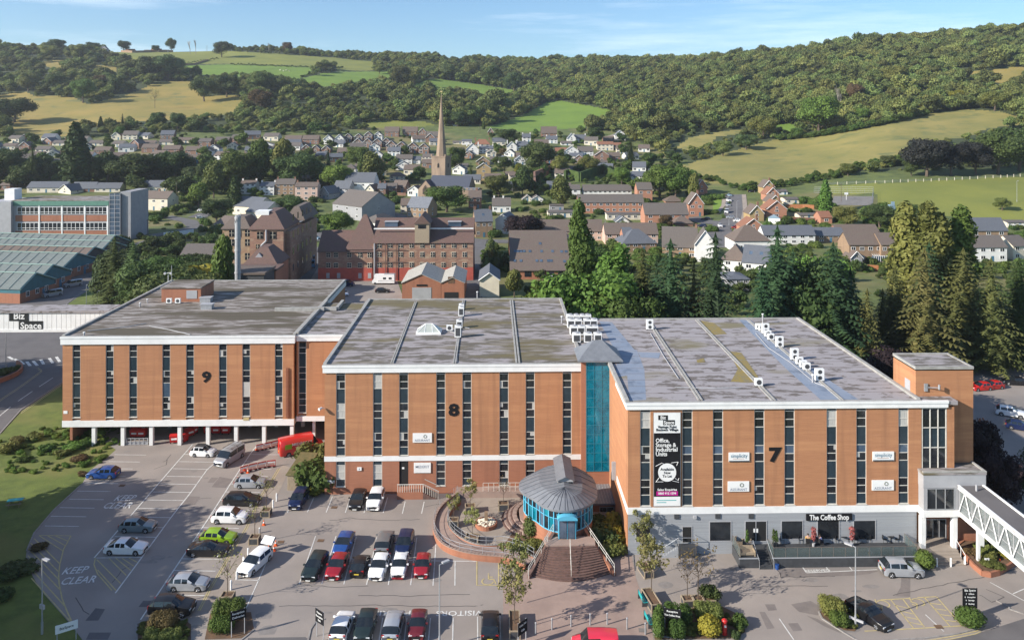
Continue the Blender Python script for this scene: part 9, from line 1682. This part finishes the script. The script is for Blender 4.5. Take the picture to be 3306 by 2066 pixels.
wall_line('g',[(575,320),(700,320),(790,325)],1.9,.1,M('orange_fence_board',(.33,.13,.05),.8,(.25,.10,.04),2),'orange brown board fence behind the stepped gables','board_fence','fence');wall_line('g',[(520,420),(700,425),(800,430)],2,.12,M('brown_fence_board',(.14,.06,.035),.8,(.1,.045,.03),2),'dark brown fence below the large gable','board_fence','fence');wall_line('g',[(1205,805),(1290,810)],2,.1,MATS['orange_fence_board'],'orange fence in the garden of the semis','board_fence','fence')
wall_line('d',[(1420,600),(1560,590),(1680,570)],1.6,.3,m_white,'white gate posts and low wall by the lane on the left');wall_line('g',[(2290,470),(2420,470)],1.5,.3,m_wwall,'white garden wall at the right edge below the sports field');wall_line('e',[(1430,400),(1640,410)],1.6,.5,O_,'old churchyard wall left of the church')
for rg,p0,p1,lab,h in[('d',(1240,460),(1440,440),'bright clipped hedge left of the cul de sac',3.6),('d',(1500,400),(1650,370),'tall hedge beside the cream house',4),('f',(225,1080),(350,1050),'square dark hedge between the lane and the gable',5),('f',(180,1120),(230,900),'tall dark hedge along the sunken lane',6),('f',(2100,445),(2240,440),'clipped hedge by the lawn at the top of the street',3),('f',(2090,570),(2180,570),'reddish hedge by the gabled brick house',2.2)]:
 a_=tt(rg,*p0);b_=tt(rg,*p1);m=max(3,int((b_-a_).length/2));c=(a_+b_)/2;lob=[(*(a_.lerp(b_,k/m)-c).xy,h*.5,1.6,1.6,h*.5)for k in range(m+1)]
 o=link('hedge',leaf_mesh('hedge',lob,1500,.45,m,core=.92),None,c);o.data.materials.append(l_green if 'dark' not in lab else l_dark);o['label']=lab;o['category']='hedge'
fs=[tt('g',x,y)for x,y in[(900,140),(1340,125),(1700,112),(2000,95),(2240,84),(2440,72)]];ft=thing('field_fence','long pale post and wire fence along the top of the sports field','fence');k0=0;tot=[]
for p,q in zip(fs[:-1],fs[1:]):
 m=max(1,int((q-p).length/4.2));tot+=[p.lerp(q,k/m)for k in range(m)]
PM=MB().box(-.12,.12,-.12,.12,-.4,1.6).mesh('post');PM.materials.append(m_cream)
for p in tot:q=p.copy();q.z=ground_z(p.x,p.y);link('post',PM,ft,q)
mb=MB()
for p,q in zip(tot[:-1],tot[1:]):
 for h in(.6,1.2):mb.bar((p.x,p.y,ground_z(p.x,p.y)+h),(q.x,q.y,ground_z(q.x,q.y)+h),.03,3)
mb.build('wire',m_metal,ft)
mf=thing('court_fence','tall grey mesh fence round the ball court','fence');q0,q1,q2=tt('g',790,200),tt('g',1250,200),tt('g',1240,300);mb=MB()
for a_,b_ in((q0,q1),(q1,q2)):
 for k in range(15):v=a_.lerp(b_,k/14);mb.bar((v.x,v.y,v.z),(v.x,v.y,v.z+3),.05,3)
 for h in(0.1,1,2,3):mb.bar((a_.x,a_.y,a_.z+h),(b_.x,b_.y,b_.z+h),.04,3)
mb.build('mesh',m_metal,mf)
v=tt('g',1040,255);t=thing('basketball_hoop','white basketball board standing in the grey court','hoop',v);MB().bar((0,0,0),(0,0,3),.1,5).build('post',m_white,t);MB().box(-.9,.9,-.1,0,2.6,3.8).build('backboard',m_white,t)
v=tt('g',1392,350);t=thing('play_frame','pale blue climbing frame at the edge of the sports field','play equipment',v);MB().box(-1.2,1.2,-1,1,0,3.5).box(-.8,.8,-1.2,-1.01,3.0,5.0).build('frame',PT['lblue'],t)
v=tt('g',480,440);t=thing('conservatory','small blue and white conservatory beside the lowest gables','conservatory',v,-.3);MB().box(-2.5,2.5,0,3,0,2.4).build('frame',m_white,t);MB().add([(-2.6,-.1,2.4),(2.6,-.1,2.4),(0,-.1,4),(-2.6,3,2.4),(2.6,3,2.4),(0,3,4)],[(0,1,2),(0,2,5,3),(1,4,5,2)]).build('roof',PT['lblue'],t)
v=tt('g',1280,735);t=thing('conservatory','white conservatory built against the brick semis','conservatory',(v.x,v.y-4,v.z));MB().box(-3,3,0,4,0,.8).build('base_wall',m_stone,t)
mb=MB()
for k in range(9):mb.box(-3+k*.72,-2.9+k*.72,-.02,.08,.8,2.7).bar((-2.95+k*.72,0,2.7),(-2.95+k*.72,4,3.5),.06,4)
mb.box(-3,3,-.03,.09,2.65,2.8).build('frame',m_white,t);MB().box(-2.95,2.95,.1,3.9,.8,2.64).build('glass',m_pane2,t)
v=tt('a',2002,372)
for i in range(4):
 p=tt('a',1990+i*22,372+(i%2)*6);t=thing('sheep','one of the small white sheep grazing on the bright green hill field','sheep',p,R.uniform(0,6),'sheep on the hill field')
 me=bpy.data.meshes.new('body');me.from_pydata([(-.5,0,.75),(.0,0,.8),(.45,0,.78),(.75,0,.85),(.95,0,.6),(-.45,.15,.35),(-.45,.17,0),(-.45,-.15,.35),(-.45,-.17,0),(.4,.15,.35),(.4,.16,0),(.4,-.15,.35),(.4,-.16,0)],[(0,1),(1,2),(2,3),(3,4),(0,5),(5,6),(0,7),(7,8),(2,9),(9,10),(2,11),(11,12)],[]);o=link('body',me,t);me.materials.append(m_cream);o.modifiers.new('s','SKIN')
 for j,r_ in enumerate((.26,.32,.28,.13,.09,.08,.05,.08,.05,.08,.05,.08,.05)):me.skin_vertices[0].data[j].radius=(r_,r_)
 me.skin_vertices[0].data[0].use_root=True;t.scale=(1.6,)*3
def on_road(px,py):
 for pts in BLKP:
  for(x0,y0),(x1,y1)in zip(pts[:-1],pts[1:]):
   dx,dy=x1-x0,y1-y0;t_=max(0,min(1,((px-x0)*dx+(py-y0)*dy)/(dx*dx+dy*dy+1e-9)));
   if math.hypot(px-x0-dx*t_,(py-y0-dy*t_)*1.4)<16:return True
 return False
_b0=blocked
def blocked(px,py):return _b0(px,py)or on_road(px,py)
ga=[];gb=[];gc=[];gd=[]
town_green(1500,-40,2250,425,640,2.2,5.5,ga);town_green(420,-40,2250,430,640,6,10,gb);town_green(1500,-40,3330,640,880,1.0,3.6,gc)
for k in range(120):
 px=r3.uniform(-20,1000);py=r3.uniform(560,632)
 if not blocked(px,py):v=T(px,py);gd.append((v.x,v.y,v.z-.5,r3.uniform(8,14)))
for k in range(260):
 px=r3.uniform(330,740);py=r3.uniform(770,905)
 if 690<px and py>880 or blocked(px,py):continue
 v=G(px,py);gd.append((v.x,v.y,-.3,r3.uniform(2,5)))
for k in range(500):
 px=r3.uniform(1700,3400);py=r3.uniform(850,1130)
 if px<2700 and py>1020 or(px>3080 and py>1100):continue
 v=G(px,py);
 if v.y<Yb7+3 and v.x<x1t+2:continue
 gd.append((v.x,v.y,-.3,r3.uniform(1.5,5)))
for k in range(220):
 t_=r3.random();pts=PL('c',200,1000,640,1100,880,1065,1200,1010,1450,940,1640,905);i=min(4,int(t_*5));f=t_*5-i;px=pts[i][0]+(pts[i+1][0]-pts[i][0])*f;py=pts[i][1]+(pts[i+1][1]-pts[i][1])*f+r3.uniform(-3,14)
 v=T(px,py);ga.append((v.x,v.y,v.z-.3,r3.uniform(2,4.5)))
for seg,hh in[(PL('a',1640,327,1900,337,2240,350),2),(PL('a',2140,420,2240,385,2330,362,2440,352),3.5),(PL('a',1280,330,1420,305,1560,285),1.8),(PL('c',830,790,1100,765,1300,730,1500,690,1800,625),5),(PL('b',560,455,850,470,1100,485,1280,440),5),(PL('b',430,425,520,385,620,345),4)]:
 for(x0,y0),(x1,y1)in zip(seg[:-1],seg[1:]):
  m=int(abs(x1-x0)/3.0)
  for k in range(m):v=T(x0+(x1-x0)*k/m,y0+(y1-y0)*k/m+r3.uniform(-2,2));ga.append((v.x,v.y,v.z-.3,hh*r3.uniform(.7,1.2)))
scatter('garden_shrubs',ga,['far'],'hedges and shrubs filling the gardens between the far houses','gWol');scatter('garden_trees',gb,['far'],'many garden trees scattered between the far houses','gWdo');scatter('near_garden_shrubs',gc,['bush'],'low shrubs in the nearer gardens and yards','gWod')
scatter('undergrowth',gd,['far','oak'],'dense undergrowth and dark trees filling the gaps behind the office blocks','dWg')
wd=[]
for k in range(270):
 px=r3.uniform(0,400);py=r3.uniform(1340,1530)
 if py<1420-(px*.3)or px>330 and py>1450 or px>300 and py>1500:continue
 v=G(px,py);wd.append((v.x,v.y,0,r3.uniform(.15,.6)))
scatter('weeds',wd,['bush'],'straggly weeds and brambles covering the bank beside the raised block','loPlP')
fb=[]
for poly,reg in[((1015,1390,1360,1375,1400,1530,1010,1530),'D'),((1240,1300,1500,1250,1960,1330,1980,1450,1260,1512),'F'),((655,1270,940,1200,990,1400,870,1430),'H'),((60,770,360,560,470,690,330,860),'F'),((690,560,1000,560,1030,820,900,830),'F')]:
 pp=[(poly[i],poly[i+1])for i in range(0,len(poly),2)];xs_=[p[0]for p in pp];ys_=[p[1]for p in pp]
 for k in range(90):
  x,y=r3.uniform(min(xs_),max(xs_)),r3.uniform(min(ys_),max(ys_))
  if inpoly(x,y,pp):v=g0(reg,x,y);fb.append((v.x,v.y,.06,r3.uniform(.15,.45)))
scatter('bed_plants',fb,['bush'],'small ground cover plants in the car park beds','ogb')
